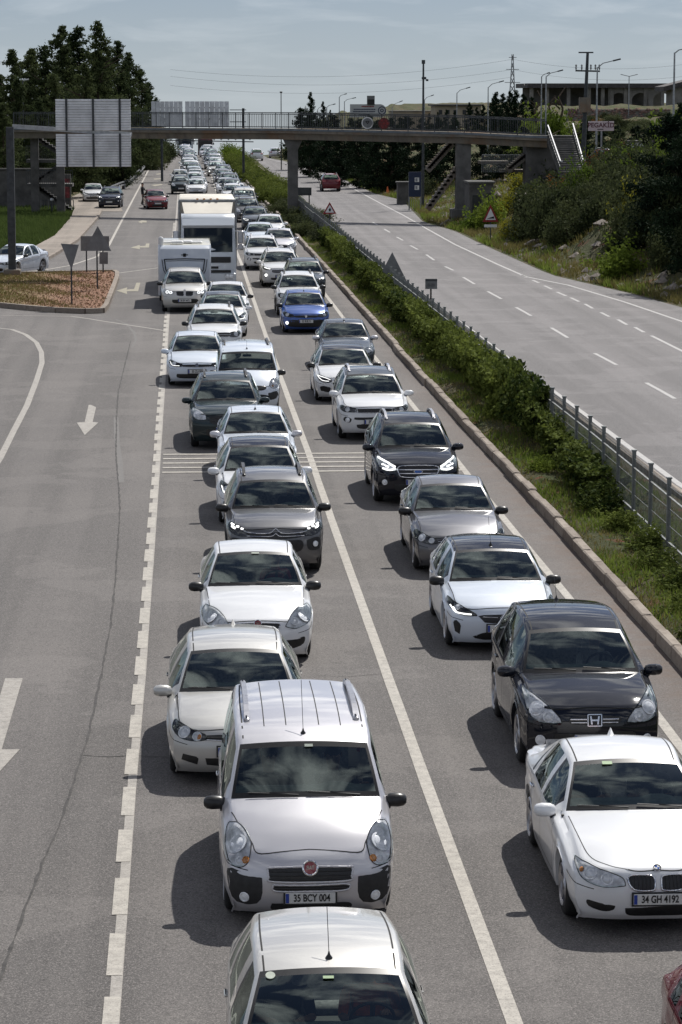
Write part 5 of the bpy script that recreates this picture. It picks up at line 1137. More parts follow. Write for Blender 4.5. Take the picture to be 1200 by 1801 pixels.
# ------------------------------------------------------------------ foliage builders
def leaves(P_, size, flat=.5, tri=False, elong=1.0):
    n = len(P_); nrm = rng.normal(0, 1, (n, 3)); nrm[:, 2] = nrm[:, 2]*(1-flat)+flat*1.6; nrm /= np.linalg.norm(nrm, axis=1)[:, None]
    u = np.cross(nrm, rng.normal(0, 1, (n, 3))); u /= np.linalg.norm(u, axis=1)[:, None]; v = np.cross(nrm, u)
    s = size*rng.uniform(.55, 1.35, (n, 1)); a = u*s*.5*elong; b_ = v*s*.5
    if tri:
        V_ = np.stack([P_-a-b_*.6, P_+a*1.1, P_-a*.8+b_*.7], 1); return V_.reshape(-1, 3), np.arange(3*n).reshape(-1, 3)
    V_ = np.stack([P_-a, P_-b_*.55+a*.1, P_+a, P_+b_*.55+a*.1], 1); return V_.reshape(-1, 3), np.arange(4*n).reshape(-1, 4)
def pine_mesh(name, h, rad, n, m, base=.12, size=.34, conical=1.0, seed=0):
    r = np.random.default_rng(seed); pts = []
    nb = int(h*7)
    for k in range(nb):
        zf = base+(1-base)*(k+r.random())/nb; z = zf*h
        prof = (1-zf)**conical*1.05+.05 if conical < 3 else 1
        if zf < base+.15: prof *= .55+.45*(zf-base)/.15
        L_ = rad*prof*r.uniform(.40, 1.30); a = r.uniform(0, 2*PI); nn = max(6, int(n/nb*(.35+prof)))
        tt = r.random(nn)**.6; dz = -.12*L_*tt+.22*L_*tt**2
        q = np.stack([np.cos(a)*L_*tt, np.sin(a)*L_*tt, z+dz], 1)+r.normal(0, 1, (nn, 3))*np.array([.30, .30, .20])*(.4+L_*.22)
        pts.append(q)
    P_ = np.concatenate(pts); return npmesh(name, *leaves(P_, size, .35, False, 1.5), m)
def bush_mesh(name, rx, ry, rz, n, m, size=.14, lumps=9, seed=0, low=-.1):
    r = np.random.default_rng(seed); pts = []
    for k in range(lumps):
        c_ = r.normal(0, 1, 3); c_ /= np.linalg.norm(c_); c_ *= r.uniform(.3, .75); c_[2] = abs(c_[2])*.9
        R_ = r.uniform(.25, .52); nn = int(n/lumps); d = r.normal(0, 1, (nn, 3)); d /= np.linalg.norm(d, axis=1)[:, None]; q = c_+d*R_*(r.random((nn, 1))**.35)*r.uniform(.8, 1.15, (nn, 1))
        pts.append(q)
    # shoots
    for k in range(lumps*2):
        d = r.normal(0, 1, 3); d[2] = abs(d[2])+.3; d /= np.linalg.norm(d); tt = r.uniform(.6, 1.25, 14)[:, None]; pts.append(d*tt*np.array([.85, .85, .95])+r.normal(0, .04, (14, 3)))
    P_ = np.concatenate(pts)*np.array([rx, ry, rz]); P_ = P_[P_[:, 2] > low]
    return npmesh(name, *leaves(P_, size, .45), m)
def trunk(mb, h, r0, limbs=5, top=.9):
    p = Vector((0, 0, -.3)); pr = p; rr = r0
    for k in range(6):
        q = Vector((random.uniform(-.12, .12)*k*.5, random.uniform(-.12, .12)*k*.5, h*top*(k+1)/6)); r2 = r0*(1-.14*(k+1)); mb.bar(pr, q, rr, 8, r2); pr = q; rr = r2
    for k in range(limbs):
        z = h*random.uniform(.25, .75); a = random.uniform(0, 6.3); l = h*.16; mb.bar((0, 0, z), (math.cos(a)*l, math.sin(a)*l, z+l*.5), r0*.35, 6, r0*.12)
    return mb
def plant(name, label, cat, crown_me, x, y, rz=0, sc=(1, 1, 1), th=0, tr=.14, group=None, z=None, crown='crown', m=None):
    zz = gz(x, y) if z is None else z
    t_ = thing(name, label, cat, (x, y, zz-.05), rz, group); t_.scale = sc
    c_ = bpy.data.objects.new(crown, crown_me); C.objects.link(c_); c_.parent = t_
    if m is not None:
        c_.material_slots[0].link = 'OBJECT'; c_.material_slots[0].material = m
    mb = MB()
    if th: trunk(mb, th, tr); mb.build('trunk', MBARK, t_)
    else:
        for k in range(5): a = random.uniform(0, 6.3); mb.bar((0, 0, -.1), (math.cos(a)*.3, math.sin(a)*.3, .7), .03, 5, .012)
        mb.build('stems', MBARK, t_)
    return t_
# ------------------------------------------------------------------ pines on the left
PM = [pine_mesh('pine_crown', 15, 3.7, 13000, FPINE, .04, .24, .75, s) for s in (1, 2, 3, 4)]
GP = 'tall dark pines beyond the left road edge'
for k, (px, d, zt) in enumerate(((175, 262, 15.6), (138, 272, 15.4), (110, 262, 15.2), (208, 290, 14.4), (228, 305, 13.4), (80, 250, 13.2), (55, 256, 13), (26, 248, 12.8), (3, 250, 10.6), (247, 335, 12), (262, 372, 10.6), (190, 300, 13.6), (150, 240, 11.5), (95, 236, 10.6), (32, 232, 10.2), (122, 300, 14.8), (60, 300, 13.6), (-25, 240, 11), (275, 400, 8.6), (220, 330, 12.4), (70, 228, 8.5), (5, 222, 8.2), (-60, 260, 12), (170, 335, 14), (215, 262, 8.6), (160, 300, 9))):
    p = atd(px, 200, d); gh = gz(p.x, d); hh = (zt-gh)/15.0
    lab = {0: 'tallest dark pine of the grove left of the road, rising above the other crowns', 1: 'dark pine with a pointed top just left of the tallest pine', 2: 'dark pine at the left shoulder of the grove above the sign panel back', 18: 'last small pine of the left grove, nearest the crest of the road'}.get(k, 'dark green pine standing in the dense grove left of the road')
    plant('pine_tree', lab, 'tree', PM[k % 4], p.x, d, random.uniform(0, 6), (hh*random.uniform(.9, 1.15),)*2+(hh,), 15, .22, GP if k not in (0, 1, 2, 18) else None)
BM = [bush_mesh('bush_crown', 1.6, 1.6, 1.7, 5200, FBUSH, .13, 11, s) for s in (11, 12, 13, 14)]
BMs = [bush_mesh('bush_crown', 1.2, 1.2, 1.3, 2400, FBR, .13, 8, s) for s in (21, 22, 23)]
def bushes(lst, group, lab, m=None, name='shrub', lib=BM):
    for k, (px, py, d, w_, h_) in enumerate(lst):
        p = atd(px, py, d); plant(name, lab, 'shrub', lib[k % len(lib)], p.x, p.y, random.uniform(0, 6), (w_/1.6, w_/1.6, h_/1.9), 0, group=group, m=m)
# shrubs along the left guard rail and the dark understorey
bushes([(x, 320, d, 2.2, 3.4) for x, d in ((265, 330), (275, 345), (283, 365), (288, 385), (292, 405), (262, 350), (268, 362))], 'shrubs behind the left guard rail', 'dark green roadside shrub behind the left guard rail')
bushes([(x, 330, d, 3.4, 5.6) for x, d in ((172, 272), (158, 262), (135, 256), (222, 330), (120, 262), (95, 262), (70, 262), (40, 262), (10, 262), (-30, 262), (200, 310), (186, 300), (238, 345))], 'understorey below the pines', 'nearly black understorey shrub in the shade of the pine grove')
# ------------------------------------------------------------------ right side vegetation
DK = 'dark conifers below the right half of the footbridge'
CM = [pine_mesh('conifer_crown', 8, 2.3, 7000, FCON, .03, .20, .7, s) for s in (31, 32, 33)]
for k, (px, d, zt) in enumerate(((545, 300, 7.0), (575, 282, 6.2), (600, 268, 5.6), (632, 262, 6.5), (664, 252, 6.5), (690, 250, 6.7), (716, 262, 6.8), (742, 250, 6.7), (770, 246, 6.7), (800, 240, 6.8), (530, 330, 7.3), (618, 290, 6.4), (650, 280, 6.7), (705, 285, 6.5), (850, 235, 6.2), (885, 230, 6.4), (920, 226, 6.2), (555, 345, 6.6), (588, 330, 6.5))):
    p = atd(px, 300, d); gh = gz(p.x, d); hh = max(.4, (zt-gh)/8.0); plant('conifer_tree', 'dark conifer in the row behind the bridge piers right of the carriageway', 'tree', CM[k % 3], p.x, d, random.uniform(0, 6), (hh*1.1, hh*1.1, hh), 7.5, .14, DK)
for px, d, zt, lab in ((546, 420, 9.3, 'small pointed spruce seen through the bridge railing, tallest of three'), (568, 430, 7.9, 'small pointed spruce through the railing right of the tallest one'), (581, 440, 6.6, 'smallest spruce of the three seen through the bridge railing')):
    p = atd(px, 250, d); gh = gz(p.x, d); hh = (zt-gh)/8.0; plant('spruce_tree', lab, 'tree', CM[0], p.x, d, 0, (hh*.6, hh*.6, hh), 7.8, .1)
# hilltop trees right of centre
for k, (px, d, zt) in enumerate(((872, 340, 9.2), (884, 345, 9.0), (896, 350, 9.3), (908, 340, 9.4), (920, 350, 9.0), (866, 360, 8.4), (850, 360, 7.6), (935, 345, 8.6), (826, 380, 7.9), (838, 385, 7.2), (800, 400, 6.6), (785, 410, 6.8), (770, 420, 6.4), (755, 420, 6.2))):
    p = atd(px, 250, d); gh = gz(p.x, d); hh = max(.25, (zt-gh)/8.0); plant('cypress_tree', 'dark pointed evergreen in the cluster on the hilltop beside the pylon', 'tree', CM[k % 3], p.x, d, random.uniform(0, 6), (hh*.8, hh*.8, hh), 7.5, .12, 'evergreens on the right hilltop')
for k, (px, d, h_, w_) in enumerate(((945, 330, 5.5, 3.4), (965, 320, 5.2, 3.6), (985, 318, 6.2, 3.2), (930, 300, 3.0, 3.0), (975, 290, 3.0, 3.4), (955, 285, 2.6, 3.2), (1010, 300, 2.6, 3.0))):
    p = atd(px, 250, d); plant('bright_tree', 'light green leafy tree at the left corner of the arcaded building', 'tree', BMs[k % 3], p.x, d, random.uniform(0, 6), (w_/1.2, w_/1.2, h_/1.4), 2, .1, 'light green trees before the arcaded building')
# the slope between the right carriageway and the parking terrace
SB = []
rr = random.Random(5)
for k in range(62):
    y = rr.uniform(112, 200); u = rr.uniform(2.0, 13); x = float(redge(y))+u
    pxx = 318+x*4800/y
    if y > 165 and u < 6: continue
    SB.append((x, y, rr.uniform(1.1, 2.2), rr.uniform(1.6, 3.2), rr.random()))
for k, (x, y, w_, h_, q) in enumerate(SB):
    m = FBUSH if q < .74 else FAUT if q < .80 else FBR if q < .93 else FYEL
    lab = {FBUSH: 'dark olive green bush on the overgrown slope below the parking terrace', FAUT: 'rusty orange brown bush on the overgrown slope below the parking terrace', FBR: 'fresh green bush on the overgrown slope below the parking terrace', FYEL: 'yellow flowering bush on the overgrown slope below the parking terrace'}[m]
    plant('slope_bush', lab, 'bush', BM[k % 4], x, y, random.uniform(0, 6), (w_/1.5, w_/1.5, h_/1.9), 0, group=lab, m=m)
for k in range(46):   # dense mass on the mid slope
    y = rr.uniform(118, 172); x = float(redge(y))+rr.uniform(3.0, 13.5); w_ = rr.uniform(1.5, 2.5); h_ = rr.uniform(2.2, 3.8)
    plant('slope_bush', 'tall dark bush in the thicket on the slope right of the carriageway', 'bush', BM[k % 4], x, y, random.uniform(0, 6), (w_/1.5, w_/1.5, h_/1.9), 0, group='dark thicket on the right slope')
for px, py, d, w_, h_, m, lab in ((978, 322, 166, 1.9, 1.6, FAUT, 'rust red bush near the top of the slope below the stair'), (1105, 350, 140, 1.3, 2.6, FYEL, 'yellow green sapling climbing out of the dark thicket on the slope'), (1085, 400, 128, 2.0, 2.0, FBR, 'bright green low branches at the foot of the dark thicket'), (1165, 260, 150, 2.6, 4.2, FBR, 'tall green bush at the right edge of the view beside the parking terrace'), (855, 385, 176, 1.8, 2.6, FBR, 'bright green bush around the slope warning sign'), (825, 400, 178, 1.4, 1.4, FBR, 'low bright green bush at the foot of the bridge pier'), (890, 360, 180, 1.6, 2.2, FYEL, 'yellow green bush right of the slope warning sign')):
    p = atd(px, py, d); plant('accent_bush', lab, 'bush', BMs[0], p.x, p.y, 0, (w_/1.2, w_/1.2, h_/1.35), 0, m=m)
BIGC = pine_mesh('conifer_crown', 8, 3.0, 26000, FCON, .02, .15, .45, 77)
p = atd(1190, 400, 132); plant('dark_tree', 'large nearly black conifer filling the right edge of the view', 'tree', BIGC, p.x, p.y, 0, (1, 1, .86), 7.5, .25, z=.8)
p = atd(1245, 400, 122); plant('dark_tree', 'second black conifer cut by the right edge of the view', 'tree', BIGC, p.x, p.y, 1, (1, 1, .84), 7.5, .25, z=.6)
for k, (px, d, h_) in enumerate(((560, 300, 2.4), (600, 280, 2.6), (575, 300, 2.2), (632, 262, 2.4), (655, 250, 2.4), (540, 320, 2.5), (520, 345, 2.8), (508, 365, 2.8), (498, 385, 3.0), (680, 236, 2.2))):
    p = atd(px, 300, d); x = float(redge(d))+2.2; plant('roadside_shrub', 'brownish green shrub on the low bank along the far right road edge', 'shrub', BM[k % 4], x, d, random.uniform(0, 6), (1.3, 1.3, h_/1.9), 0, group='shrubs along the far right road edge')
HB = 'bushes scattered over the right hill'
for k in range(85):
    px = rr.uniform(925, 1215); d = rr.uniform(205, 400); p = atd(px, 200, d); 
    if d < 235 and px < 1040: continue
    m = FBUSH if rr.random() < .6 else FBR if rr.random() < .5 else FAUT
    c_ = {FBUSH: 'dark green', FBR: 'light green', FAUT: 'rusty brown'}[m]; h_ = rr.uniform(.9, 2.3)*(.8 if d < 260 and px > 1000 else 1)
    plant('hill_bush', c_+' bush scattered on the hill below the arcaded building', 'bush', BM[k % 4], p.x, d, rr.uniform(0, 6), (rr.uniform(.8, 1.6),)*2+(h_/1.9,), 0, m=m, group=c_+' '+HB)
for k, (px, d, zt) in enumerate(((1060, 215, 6.1), (1085, 225, 6.3), (1120, 230, 6.2), (1150, 220, 6.5), (1175, 205, 7.4), (1200, 190, 8.2), (1135, 196, 6.0), (1030, 260, 6.4), (1165, 175, 7.0), (1190, 160, 7.0))):
    p = atd(px, 250, d); gh = gz(p.x, d); hh = max(.25, (zt-gh)/8.0); plant('terrace_tree', 'dark evergreen behind the parking terrace at the right', 'tree', CM[k % 3], p.x, d, rr.uniform(0, 6), (hh*1.3, hh*1.3, hh), 7.5, .12, 'dark evergreens behind the parking terrace')
# ------------------------------------------------------------------ vine hedge on the median fence
VM = []
for s in range(6):
    r = np.random.default_rng(50+s); pts = []
    for k in range(26):
        cx, cz, cy = r.uniform(-.60, .28), r.uniform(.1, 1.25), r.uniform(-2.0, 2.0); R_ = r.uniform(.16, .50)
        if cz > .9: cx = r.uniform(-.3, .2)
        nn = 150; d = r.normal(0, 1, (nn, 3)); d /= np.linalg.norm(d, axis=1)[:, None]; pts.append(np.array([cx, cy, cz])+d*R_*(r.random((nn, 1))**.3)*np.array([.85, 1.2, .8]))
    for k in range(34):
        cy = r.uniform(-2, 2); a = r.uniform(-.6, .6); tt = r.random((18, 1)); pts.append(np.array([-.2, cy, 1.2])+tt*np.array([-.9*r.random(), a*1.5, .6*r.random()-.12])+r.normal(0, .04, (18, 3)))
    P_ = np.concatenate(pts); P_ = P_[P_[:, 2] > .02]; VM.append(npmesh('vine_foliage', *leaves(P_, .165, .5), FVINE))
FX = 9.12
fxv = lambda y: float(np.interp(y, [20, 60, 110, 160, 230, 330], [9.02, 9.05, 8.75, 8.55, 8.3, 7.9]))
ORD2 = ORD+['thirty-first', 'thirty-second', 'thirty-third', 'thirty-fourth', 'thirty-fifth', 'thirty-sixth', 'thirty-seventh', 'thirty-eighth', 'thirty-ninth', 'fortieth', 'forty-first', 'forty-second', 'forty-third']
VL = []
y = 57.6; k = 0
while y < 160:
    gap = 62.6 < y < 64.0
    if not gap: VL.append((y, k))
    y += random.uniform(2.3, 3.1) if y < 125 else random.uniform(3.2, 4.5); k += 1
for i, (y, k) in enumerate(VL):
    sc = random.uniform(.80, 1.16)
    if y < 64: sc *= .84
    lab = 'nearest clump of climbing vine on the median fence' if i == 0 else 'leafy climbing vine clump on the median fence, %s clump counted from the bare near end' % ORD2[i]
    t_ = thing('climbing_vine', lab, 'vine', (fxv(y)-.06, y, .08), random.choice((0, 0.04, -.04)), 'vines over the median fence' if i else None); t_.scale = (random.uniform(.55, .95), random.uniform(.85, 1.15), sc*(.80 if y > 85 else .95 if y > 68 else .82))
    c_ = bpy.data.objects.new('foliage', VM[k % 6]); C.objects.link(c_); c_.parent = t_
    mb = MB()
    for q in range(5): yy = random.uniform(-1.6, 1.6); mb.bar((0, yy, 0), (random.uniform(-.2, .2), yy+random.uniform(-.4, .4), 1.1), .022, 5, .01)
    mb.build('vine_stem', MBARK, t_)['kind'] = 'stuff'
for i, (x, y, s_, m, lab) in enumerate(((8.55, 46.8, .62, FVINE, 'low leafy shrub at the foot of the bare median fence'), (8.5, 44.6, .55, FVINE, 'small leafy shrub on the median nearest the camera'), (8.45, 42.2, .8, FVINE, 'leafy shrub at the right edge of the view on the median'), (8.3, 62.0, .5, FBR, 'small bright weed clump below the fence gap'), (8.75, 55.6, .8, FVINE, 'trailing vine heap at the bare end of the hedge'), (8.6, 53.4, .6, FVINE, 'low vine heap between the hedge end and the bare fence'), (8.8, 51.0, .7, FVINE, 'vine heap pushing through the bare fence, second from the hedge end'), (8.6, 48.9, .55, FVINE, 'low ragged shrub halfway along the bare fence'), (8.35, 40.4, .7, FVINE, 'leafy shrub on the median cut by the right edge of the view'), (9.9, 66.0, .6, FVINE, 'low vine growth behind the fence next to the right carriageway'))):
    plant('median_shrub', lab, 'shrub', BMs[i % 3], x, y, i, (s_, s_, s_*.62), 0, m=m, z=.1)
for i in range(40):
    y = 165+i*5.6; x = fxv(y)+random.uniform(-.7, .2)
    plant('median_bush', 'dark low bush on the far part of the median', 'bush', BM[i % 4], x, y, i, (.62, 1.5, .62 if y < 220 else .85), 0, m=FBUSH if y < 220 else FVINE, group='low bushes on the far median')
for i in range(5):
    y = 360+i*14; plant('median_bush', 'pale green bush on the median near the crest', 'bush', BMs[i % 3], fxv(y)-.7, y, i, (1.2, 2.2, 1.5), 0, group='green bushes on the median near the crest', m=FBR)
# ------------------------------------------------------------------ median fence
fr_ = thing('median_fence', 'grey welded mesh fence running along the median, bare at its near end', 'fence', (0, 0, 0))
y = 26.0; k = 0; pmesh = None
mb = MB()
for q in range(21): yy = -1.0+.05+q*.095; mb.box((0, yy, .72), (.008, .008, 1.42))
for z_ in (.08, .30, .62, .94, 1.16, 1.36): mb.box((0.004, 0, z_), (.012, 1.96, .012))
for z_ in (.30, 1.16): mb.box((-.02, 0, z_+.03), (.04, 1.96, .012))
pmesh = mb.mesh('mesh_panel', [MFEN]); mb = MB(); mb.box((0, 0, .74), (.075, .075, 1.52)); mb.box((0, 0, 1.52), (.10, .10, .03)); postm = mb.mesh('fence_post', [MFEN])
mb = MB(); mb.box((0, 0, .62), (.04, 1.96, 1.24)); solidm = mb.mesh('solid_panel', [MSTL])
while y < 200:
    x0, x1 = fxv(y), fxv(y+2.0); o = bpy.data.objects.new('fence_post', postm); C.objects.link(o); o.parent = fr_; o.location = (x0, y, .06)
    pp = solidm if 150 < y < 175 or y > 186 else pmesh
    o = bpy.data.objects.new('mesh_panel' if pp is pmesh else 'solid_panel', pp); C.objects.link(o); o.parent = fr_; o.location = ((x0+x1)/2, y+1.0, .06); o.rotation_euler = (0, 0, -math.atan2(x1-x0, 2.0)); y += 2.0
# ------------------------------------------------------------------ footbridge
BY = lambda px: float(np.interp(px, [30, 235, 515, 815, 960], [206, 203, 197, 190, 188]))
def bp_(px, z): d = BY(px); p = atd(px, 240, d); return Vector((p.x, d, z))
ZB = lambda px: float(np.interp(px, [30, 235, 515, 815, 960], [5.60, 5.62, 5.62, 5.45, 5.20]))
br = thing('footbridge', 'concrete footbridge with dark railings crossing both carriageways', 'bridge', (0, 0, 0))
deck = MB(); PXS = np.linspace(28, 962, 40)
vs = []
for px in PXS:
    z = ZB(px); p0 = bp_(px, 0)
    d = (bp_(px+5, 0)-bp_(px-5, 0)); d.z = 0; d.normalize(); nrm = Vector((-d.y, d.x, 0))
    dep = .78+.10*math.cos((px-515)/300*PI)
    for o_, zz in ((-1.1, z+.78), (-1.1, z+.46), (-.85, z+.42), (-.72, z), (.72, z), (.85, z+.42), (1.1, z+.46), (1.1, z+.78), (.95, z+.72), (-.95, z+.72)): vs.append(p0+nrm*o_+Vector((0, 0, zz)))
fs = [(r*10+k, r*10+(k+1) % 10, (r+1)*10+(k+1) % 10, (r+1)*10+k) for r in range(39) for k in range(10)]+[tuple(range(10)), tuple(reversed(range(390, 400)))]
deck.add(vs, fs); deck.build('deck', MCON, br)
def along(px, off, z):
    p0 = bp_(px, 0); d = (bp_(px+5, 0)-bp_(px-5, 0)).normalized(); return Vector((p0.x-d.y*off, p0.y+d.x*off, z))
for off in (-1.05, 1.05):
    mb = MB(); rl = MB(); q = 30.0
    pxs = np.linspace(30, 960, 300)
    for i, px in enumerate(pxs):
        z = ZB(px)+.78; a = along(px, off, z)
        if i % 15 == 0: mb2 = MB(); mb2.box(tuple(a+Vector((0, 0, .55))), (.06, .06, 1.1)); mb2.build('railing_post', MSTL, br)
        else: mb.box(tuple(a+Vector((0, 0, .55))), (.022, .022, .98))
    o = mb.build('railing_bars', MSTL, br); o['kind'] = 'stuff'
    for hh in (.10, 1.02, 1.12):
        mb = MB()
        for i in range(0, 299, 6): mb.beam(along(pxs[i], off, ZB(pxs[i])+.78+hh), along(pxs[min(299, i+6)], off, ZB(pxs[min(299, i+6)])+.78+hh), .05, .045)
        mb.build('handrail', MSTL, br)
mb = MB()
for i in range(0, 39): a, b_ = PXS[i], PXS[i+1]; mb.beam(along(a, -1.125, ZB(a)+.70), along(b_, -1.125, ZB(b_)+.70), .03, .14)
mb.build('edge_strip', mat('edge_strip_steel', (.14, .16, .18), .5, .5, nscale=2, namt=.2), br)
def pier(px, w_, dd, z0=0.0, cap=True):
    p = bp_(px, 0); mb = MB(); zt = ZB(px); mb.box((p.x, p.y, (z0+zt)/2), (w_, dd, zt-z0))
    if cap: mb.add([(p.x-w_/2, p.y-.5, zt-.7), (p.x+w_/2, p.y-.5, zt-.7), (p.x+w_*.95, p.y-.5, zt-.002), (p.x-w_*.95, p.y-.5, zt-.002), (p.x-w_/2, p.y+.5, zt-.7), (p.x+w_/2, p.y+.5, zt-.7), (p.x+w_*.95, p.y+.5, zt-.002), (p.x-w_*.95, p.y+.5, zt-.002)], [(0, 1, 2, 3), (5, 4, 7, 6), (1, 5, 6, 2), (4, 0, 3, 7)])
    mb.build('pier', MPIER, br)
pier(515, .72, .9); pier(815, 1.0, 1.1, -.6, False)
p = bp_(815, 0); mb = MB(); mb.bbox((p.x, p.y-.1, .3), (1.7, 1.7, 1.3), .03); mb.build('pier_base', MPIER, br)
for px in (60, 105): 
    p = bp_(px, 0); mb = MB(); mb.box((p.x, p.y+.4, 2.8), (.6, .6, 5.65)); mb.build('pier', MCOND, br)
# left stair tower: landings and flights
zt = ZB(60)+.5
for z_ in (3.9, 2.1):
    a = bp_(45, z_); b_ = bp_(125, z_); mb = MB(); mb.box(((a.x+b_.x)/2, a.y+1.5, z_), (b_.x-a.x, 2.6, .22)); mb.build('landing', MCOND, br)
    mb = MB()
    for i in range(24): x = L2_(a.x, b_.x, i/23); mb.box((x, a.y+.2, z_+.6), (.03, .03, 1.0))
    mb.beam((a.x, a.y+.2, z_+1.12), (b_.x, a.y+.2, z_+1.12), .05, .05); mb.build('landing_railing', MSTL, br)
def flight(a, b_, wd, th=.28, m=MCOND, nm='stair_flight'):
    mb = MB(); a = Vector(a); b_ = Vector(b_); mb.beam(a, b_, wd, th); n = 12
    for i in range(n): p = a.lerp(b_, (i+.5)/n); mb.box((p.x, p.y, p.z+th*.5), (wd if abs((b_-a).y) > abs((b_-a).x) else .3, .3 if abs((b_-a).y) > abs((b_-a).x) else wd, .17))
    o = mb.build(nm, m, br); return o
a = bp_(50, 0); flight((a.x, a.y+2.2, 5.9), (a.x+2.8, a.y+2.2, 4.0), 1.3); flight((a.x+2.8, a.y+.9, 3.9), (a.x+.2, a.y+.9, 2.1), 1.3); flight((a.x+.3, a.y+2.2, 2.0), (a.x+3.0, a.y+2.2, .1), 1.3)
# right stair flights under the deck
p1 = atd(795, 252, 192.5); p2 = atd(752, 300, 192.5); flight(p1, p2, 1.3, .35, MCON); p1 = atd(815, 282, 190.8); p2 = atd(752, 368, 190.8); flight(p1, p2, 1.3, .35, MCON)
p1 = atd(940, 262, 189.5); p2 = atd(893, 300, 189.5); flight(p1, p2, 1.2, .35, MCON)
for px, py in ((868, 285), (905, 300)):
    p = atd(px, py, 191); mb = MB(); mb.box((p.x, p.y, p.z), (2.0, 1.6, .2)); mb.build('landing', MCON, br)
mb = MB(); a = atd(848, 290, 190); b_ = atd(915, 290, 190)
for i in range(20): x = L2_(a.x, b_.x, i/19); mb.box((x, a.y, a.z+.1), (.035, .035, 1.2))
mb.beam((a.x, a.y, a.z+.7), (b_.x, a.y, a.z+.7), .05, .05); mb.build('landing_railing', MSTG2, br)
# stair up at the right end with bright handrails
A0, A1 = atd(964, 220, 186), atd(986, 283, 178); B0, B1 = atd(1008, 217, 186), atd(1026, 281, 178)
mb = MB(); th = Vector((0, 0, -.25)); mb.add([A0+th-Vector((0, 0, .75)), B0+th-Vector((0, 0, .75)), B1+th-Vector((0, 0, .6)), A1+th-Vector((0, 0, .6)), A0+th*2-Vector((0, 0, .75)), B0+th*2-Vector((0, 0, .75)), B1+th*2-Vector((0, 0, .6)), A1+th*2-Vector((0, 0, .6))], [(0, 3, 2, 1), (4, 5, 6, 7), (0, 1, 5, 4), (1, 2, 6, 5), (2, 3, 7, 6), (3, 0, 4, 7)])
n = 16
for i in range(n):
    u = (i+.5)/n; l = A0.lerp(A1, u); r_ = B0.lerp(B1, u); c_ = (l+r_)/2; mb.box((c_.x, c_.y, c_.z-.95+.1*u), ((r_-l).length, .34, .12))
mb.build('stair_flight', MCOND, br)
for q0, q1 in ((A0, A1), (B0, B1)):
    mb = MB(); mb.beam(q0, q1, .07, .07); mb.beam(q1, q1+Vector((.12, -.1, .0)), .07, .07); mb.build('bright_handrail', MSIGNW, br); mb = MB()
    for i in range(14): p = q0.lerp(q1, i/13); mb.bar(p, p-Vector((0, 0, .9)), .02, 5)
    mb.beam(q0-Vector((0, 0, .4)), q1-Vector((0, 0, .4)), .04, .04); mb.build('stair_balusters', MSTL, br)
p = atd(965, 290, 188); mb = MB(); mb.box((p.x+.2, p.y+1.2, 3.4), (3.4, 2.0, 5.2)); mb.build('abutment', MCOND, br)
# round sign discs hung on the railing
def disc(px, py, r, m, lab, nm='round_sign', kind=0):
    p = atd(px, py, BY(px)-1.35); root = thing(nm, lab, 'sign', tuple(p)); mb = MB(); mb.lathe([(.001, -.02), (r, -.02), (r, .02), (.001, .02)], 28, 'Y'); mb.build('disc', m, root)
    mb = MB()
    if kind == 0: mb.lathe([(r*.98, -.028), (r*.84, -.03), (r*.82, -.022)], 28, 'Y'); mb.build('rim', MSIGNW, root); mb = MB(); mb.beam((-.12, -.035, .12), (0, -.035, -.06), .02, .05); mb.beam((0, -.035, -.06), (.12, -.035, .12), .02, .05); mb.beam((-.12, -.035, .12), (.12, -.035, .12), .02, .05); mb.build('triangle_mark', MSIGNK, root)
    else:
        for a in range(6): mb.lathe([(.001, -.05), (r*.26, -.045), (r*.28, -.02)], 10, 'Y', (math.cos(a*PI/3)*r*.6, 0, math.sin(a*PI/3)*r*.6))
        mb.lathe([(.001, -.05), (r*.26, -.045), (r*.28, -.02)], 10, 'Y'); mb.build('lamp_dots', mat('dark_red_lamp', (.16, .012, .01), .4, nscale=6, namt=.4), root)
    mb = MB(); mb.beam((0, .02, 0), (0, .35, 0), .04, .04); mb.build('bracket', MSTL, root)
disc(646.5, 216, .42, MSGB, 'pale grey round sign hanging on the bridge railing'); disc(675.5, 217, .40, mat('dark_red_disc', (.10, .012, .01), .5, nscale=5, namt=.4), 'dark red round lamp cluster on the bridge railing', 'round_signal', 1)
# ------------------------------------------------------------------ cantilever sign on the left, seen from behind
p = at(22, 489); root = thing('sign_gantry', 'tall grey post carrying the back of a large ribbed direction sign', 'sign', (p.x, p.y, 0))
D_ = p.y
def loc(px, py, d=D_): q = atd(px, py, d); return Vector((q.x-p.x, d-p.y, q.z))
mb = MB(); mb.box((0, 0, 3.6), (.36, .36, 7.2)); mb.build('post', MSTL, root); mb = MB(); mb.bbox((0, 0, .28), (.8, .8, .3), .04); mb.build('post_footing', MCON, root)
mb = MB(); a, b_ = loc(22, 222), loc(232, 236); mb.beam(a, b_, .2, .2); mb.build('arm', MSTG2, root)
x0, x1 = loc(98, 200).x, loc(230, 200).x
for (ya, yb, nm) in ((174, 229, 'upper'), (235, 293, 'lower')):
    zt_, zb_ = loc(160, ya).z, loc(160, yb).z; n = 12 if nm == 'upper' else 13
    for i in range(n):
        z0, z1 = L2_(zb_, zt_, i/n), L2_(zb_, zt_, (i+1)/n); mb = MB(); mb.bbox(((x0+x1)/2, -.22, (z0+z1)/2), (x1-x0, .05, (z1-z0)*.90), .012); mb.build('sign_slat', MPANEL, root)
    for fx in (.145, .50, .855):
        x = L2_(x0, x1, fx); mb = MB(); mb.box((x, -.28, (zb_+zt_)/2), (.10, .06, zt_-zb_+.04)); mb.build('stiffener', MSTL, root)
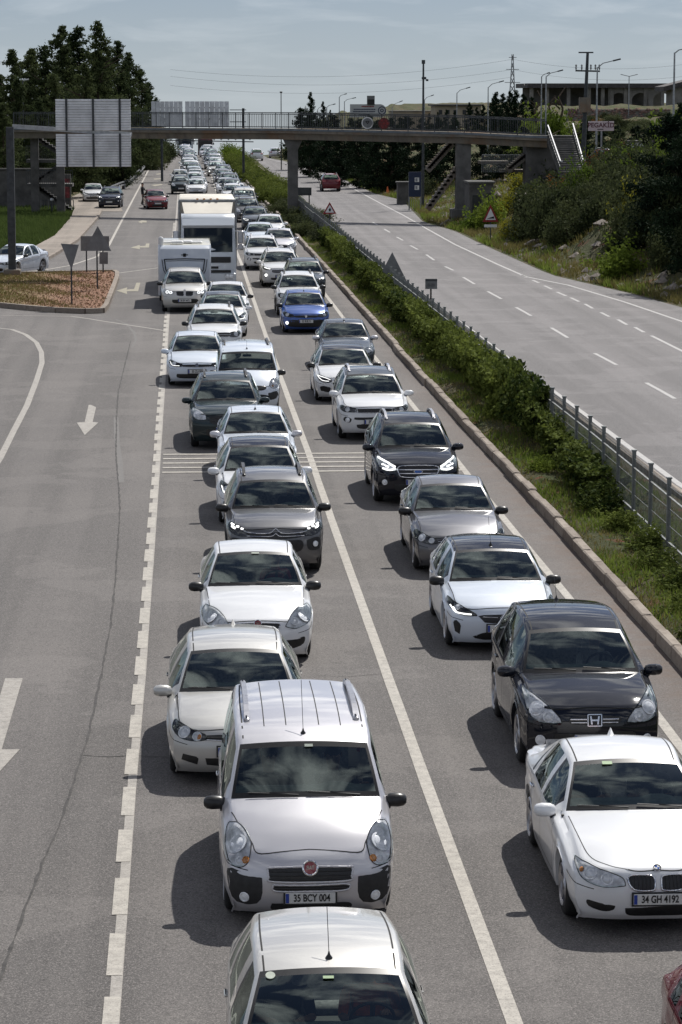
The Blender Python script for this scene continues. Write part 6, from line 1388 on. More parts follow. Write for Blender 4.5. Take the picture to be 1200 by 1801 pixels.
# small sign backs on the island
def sign(name, lab, px, py0, d=None, parts=(), z0=0.0, postr=.035, posts=(0,), ptop=2.0, m=MSTL):
    q = at(px, py0) if d is None else Vector((atd(px, 300, d).x, d, 0)); root = thing(name, lab, 'sign', (q.x, q.y, z0))
    for dx in posts: mb = MB(); mb.bar((dx, 0, 0), (dx, 0, ptop), postr, 8); mb.build('post', m, root)
    return root, q
def tri_plate(root, pts, m, y=-.06, th=.015, nm='plate'):
    mb = MB(); n = len(pts); mb.add([(x, y-th, z) for x, z in pts]+[(x, y+th, z) for x, z in pts], [tuple(range(n)), tuple(reversed(range(n, 2*n)))]+[(i, n+i, n+(i+1) % n, (i+1) % n) for i in range(n)]); 
    o = mb.build(nm, m, root); return o
def dims(q, pxa, pya): v = atd(pxa, pya, q.y); return (v.x-q.x, v.z)
r_, q = sign('give_way_sign', 'back of a downward pointing triangular sign nearest on the island', 126.5, 543, ptop=dims(at(126.5, 543), 126, 470)[1])
tri_plate(r_, [dims(q, 107, 428), dims(q, 139, 430), dims(q, 126, 474)], MSGB)
r_, q = sign('warning_sign', 'back of an upright triangular sign on a tall post in the middle of the island', 171.5, 515, ptop=dims(at(171.5, 515), 171, 402)[1])
tri_plate(r_, [dims(q, 172, 397), dims(q, 196, 441), dims(q, 148, 441)], MSGB)
q0 = at(167, 484.5); r_, q = sign('direction_sign', 'back of a wide rectangular sign on two posts behind the island triangle', 167, 484.5, posts=(dims(q0, 152.5, 480)[0], dims(q0, 181.5, 480)[0]), ptop=dims(q0, 167, 418)[1])
tri_plate(r_, [dims(q, 142, 441), dims(q, 142, 415), dims(q, 192, 415), dims(q, 192, 441)][::-1], MSGB, -.055)
tri_plate(r_, [dims(q, 175, 464), dims(q, 175, 443), dims(q, 190, 443), dims(q, 190, 464)][::-1], MSGB, -.055, nm='lower_plate')
# median signs
q = at(690, 532); r_, q = sign('median_triangle_sign', 'large grey back of a triangular sign rising out of the vine hedge', 690, 532, ptop=dims(at(690, 532), 690, 446)[1]); tri_plate(r_, [dims(q, 690, 443), dims(q, 717, 497), dims(q, 662, 497)], MSGB)
q = at(758, 550); r_, q = sign('median_plate_sign', 'small grey square sign back on a short post above the vine hedge', 758, 550, ptop=dims(q, 758, 495)[1], m=MSIGNK); tri_plate(r_, [dims(q, 748, 508), dims(q, 748, 490), dims(q, 769, 490), dims(q, 769, 508)][::-1], MSGB)
tri_plate(r_, [dims(q, 748, 494), dims(q, 748, 490), dims(q, 769, 490), dims(q, 769, 494)][::-1], MSTL, -.08, .006, 'top_rail')
text_obj('0-20', .16, MSTL, r_, (dims(q, 758.5, 500)[0], -.085, dims(q, 758, 501)[1]), name='sign_lettering')
def warn(lab, px, top, bot, hw, base, kind):
    q = at(px, base); r_, q = sign('slope_warning_sign' if kind else 'road_warning_sign', lab, px, base, ptop=dims(at(px, base), px, top)[1]-.2)
    T3 = [dims(q, px, top), dims(q, px+hw, bot), dims(q, px-hw, bot)]; cx = sum(a for a, b in T3)/3; cz = sum(b for a, b in T3)/3
    tri_plate(r_, T3, MSIGNR, -.05); 
    if kind is not None: tri_plate(r_, [(L2_(cx, a, .66), L2_(cz, b, .66)) for a, b in T3], MSIGNW, -.068, .006, 'sign_face')
    s_ = (T3[1][0]-T3[2][0])
    tri_plate(r_, [(cx+a*s_, cz+b*s_) for a, b in ([(-.24, -.16), (.24, -.16), (.20, -.02), (.05, -.06)] if kind else [(-.04, -.1), (.06, -.1), (.10, .05), (.02, .16), (-.08, .04)])], MSIGNK, -.078, .004, 'sign_symbol')
    if kind: z_ = dims(q, px, bot+7)[1]; mb = MB(); mb.box((cx, -.05, z_+.0), (s_*.8, .02, .16)); mb.build('distance_plate', MSIGNW, r_)
warn('red bordered triangular warning sign rising from the far median', 580, 355, 376, 12, 424, 0); warn('red bordered slope warning sign with a small plate beside the right bank', 863, 359, 390, 14, 428, 1)
# dark board fixed low at the median pier
q = at(525, 366); root = thing('barrier_board', 'dark rectangular board standing at the foot of the median bridge pier', 'board', (q.x, q.y-1.2, 0))
mb = MB(); mb.bbox((.1, 0, 1.35), (1.75, .12, .62), .01); mb.build('board', MSTL, root)
for dx in (-.6, .8): mb = MB(); mb.box((dx, .08, .55), (.09, .09, 1.1)); mb.build('board_leg', MSTL, root)
ip = [tuple(at(x, y))[:2] for x, y in ISL]; xs0, ys0 = [p[0] for p in ip], [p[1] for p in ip]; n = 26000; X = rng.uniform(min(xs0), max(xs0), n); Y = rng.uniform(min(ys0), max(ys0), n); kk = inpoly(X, Y, ip); X, Y = X[kk], Y[kk]
q = (X+5.6)*-.5+np.sin(X*2.1+Y)*.8+rng.normal(0, .5, len(X)); kk = q > .2
blades('grass', X[kk], Y[kk], np.full(kk.sum(), .15), .04, .16, .016, MGD, 'sparse yellow green grass on the left half of the traffic island')
kk = rng.random(len(X)) < .25; P_ = np.stack([X[kk], Y[kk], np.full(kk.sum(), .19)], 1); ob_ = bpy.data.objects.new('bark_litter', npmesh('bark_litter', *leaves(P_, .10, .7), foliage('bark_chips', (.16, .085, .05), (.40, .27, .18), 9, .05))); C.objects.link(ob_); tag(ob_, 'reddish bark and leaf litter scattered on the traffic island', 'litter', None, 'stuff')
# ------------------------------------------------------------------ truss gantry behind the bridge
G_Y = 285.0
def gp(px, py): return atd(px, py, G_Y)
root = thing('truss_gantry', 'dark truss gantry behind the footbridge carrying two ribbed sign backs', 'sign', (0, 0, 0))
a, b_ = gp(282, 239), gp(446, 242); 
for zz in (0, .46):
    mb = MB(); mb.beam((a.x, G_Y, a.z-.42+zz), (b_.x, G_Y, b_.z-.42+zz), .14, .10); mb.build('truss_chord', MSTL, root)
mb = MB(); n = 26
for i in range(n):
    x = L2_(a.x, b_.x, i/n); x2 = L2_(a.x, b_.x, (i+1)/n); z0, z1 = a.z-.42, a.z+.04
    mb.beam((x, G_Y, z0 if i % 2 else z1), (x2, G_Y, z1 if i % 2 else z0), .06, .06)
mb.build('truss_web', MSTL, root)
for pxa, pxb in ((266, 321.5), (325.5, 403)):
    q0, q1 = gp(pxa, 178), gp(pxb, 222); n = 7 if pxa < 300 else 9
    for i in range(n):
        x0_, x1_ = L2_(q0.x, q1.x, i/n), L2_(q0.x, q1.x, (i+1)/n); mb = MB(); mb.box(((x0_+x1_)/2, G_Y-.2, (q0.z+q1.z)/2), ((x1_-x0_)*.94, .05, q0.z-q1.z)); mb.build('sign_slat', MPANEL, root)
    for zf in (.3, .75): mb = MB(); mb.box(((q0.x+q1.x)/2, G_Y-.12, L2_(q1.z, q0.z, zf)), (q1.x-q0.x, .08, .12)); mb.build('stiffener', MSTL, root)
q = gp(428, 190); mb = MB(); mb.bar((q.x, G_Y, 0), (q.x, G_Y, q.z), .13, 8); mb.build('gantry_post', MSTL, root)
for pyy in (193, 214): q1 = gp(404, pyy); mb = MB(); mb.beam((q1.x, G_Y, q1.z), (q.x+.3, G_Y, q1.z), .07, .08); mb.build('gantry_arm', MSTL, root)
q = gp(284, 190); mb = MB(); mb.bar((q.x, G_Y, 0), (q.x, G_Y, 5.2), .13, 8); mb.build('gantry_post', MSTL, root)
# ------------------------------------------------------------------ street lamps, poles, pylon
LGp = 'street lamps along the right carriageway'
def lamp(px, ytop, xh, yh, d, lab, group=None, two=False):
    q = atd(px, ytop, d); z0 = gz(q.x, d); r_ = thing('street_lamp', lab, 'street lamp', (q.x, d, z0-.1), 0, group); zt = q.z-z0+.1
    mb = MB(); mb.bar((0, 0, 0), (0, 0, zt), .09, 8, .05); mb.build('post', MSTG2, r_)
    h = atd(xh, yh, d); dx, dz = h.x-q.x, h.z-q.z; mb = MB(); mb.bar((0, 0, zt-.05), (dx*.25, 0, zt+dz*.55), .04, 6); mb.bar((dx*.25, 0, zt+dz*.55), (dx*.72, 0, zt+dz*.9), .035, 6); mb.build('arm', MSTG2, r_)
    mb = MB(); c_ = Vector((dx*.86, 0, zt+dz)); mb.beam(c_-Vector((dx*.16, 0, dz*.12)), c_+Vector((dx*.16, 0, dz*.12)), .22, .11); mb.build('lamp_head', MSTL, r_)
for args in ((1187, 92, 1216, 84, 165, 'street lamp cut by the right edge of the view, nearest of the row'), (1051, 118, 1091, 105, 200, 'tall street lamp right of the utility pole, left of the roadside board'), (961, 134, 990, 124, 240, 'street lamp rising before the left end of the arcaded building'), (859, 153, 886, 143, 290, 'street lamp left of the lattice pylon'), (804, 163, 827, 154, 330, 'street lamp above the bridge pier, right of the tall camera pole'), (747, 175, 763, 167.5, 380, 'street lamp half hidden by the tall camera pole'), (690, 188, 708, 178, 400, 'street lamp right of the white billboard'), (606, 178, 626, 172, 380, 'street lamp left of the white billboard, lower of the pair'), (597, 170, 610, 165, 360, 'street lamp left of the white billboard, taller of the pair'), (575, 188, 590, 183, 340, 'street lamp behind the middle spruce'), (559, 192, 568, 187, 380, 'farthest street lamp at the left end of the row'), (953, 134, 967, 128, 262, 'thin street lamp just behind the one before the arcaded building')):
    lamp(*args, group=None)
q = atd(1107, 134, 400); z0 = gz(q.x, 400); r_ = thing('street_lamp', 'double armed street lamp above the roof of the arcaded building', 'street lamp', (q.x, 400, z0)); zt = q.z-z0
mb = MB(); mb.bar((0, 0, 0), (0, 0, zt), .09, 6, .06); mb.build('post', MSTG2, r_)
for sd in (-1, 1): mb = MB(); mb.bar((0, 0, zt), (sd*1.1, 0, zt+.25), .05, 6); mb.beam((sd*.9, 0, zt+.22), (sd*1.25, 0, zt+.28), .15, .1); mb.build('arm', MSTG2, r_)
q = atd(745, 112, 215); z0 = gz(q.x, 215); r_ = thing('camera_pole', 'tall dark pole with a camera box standing behind the bridge', 'pole', (q.x, 215, z0)); zt = q.z-z0
mb = MB(); mb.bar((0, 0, 0), (0, 0, zt), .12, 8, .07); mb.build('post', MSTL, r_); mb = MB(); mb.bbox((.05, 0, zt-1.1), (.34, .3, .2), .02); mb.bbox((.3, 0, zt-1.25), (.18, .3, .16), .02); mb.build('camera_box', MSTL, r_); mb = MB(); mb.bar((0, 0, zt), (0, 0, zt+.3), .14, 8); mb.build('pole_cap', MSTL, r_)
q = atd(494.5, 162, 330); z0 = 0; r_ = thing('slim_pole', 'slim dark pole with a round head above the footbridge railing', 'pole', (q.x, 330, 0)); zt = q.z; mb = MB(); mb.bar((0, 0, 0), (0, 0, zt), .07, 6, .05); mb.build('post', MSTL, r_); mb = MB(); mb.lathe([(.01, -.1), (.16, -.05), (.16, .08), (.01, .12)], 10, 'Z', (0, 0, zt)); mb.build('pole_head', MSTL, r_)
q = atd(1034, 92, 240); z0 = gz(q.x, 240); r_ = thing('utility_pole', 'dark utility pole with two crossarms above the arcaded building', 'pole', (q.x, 240, z0)); zt = q.z-z0
mb = MB(); mb.bar((-.35, 0, 0), (0, 0, zt), .26, 8, .12); mb.build('post', MSTL, r_); mb = MB(); mb.beam((-.8, 0, zt), (.5, 0, zt), .12, .12); mb.build('top_crossarm', MSTL, r_)
zc_ = atd(1030, 124, 240).z-z0; mb = MB(); mb.beam((-1.05, 0, zc_), (.5+.6, 0, zc_-.05), .14, .14); 
mb.build('crossarm', MSTL, r_)
for x in (-1.0, -.5, .3, .7, 1.05): mb = MB(); mb.lathe([(.03, 0), (.06, .1), (.09, .2), (.06, .3), (.09, .42), (.03, .5)], 8, 'Z', (x, 0, zc_+.05)); mb.build('insulator', MSTG2, r_)
mb = MB(); q2 = Vector((-.3, 0, 0)); mb.box((-.2, 0, atd(1030, 178, 240).z-z0-.3), (.95, .8, 1.3)); mb.build('transformer_box', MCON, r_)
# lattice pylon
q = atd(902, 95, 700); z0 = atd(902, 188, 700).z-14; r_ = thing('power_pylon', 'grey lattice power pylon on the skyline behind the hilltop evergreens', 'pylon', (q.x, 700, z0)); zt = q.z-z0; mb = MB()
wz = lambda z: .35+(1-min(1, z/(zt*.96)))**1.2*3.0
for sx, sy in ((-1, -1), (1, -1), (1, 1), (-1, 1)):
    pr = None
    for i in range(15): z = zt*i/14; w__ = wz(z)*.55; p_ = Vector((sx*w__, sy*w__, z)); 
    for i in range(14): z, z2 = zt*i/14, zt*(i+1)/14; mb.bar((sx*wz(z)*.55, sy*wz(z)*.55, z), (sx*wz(z2)*.55, sy*wz(z2)*.55, z2), .10, 4)
for i in range(14):
    z, z2 = zt*i/14, zt*(i+1)/14; w1, w2 = wz(z)*.55, wz(z2)*.55
    for s in (-1, 1): mb.bar((-w1*s, -w1, z), (w2*s, -w2, z2), .06, 4); mb.bar((-w1*s, w1, z), (w2*s, w2, z2), .06, 4)
mb.build('lattice_frame', MSTG2, r_)
for zf, l in ((.97, .9), (.86, 1.5), (.74, 1.8)): mb = MB(); mb.beam((-l*1.1, 0, zt*zf), (l*1.1, 0, zt*zf), .2, .16); mb.build('crossarm', MSTG2, r_)
mb = MB()
for (pxa, pya), (pxb, pyb) in (((300, 122), (902, 104)), ((300, 134), (902, 122)), ((902, 104), (1300, 96)), ((300, 150), (902, 135)), ((902, 122), (1300, 118))):
    a, b_ = atd(pxa, pya, 720), atd(pxb, pyb, 700); pr = a
    for i in range(1, 21): u = i/20; p_ = a.lerp(b_, u)-Vector((0, 0, 4*u*(1-u)*3.0)); mb.bar(pr, p_, .022, 4); pr = p_
tag(mb.build('power_cables', MSTL), 'thin overhead power cables strung across the sky to the pylon', 'cables', None, 'stuff')
# ------------------------------------------------------------------ buildings on the right hill
MROOF = mat('dark_eaves', (.06, .055, .055), .8, nscale=1, namt=.3); MWALLB = mat('tan_render', (.34, .29, .22), .9, nscale=.5, namt=.15); MWALLG = mat('grey_render', (.20, .19, .17), .9, nscale=.5, namt=.25)
MDKOP = mat('dark_opening', (.02, .022, .024), .4, nscale=2, namt=.3)
def bl(px, py, d): return atd(px, py, d)
D2 = 560.0; a, b_ = bl(932, 190, D2), bl(1180, 190, D2); zr = bl(1000, 152, D2).z; z0 = a.z-3
r_ = thing('arcaded_building', 'long low building with arches and a broad dark roof on the hilltop', 'building', (0, 0, 0))
mb = MB(); mb.box(((a.x+b_.x)/2, D2+9, zr+.2), (b_.x-a.x+1.2, 20, .9)); mb.add([(a.x-.8, D2-1.2, zr-.25), (b_.x+1, D2-1.2, zr-.25), (b_.x+1, D2+4, zr+.6), (a.x-.8, D2+4, zr+.6)], [(0, 1, 2, 3)]); mb.build('roof', MROOF, r_)
mb = MB(); mb.box(((a.x+b_.x)/2, D2+12, (zr+z0)/2), (b_.x-a.x, .4, zr-z0)); mb.build('rear_wall', MWALLG, r_)
xs = [bl(px, 190, D2).x for px in (935, 962, 1000, 1036, 1060, 1076, 1100, 1108, 1135, 1165)]
for x in xs: mb = MB(); mb.box((x, D2, (zr+z0)/2), (.7, .7, zr-z0)); mb.build('column', MWALLG, r_)
mb = MB(); x0_, x1_ = bl(1070, 190, D2).x, bl(1182, 190, D2).x; fw = (x1_-x0_)/3; zs_ = bl(1100, 176, D2).z
for k in range(3):
    cx = x0_+fw*(k+.5); ra = fw*.38; pts = [(cx-fw/2, zr), (cx-fw/2, z0), (cx-ra, z0)]+[(cx-ra*math.cos(t*PI/12), zs_+ra*.9*math.sin(t*PI/12)) for t in range(13)]+[(cx+ra, z0), (cx+fw/2, z0), (cx+fw/2, zr)]
    n = len(pts); 
    ar = [(cx-ra*math.cos(t*PI/12), zs_+ra*.9*math.sin(t*PI/12)) for t in range(13)]
    for (p_, q_) in zip(ar, ar[1:]): mb.add([(p_[0], D2-.1, p_[1]), (q_[0], D2-.1, q_[1]), (q_[0], D2-.1, zr), (p_[0], D2-.1, zr)], [(0, 1, 2, 3)])
    for s in (-1, 1): mb.add([(cx+s*ra, D2-.1, z0), (cx+s*fw/2, D2-.1, z0), (cx+s*fw/2, D2-.1, zr), (cx+s*ra, D2-.1, zr)], [(0, 1, 2, 3)])
mb.build('arch_wall', MWALLG, r_)
r2 = thing('pitched_roof_building', 'building with a sloping dark roof at the right edge of the skyline', 'building', (0, 0, 0)); e0, e1 = bl(1168, 152, 520), bl(1260, 128, 520)
mb = MB(); mb.add([(e0.x, 520, e0.z), (e1.x, 520, e1.z), (e1.x, 520, e1.z-1), (e0.x, 520, e0.z-.9), (e0.x, 530, e0.z), (e1.x, 530, e1.z), (e1.x, 530, e1.z-1), (e0.x, 530, e0.z-.9)], [(0, 1, 2, 3), (4, 7, 6, 5), (0, 4, 5, 1), (3, 2, 6, 7), (0, 3, 7, 4)]); mb.build('roof', MROOF, r2)
mb = MB(); mb.box(((e0.x+e1.x)/2+1, 524, e0.z-4), (e1.x-e0.x-1.4, 6, 8)); mb.build('wall', MWALLG, r2)
D3 = 430.0; r_ = thing('long_tan_building', 'long low tan building behind the bridge railing right of the camera pole', 'building', (0, 0, 0)); a, b_ = bl(766, 186, D3), bl(846, 215, D3)
mb = MB(); mb.box(((a.x+b_.x)/2, D3+4, (a.z+b_.z)/2-1), (b_.x-a.x, 8, a.z-b_.z+2)); mb.build('wall', MWALLB, r_); mb = MB(); mb.box(((a.x+b_.x)/2, D3+4, a.z+.12), (b_.x-a.x+.8, 9, .25)); mb.build('roof', MROOF, r_)
for px in (775, 788, 801, 817, 830): q = bl(px, 197, D3); mb = MB(); mb.box((q.x, D3-.02, q.z), (.55, .06, .7)); mb.build('window', MDKOP, r_)
r_ = thing('low_tan_wall', 'pale low wall building left of the long tan building', 'building', (0, 0, 0)); a, b_ = bl(688, 196, 440), bl(766, 216, 440); mb = MB(); mb.box(((a.x+b_.x)/2, 443, (a.z+b_.z)/2-1), (b_.x-a.x, 5, a.z-b_.z+2)); mb.build('wall', MWALLB, r_); mb = MB(); mb.box(((a.x+b_.x)/2, 443, a.z+.08), (b_.x-a.x+.3, 5.4, .16)); mb.build('coping', MWALLG, r_)
# rough stone retaining wall
r_ = thing('stone_wall', 'rough reddish stone retaining wall below the arcaded building', 'wall', (0, 0, 0)); a, b_ = bl(1000, 192, 400), bl(1180, 217, 400)
mb = MB(); mb.box(((a.x+b_.x)/2, 401.2, (a.z+b_.z)/2-1), (b_.x-a.x, 2, a.z-b_.z+2)); mb.build('wall_core', MWALLG, r_)
mb = MB(); MRS = mat('red_stone', (.24, .15, .125), .9, nscale=1.6, namt=.5)
for k in range(420):
    x = random.uniform(a.x, b_.x); z = random.uniform(b_.z, a.z+.1); s_ = random.uniform(.1, .24); mb.add([(x+vx*s_*1.3, 400.1+vy*.12, z+vz*s_*.8) for vx, vy, vz in hexv], [(0, 1, 2), (0, 2, 3), (0, 3, 4), (0, 4, 1), (5, 2, 1), (5, 3, 2), (5, 4, 3), (5, 1, 4)])
o = mb.build('facing_stones', MRS, r_); o['kind'] = 'stuff'
q0, q1 = bl(930, 226, 330), bl(1015, 218, 330)
# white billboard
D4 = 420.0; r_ = thing('billboard', 'white billboard with a rounded right end and a dark box on top', 'sign', (0, 0, 0)); a, b_ = bl(616, 183, D4), bl(668, 206, D4); mb = MB()
cx, cz = bl(669, 194, D4).x, (a.z+b_.z)/2; ra = (a.z-b_.z)/2; pts = [(a.x, b_.z), (cx, b_.z)]+[(cx+ra*.95*math.sin(t*PI/12), cz-ra*math.cos(t*PI/12)) for t in range(1, 12)]+[(cx, a.z), (a.x, a.z)]
n = len(pts); mb.add([(x, D4, z) for x, z in pts]+[(x, D4+.3, z) for x, z in pts], [tuple(range(n)), tuple(reversed(range(n, 2*n)))]+[(i, n+i, n+(i+1) % n, (i+1) % n) for i in range(n)]); mb.build('panel', mat('billboard_face', (.42, .43, .44), .6, nscale=.8, namt=.1), r_)
for py, x0p, x1p, m in ((187, 636, 658, MSIGNR), (192, 622, 658, MSIGNB), (196, 621, 659, MSIGNB), (202, 631, 650, MSIGNB)):
    u, v = bl(x0p, py, D4), bl(x1p, py, D4); mb = MB(); x = u.x
    while x < v.x: wl = random.uniform(.10, .3); mb.box((x+wl/2, D4-.02, u.z), (wl*.8, .03, .16)); x += wl
    mb.build('printed_line', m, r_)
mb = MB(); q = bl(672, 194, D4); mb.lathe([(.62, -.03), (.48, -.03)], 24, 'Y', (q.x, D4, q.z)); mb.lathe([(.28, -.03), (.14, -.03)], 20, 'Y', (q.x, D4, q.z)); mb.build('printed_rings', MSIGNB, r_)
u, v = bl(646, 168, D4), bl(659, 184, D4); mb = MB(); mb.box(((u.x+v.x)/2, D4+.1, (u.z+v.z)/2), (v.x-u.x, .8, u.z-v.z)); mb.build('top_box', MSIGNK, r_); mb = MB(); mb.box(((u.x+v.x)/2, D4-.35, u.z-.28), (v.x-u.x, .12, .56)); mb.build('top_box_face', MSGB, r_)
for px in (630, 655): q = bl(px, 206, D4); mb = MB(); mb.bar((q.x, D4+.15, -4), (q.x, D4+.15, q.z), .12, 6); mb.build('leg', MSTL, r_)
# roadside board with lettering
D5 = 190.0; a, b_ = bl(1035, 213, D5), bl(1080, 230, D5); cx, cz = (a.x+b_.x)/2, (a.z+b_.z)/2; r_ = thing('roadside_board', 'small pale banner with dark letters on a post by the parking terrace', 'sign', (cx, D5, 0)); mb = MB(); mb.bbox((0, 0, cz), (b_.x-a.x, .06, a.z-b_.z), .01); mb.build('panel', mat('banner_face', (.55, .47, .48), .6, nscale=2, namt=.06), r_)
text_obj('PEGAKİD', .44, mat('banner_ink', (.09, .02, .035), .6, nscale=5, namt=.1), r_, (0, -.04, cz+.05), name='banner_lettering', bold=.01); mb = MB(); mb.box((-.05, -.036, cz-.22), (.42, .006, .06)); mb.build('banner_underline', MSIGNK, r_)
mb = MB(); mb.bar((.05, .08, gz(cx, D5)), (.05, .08, cz+.3), .06, 8); mb.build('post', MSTG2, r_)
# terrace things: low white walls, kiosk, red van-like car, shelter
def boxthing(name, lab, cat, px0, py0, px1, py1, d, dep, m, roof=None, wins=()):
    a, b_ = bl(px0, py0, d), bl(px1, py1, d); r_ = thing(name, lab, cat, ((a.x+b_.x)/2, d, b_.z)); w__, h__ = b_.x-a.x, a.z-b_.z
    mb = MB(); mb.box((0, dep/2, h__/2-.6), (w__, dep, h__+1.2)); mb.build('wall', m, r_)
    mb = MB(); mb.box((0, dep/2, h__+.06), (w__+.2, dep+.3, .12)); mb.build('roof', roof or m, r_)
    for fx, fz, fw_, fh_ in wins: mb = MB(); mb.box((w__*(fx-.5), -.02, h__*fz), (w__*fw_, .05, h__*fh_)); mb.build('window', MDKOP, r_)
    return r_
MWW = mat('white_render', (.5, .5, .49), .8, nscale=1, namt=.1)
boxthing('small_kiosk', 'small white kiosk among trees behind the parking terrace', 'kiosk', 1112, 250, 1148, 285, 215, 2.5, MWW, MROOF, ((.3, .6, .25, .3), (.7, .6, .25, .3)))
boxthing('low_wall', 'low pale wall at the back of the parking terrace', 'wall', 1052, 262, 1100, 278, 212, .4, MWW); boxthing('white_van_roof', 'long white vehicle roof line behind the terrace bushes', 'van', 1072, 277, 1096, 285, 200, 2.0, MSIGNW)
boxthing('bus_shelter', 'dark flat roofed shelter under the right end of the footbridge', 'shelter', 826, 322, 868, 392, 183, 3.0, MCOND, MPIER, ((.3, .45, .35, .5), (.78, .5, .2, .5)))
boxthing('white_block', 'white house wall glimpsed between conifers behind the bridge', 'building', 650, 250, 664, 290, 330, 3, MWW, MWW, ((.5, .3, .5, .2), (.5, .7, .5, .2)))
boxthing('utility_cabinet', 'dark utility cabinet beside the right carriageway under the bridge', 'cabinet', 700, 322, 719, 352, 222, 1.2, MCOND, MCOND)
o = car('duster', 0, 0, 'red car parked nose in on the terrace above the overgrown slope', paintm=PR, conv=False); q = bl(1115, 305, 186); o.location = (q.x, 186, q.z); o.rotation_euler = (0, 0, .5)
a = bl(1095, 312, 186); r_ = thing('terrace_railing', 'red and white railing in front of the parked red car on the terrace', 'railing', (a.x, 184.5, a.z+.0)); 
for i in range(9): mb = MB(); mb.box((i*.28, 0, .55), (.09, .04, 1.1)); mb.build('picket', MSIGNR if i % 2 == 0 else MSGB, r_)
mb = MB(); mb.box((1.1, .03, 1.08), (2.5, .05, .06)); mb.build('rail', MSIGNR, r_)
# blue notice sign on two legs beyond the shoulder
q = at(731, 370); r_ = thing('blue_notice_sign', 'dark blue notice sign on a frame at the right road edge before the bridge stair', 'sign', (q.x, q.y, 0)); mb = MB(); mb.bbox((-.05, 0, 2.0), (.95, .08, 1.9), .01); mb.build('panel', MSIGNB, r_)
for z_ in (2.35, 1.75): mb = MB(); mb.box((.1, -.05, z_), (.34, .01, .34)); mb.build('pictogram', MSIGNW, r_); mb = MB(); mb.box((.1, -.06, z_), (.05, .006, .24)); mb.box((.02, -.06, z_), (.05, .006, .24)); mb.build('pictogram_bars', MSIGNB, r_)
for dx in (-.5, .4): mb = MB(); mb.bar((dx, 0, 0), (dx, 0, 2.9), .04, 6); mb.build('leg', MSTG2, r_)
for k in range(6): mb = MB(); mb.bar((-.45+k*.16, .02, .0), (-.45+k*.16, .02, .95), .018, 5); mb.build('baluster', MSTG2, r_)
# dirt apron and orange cones at the far right edge
q = at(668, 339); 
for k, (px, py) in enumerate(((667, 338), (676, 342))):
    q = at(px, py); r_ = thing('traffic_cone', 'orange traffic cone on the bare earth at the far right road edge, %s one' % ('left' if k == 0 else 'right'), 'cone', (q.x+.3, q.y, gz(q.x+.3, q.y)+.02)); mb = MB(); mb.lathe([(.17, .03), (.03, .7)], 12); mb.build('cone_body', mat('cone_orange', (.6, .13, .03), .6, nscale=5, namt=.1), r_); mb = MB(); mb.box((0, 0, .015), (.42, .42, .03)); mb.build('cone_base', MSIGNK, r_)
# ------------------------------------------------------------------ left side: guard rail, walls
r_ = thing('guard_rail', 'galvanised guard rail curving along the left edge of the far road', 'guard rail', (0, 0, 0)); GPX = [(186, 350), (194, 343), (212, 335), (221, 332), (232, 322), (240, 315), (249, 307), (255, 300)]; P_ = [at(x, y) for x, y in GPX]
for zz in (.45, .72):
    mb = MB()
    for a, b_ in zip(P_, P_[1:]): mb.beam((a.x, a.y, zz), (b_.x, b_.y, zz), .05, .13)
    mb.build('rail_beam', MSTG2, r_)
for a, b_ in zip(P_, P_[1:]):
    n = max(1, int((b_-a).length/4))
    for k in range(n): p_ = a.lerp(b_, k/n); mb = MB(); mb.box((p_.x-.1, p_.y, .36), (.1, .12, .72)); mb.build('rail_post', MSTG2, r_)
a = at(72, 372); r_ = thing('short_railing', 'short low picket railing beside the footway grass', 'railing', (a.x, a.y, 0.1)); 
for i in range(14): mb = MB(); mb.box((i*.19, 0, .4), (.06, .04, .8)); mb.build('picket', MSTL if i % 3 else MSGB, r_)
mb = MB(); mb.box((1.2, .02, .78), (2.6, .04, .05)); mb.build('rail', MSTL, r_)
a = at(100, 366); r_ = thing('poster_pillar', 'dark pillar with a faded red poster below the left bridge stair', 'pillar', (a.x+.6, a.y+2, 0)); mb = MB(); mb.box((0, 0, 1.3), (.9, .5, 2.6)); mb.build('pillar_block', MCOND, r_); mb = MB(); mb.box((0, -.26, 1.5), (.7, .01, 1.5)); mb.build('poster', mat('poster_red', (.16, .03, .035), .7, nscale=3, namt=.6), r_)
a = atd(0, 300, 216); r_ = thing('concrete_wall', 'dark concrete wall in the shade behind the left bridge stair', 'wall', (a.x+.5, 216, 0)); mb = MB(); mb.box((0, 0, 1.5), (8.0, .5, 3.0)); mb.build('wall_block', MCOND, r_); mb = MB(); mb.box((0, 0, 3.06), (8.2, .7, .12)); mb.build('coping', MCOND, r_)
for k, (px, py) in enumerate(((39, 205), (100, 205))): pass
q = atd(40, 140, 238); r_ = thing('left_street_lamp', 'pale headed street lamp standing in front of the left pines', 'street lamp', (q.x, 238, 0)); mb = MB(); mb.bar((0, 0, 0), (0, 0, q.z), .08, 8, .05); mb.build('post', MSTL, r_); mb = MB(); mb.beam((0, 0, q.z), (.5, 0, q.z+.05), .16, .12); mb.build('lamp_head', MSIGNW, r_)
q = atd(104, 145, 238); r_ = thing('left_street_lamp', 'second pale headed street lamp before the pines above the sign back', 'street lamp', (q.x, 238, 0)); mb = MB(); mb.bar((0, 0, 0), (0, 0, q.z), .08, 8, .05); mb.build('post', MSTL, r_); mb = MB(); mb.beam((-.35, 0, q.z), (.15, 0, q.z+.05), .16, .12); mb.build('lamp_head', MSIGNW, r_)
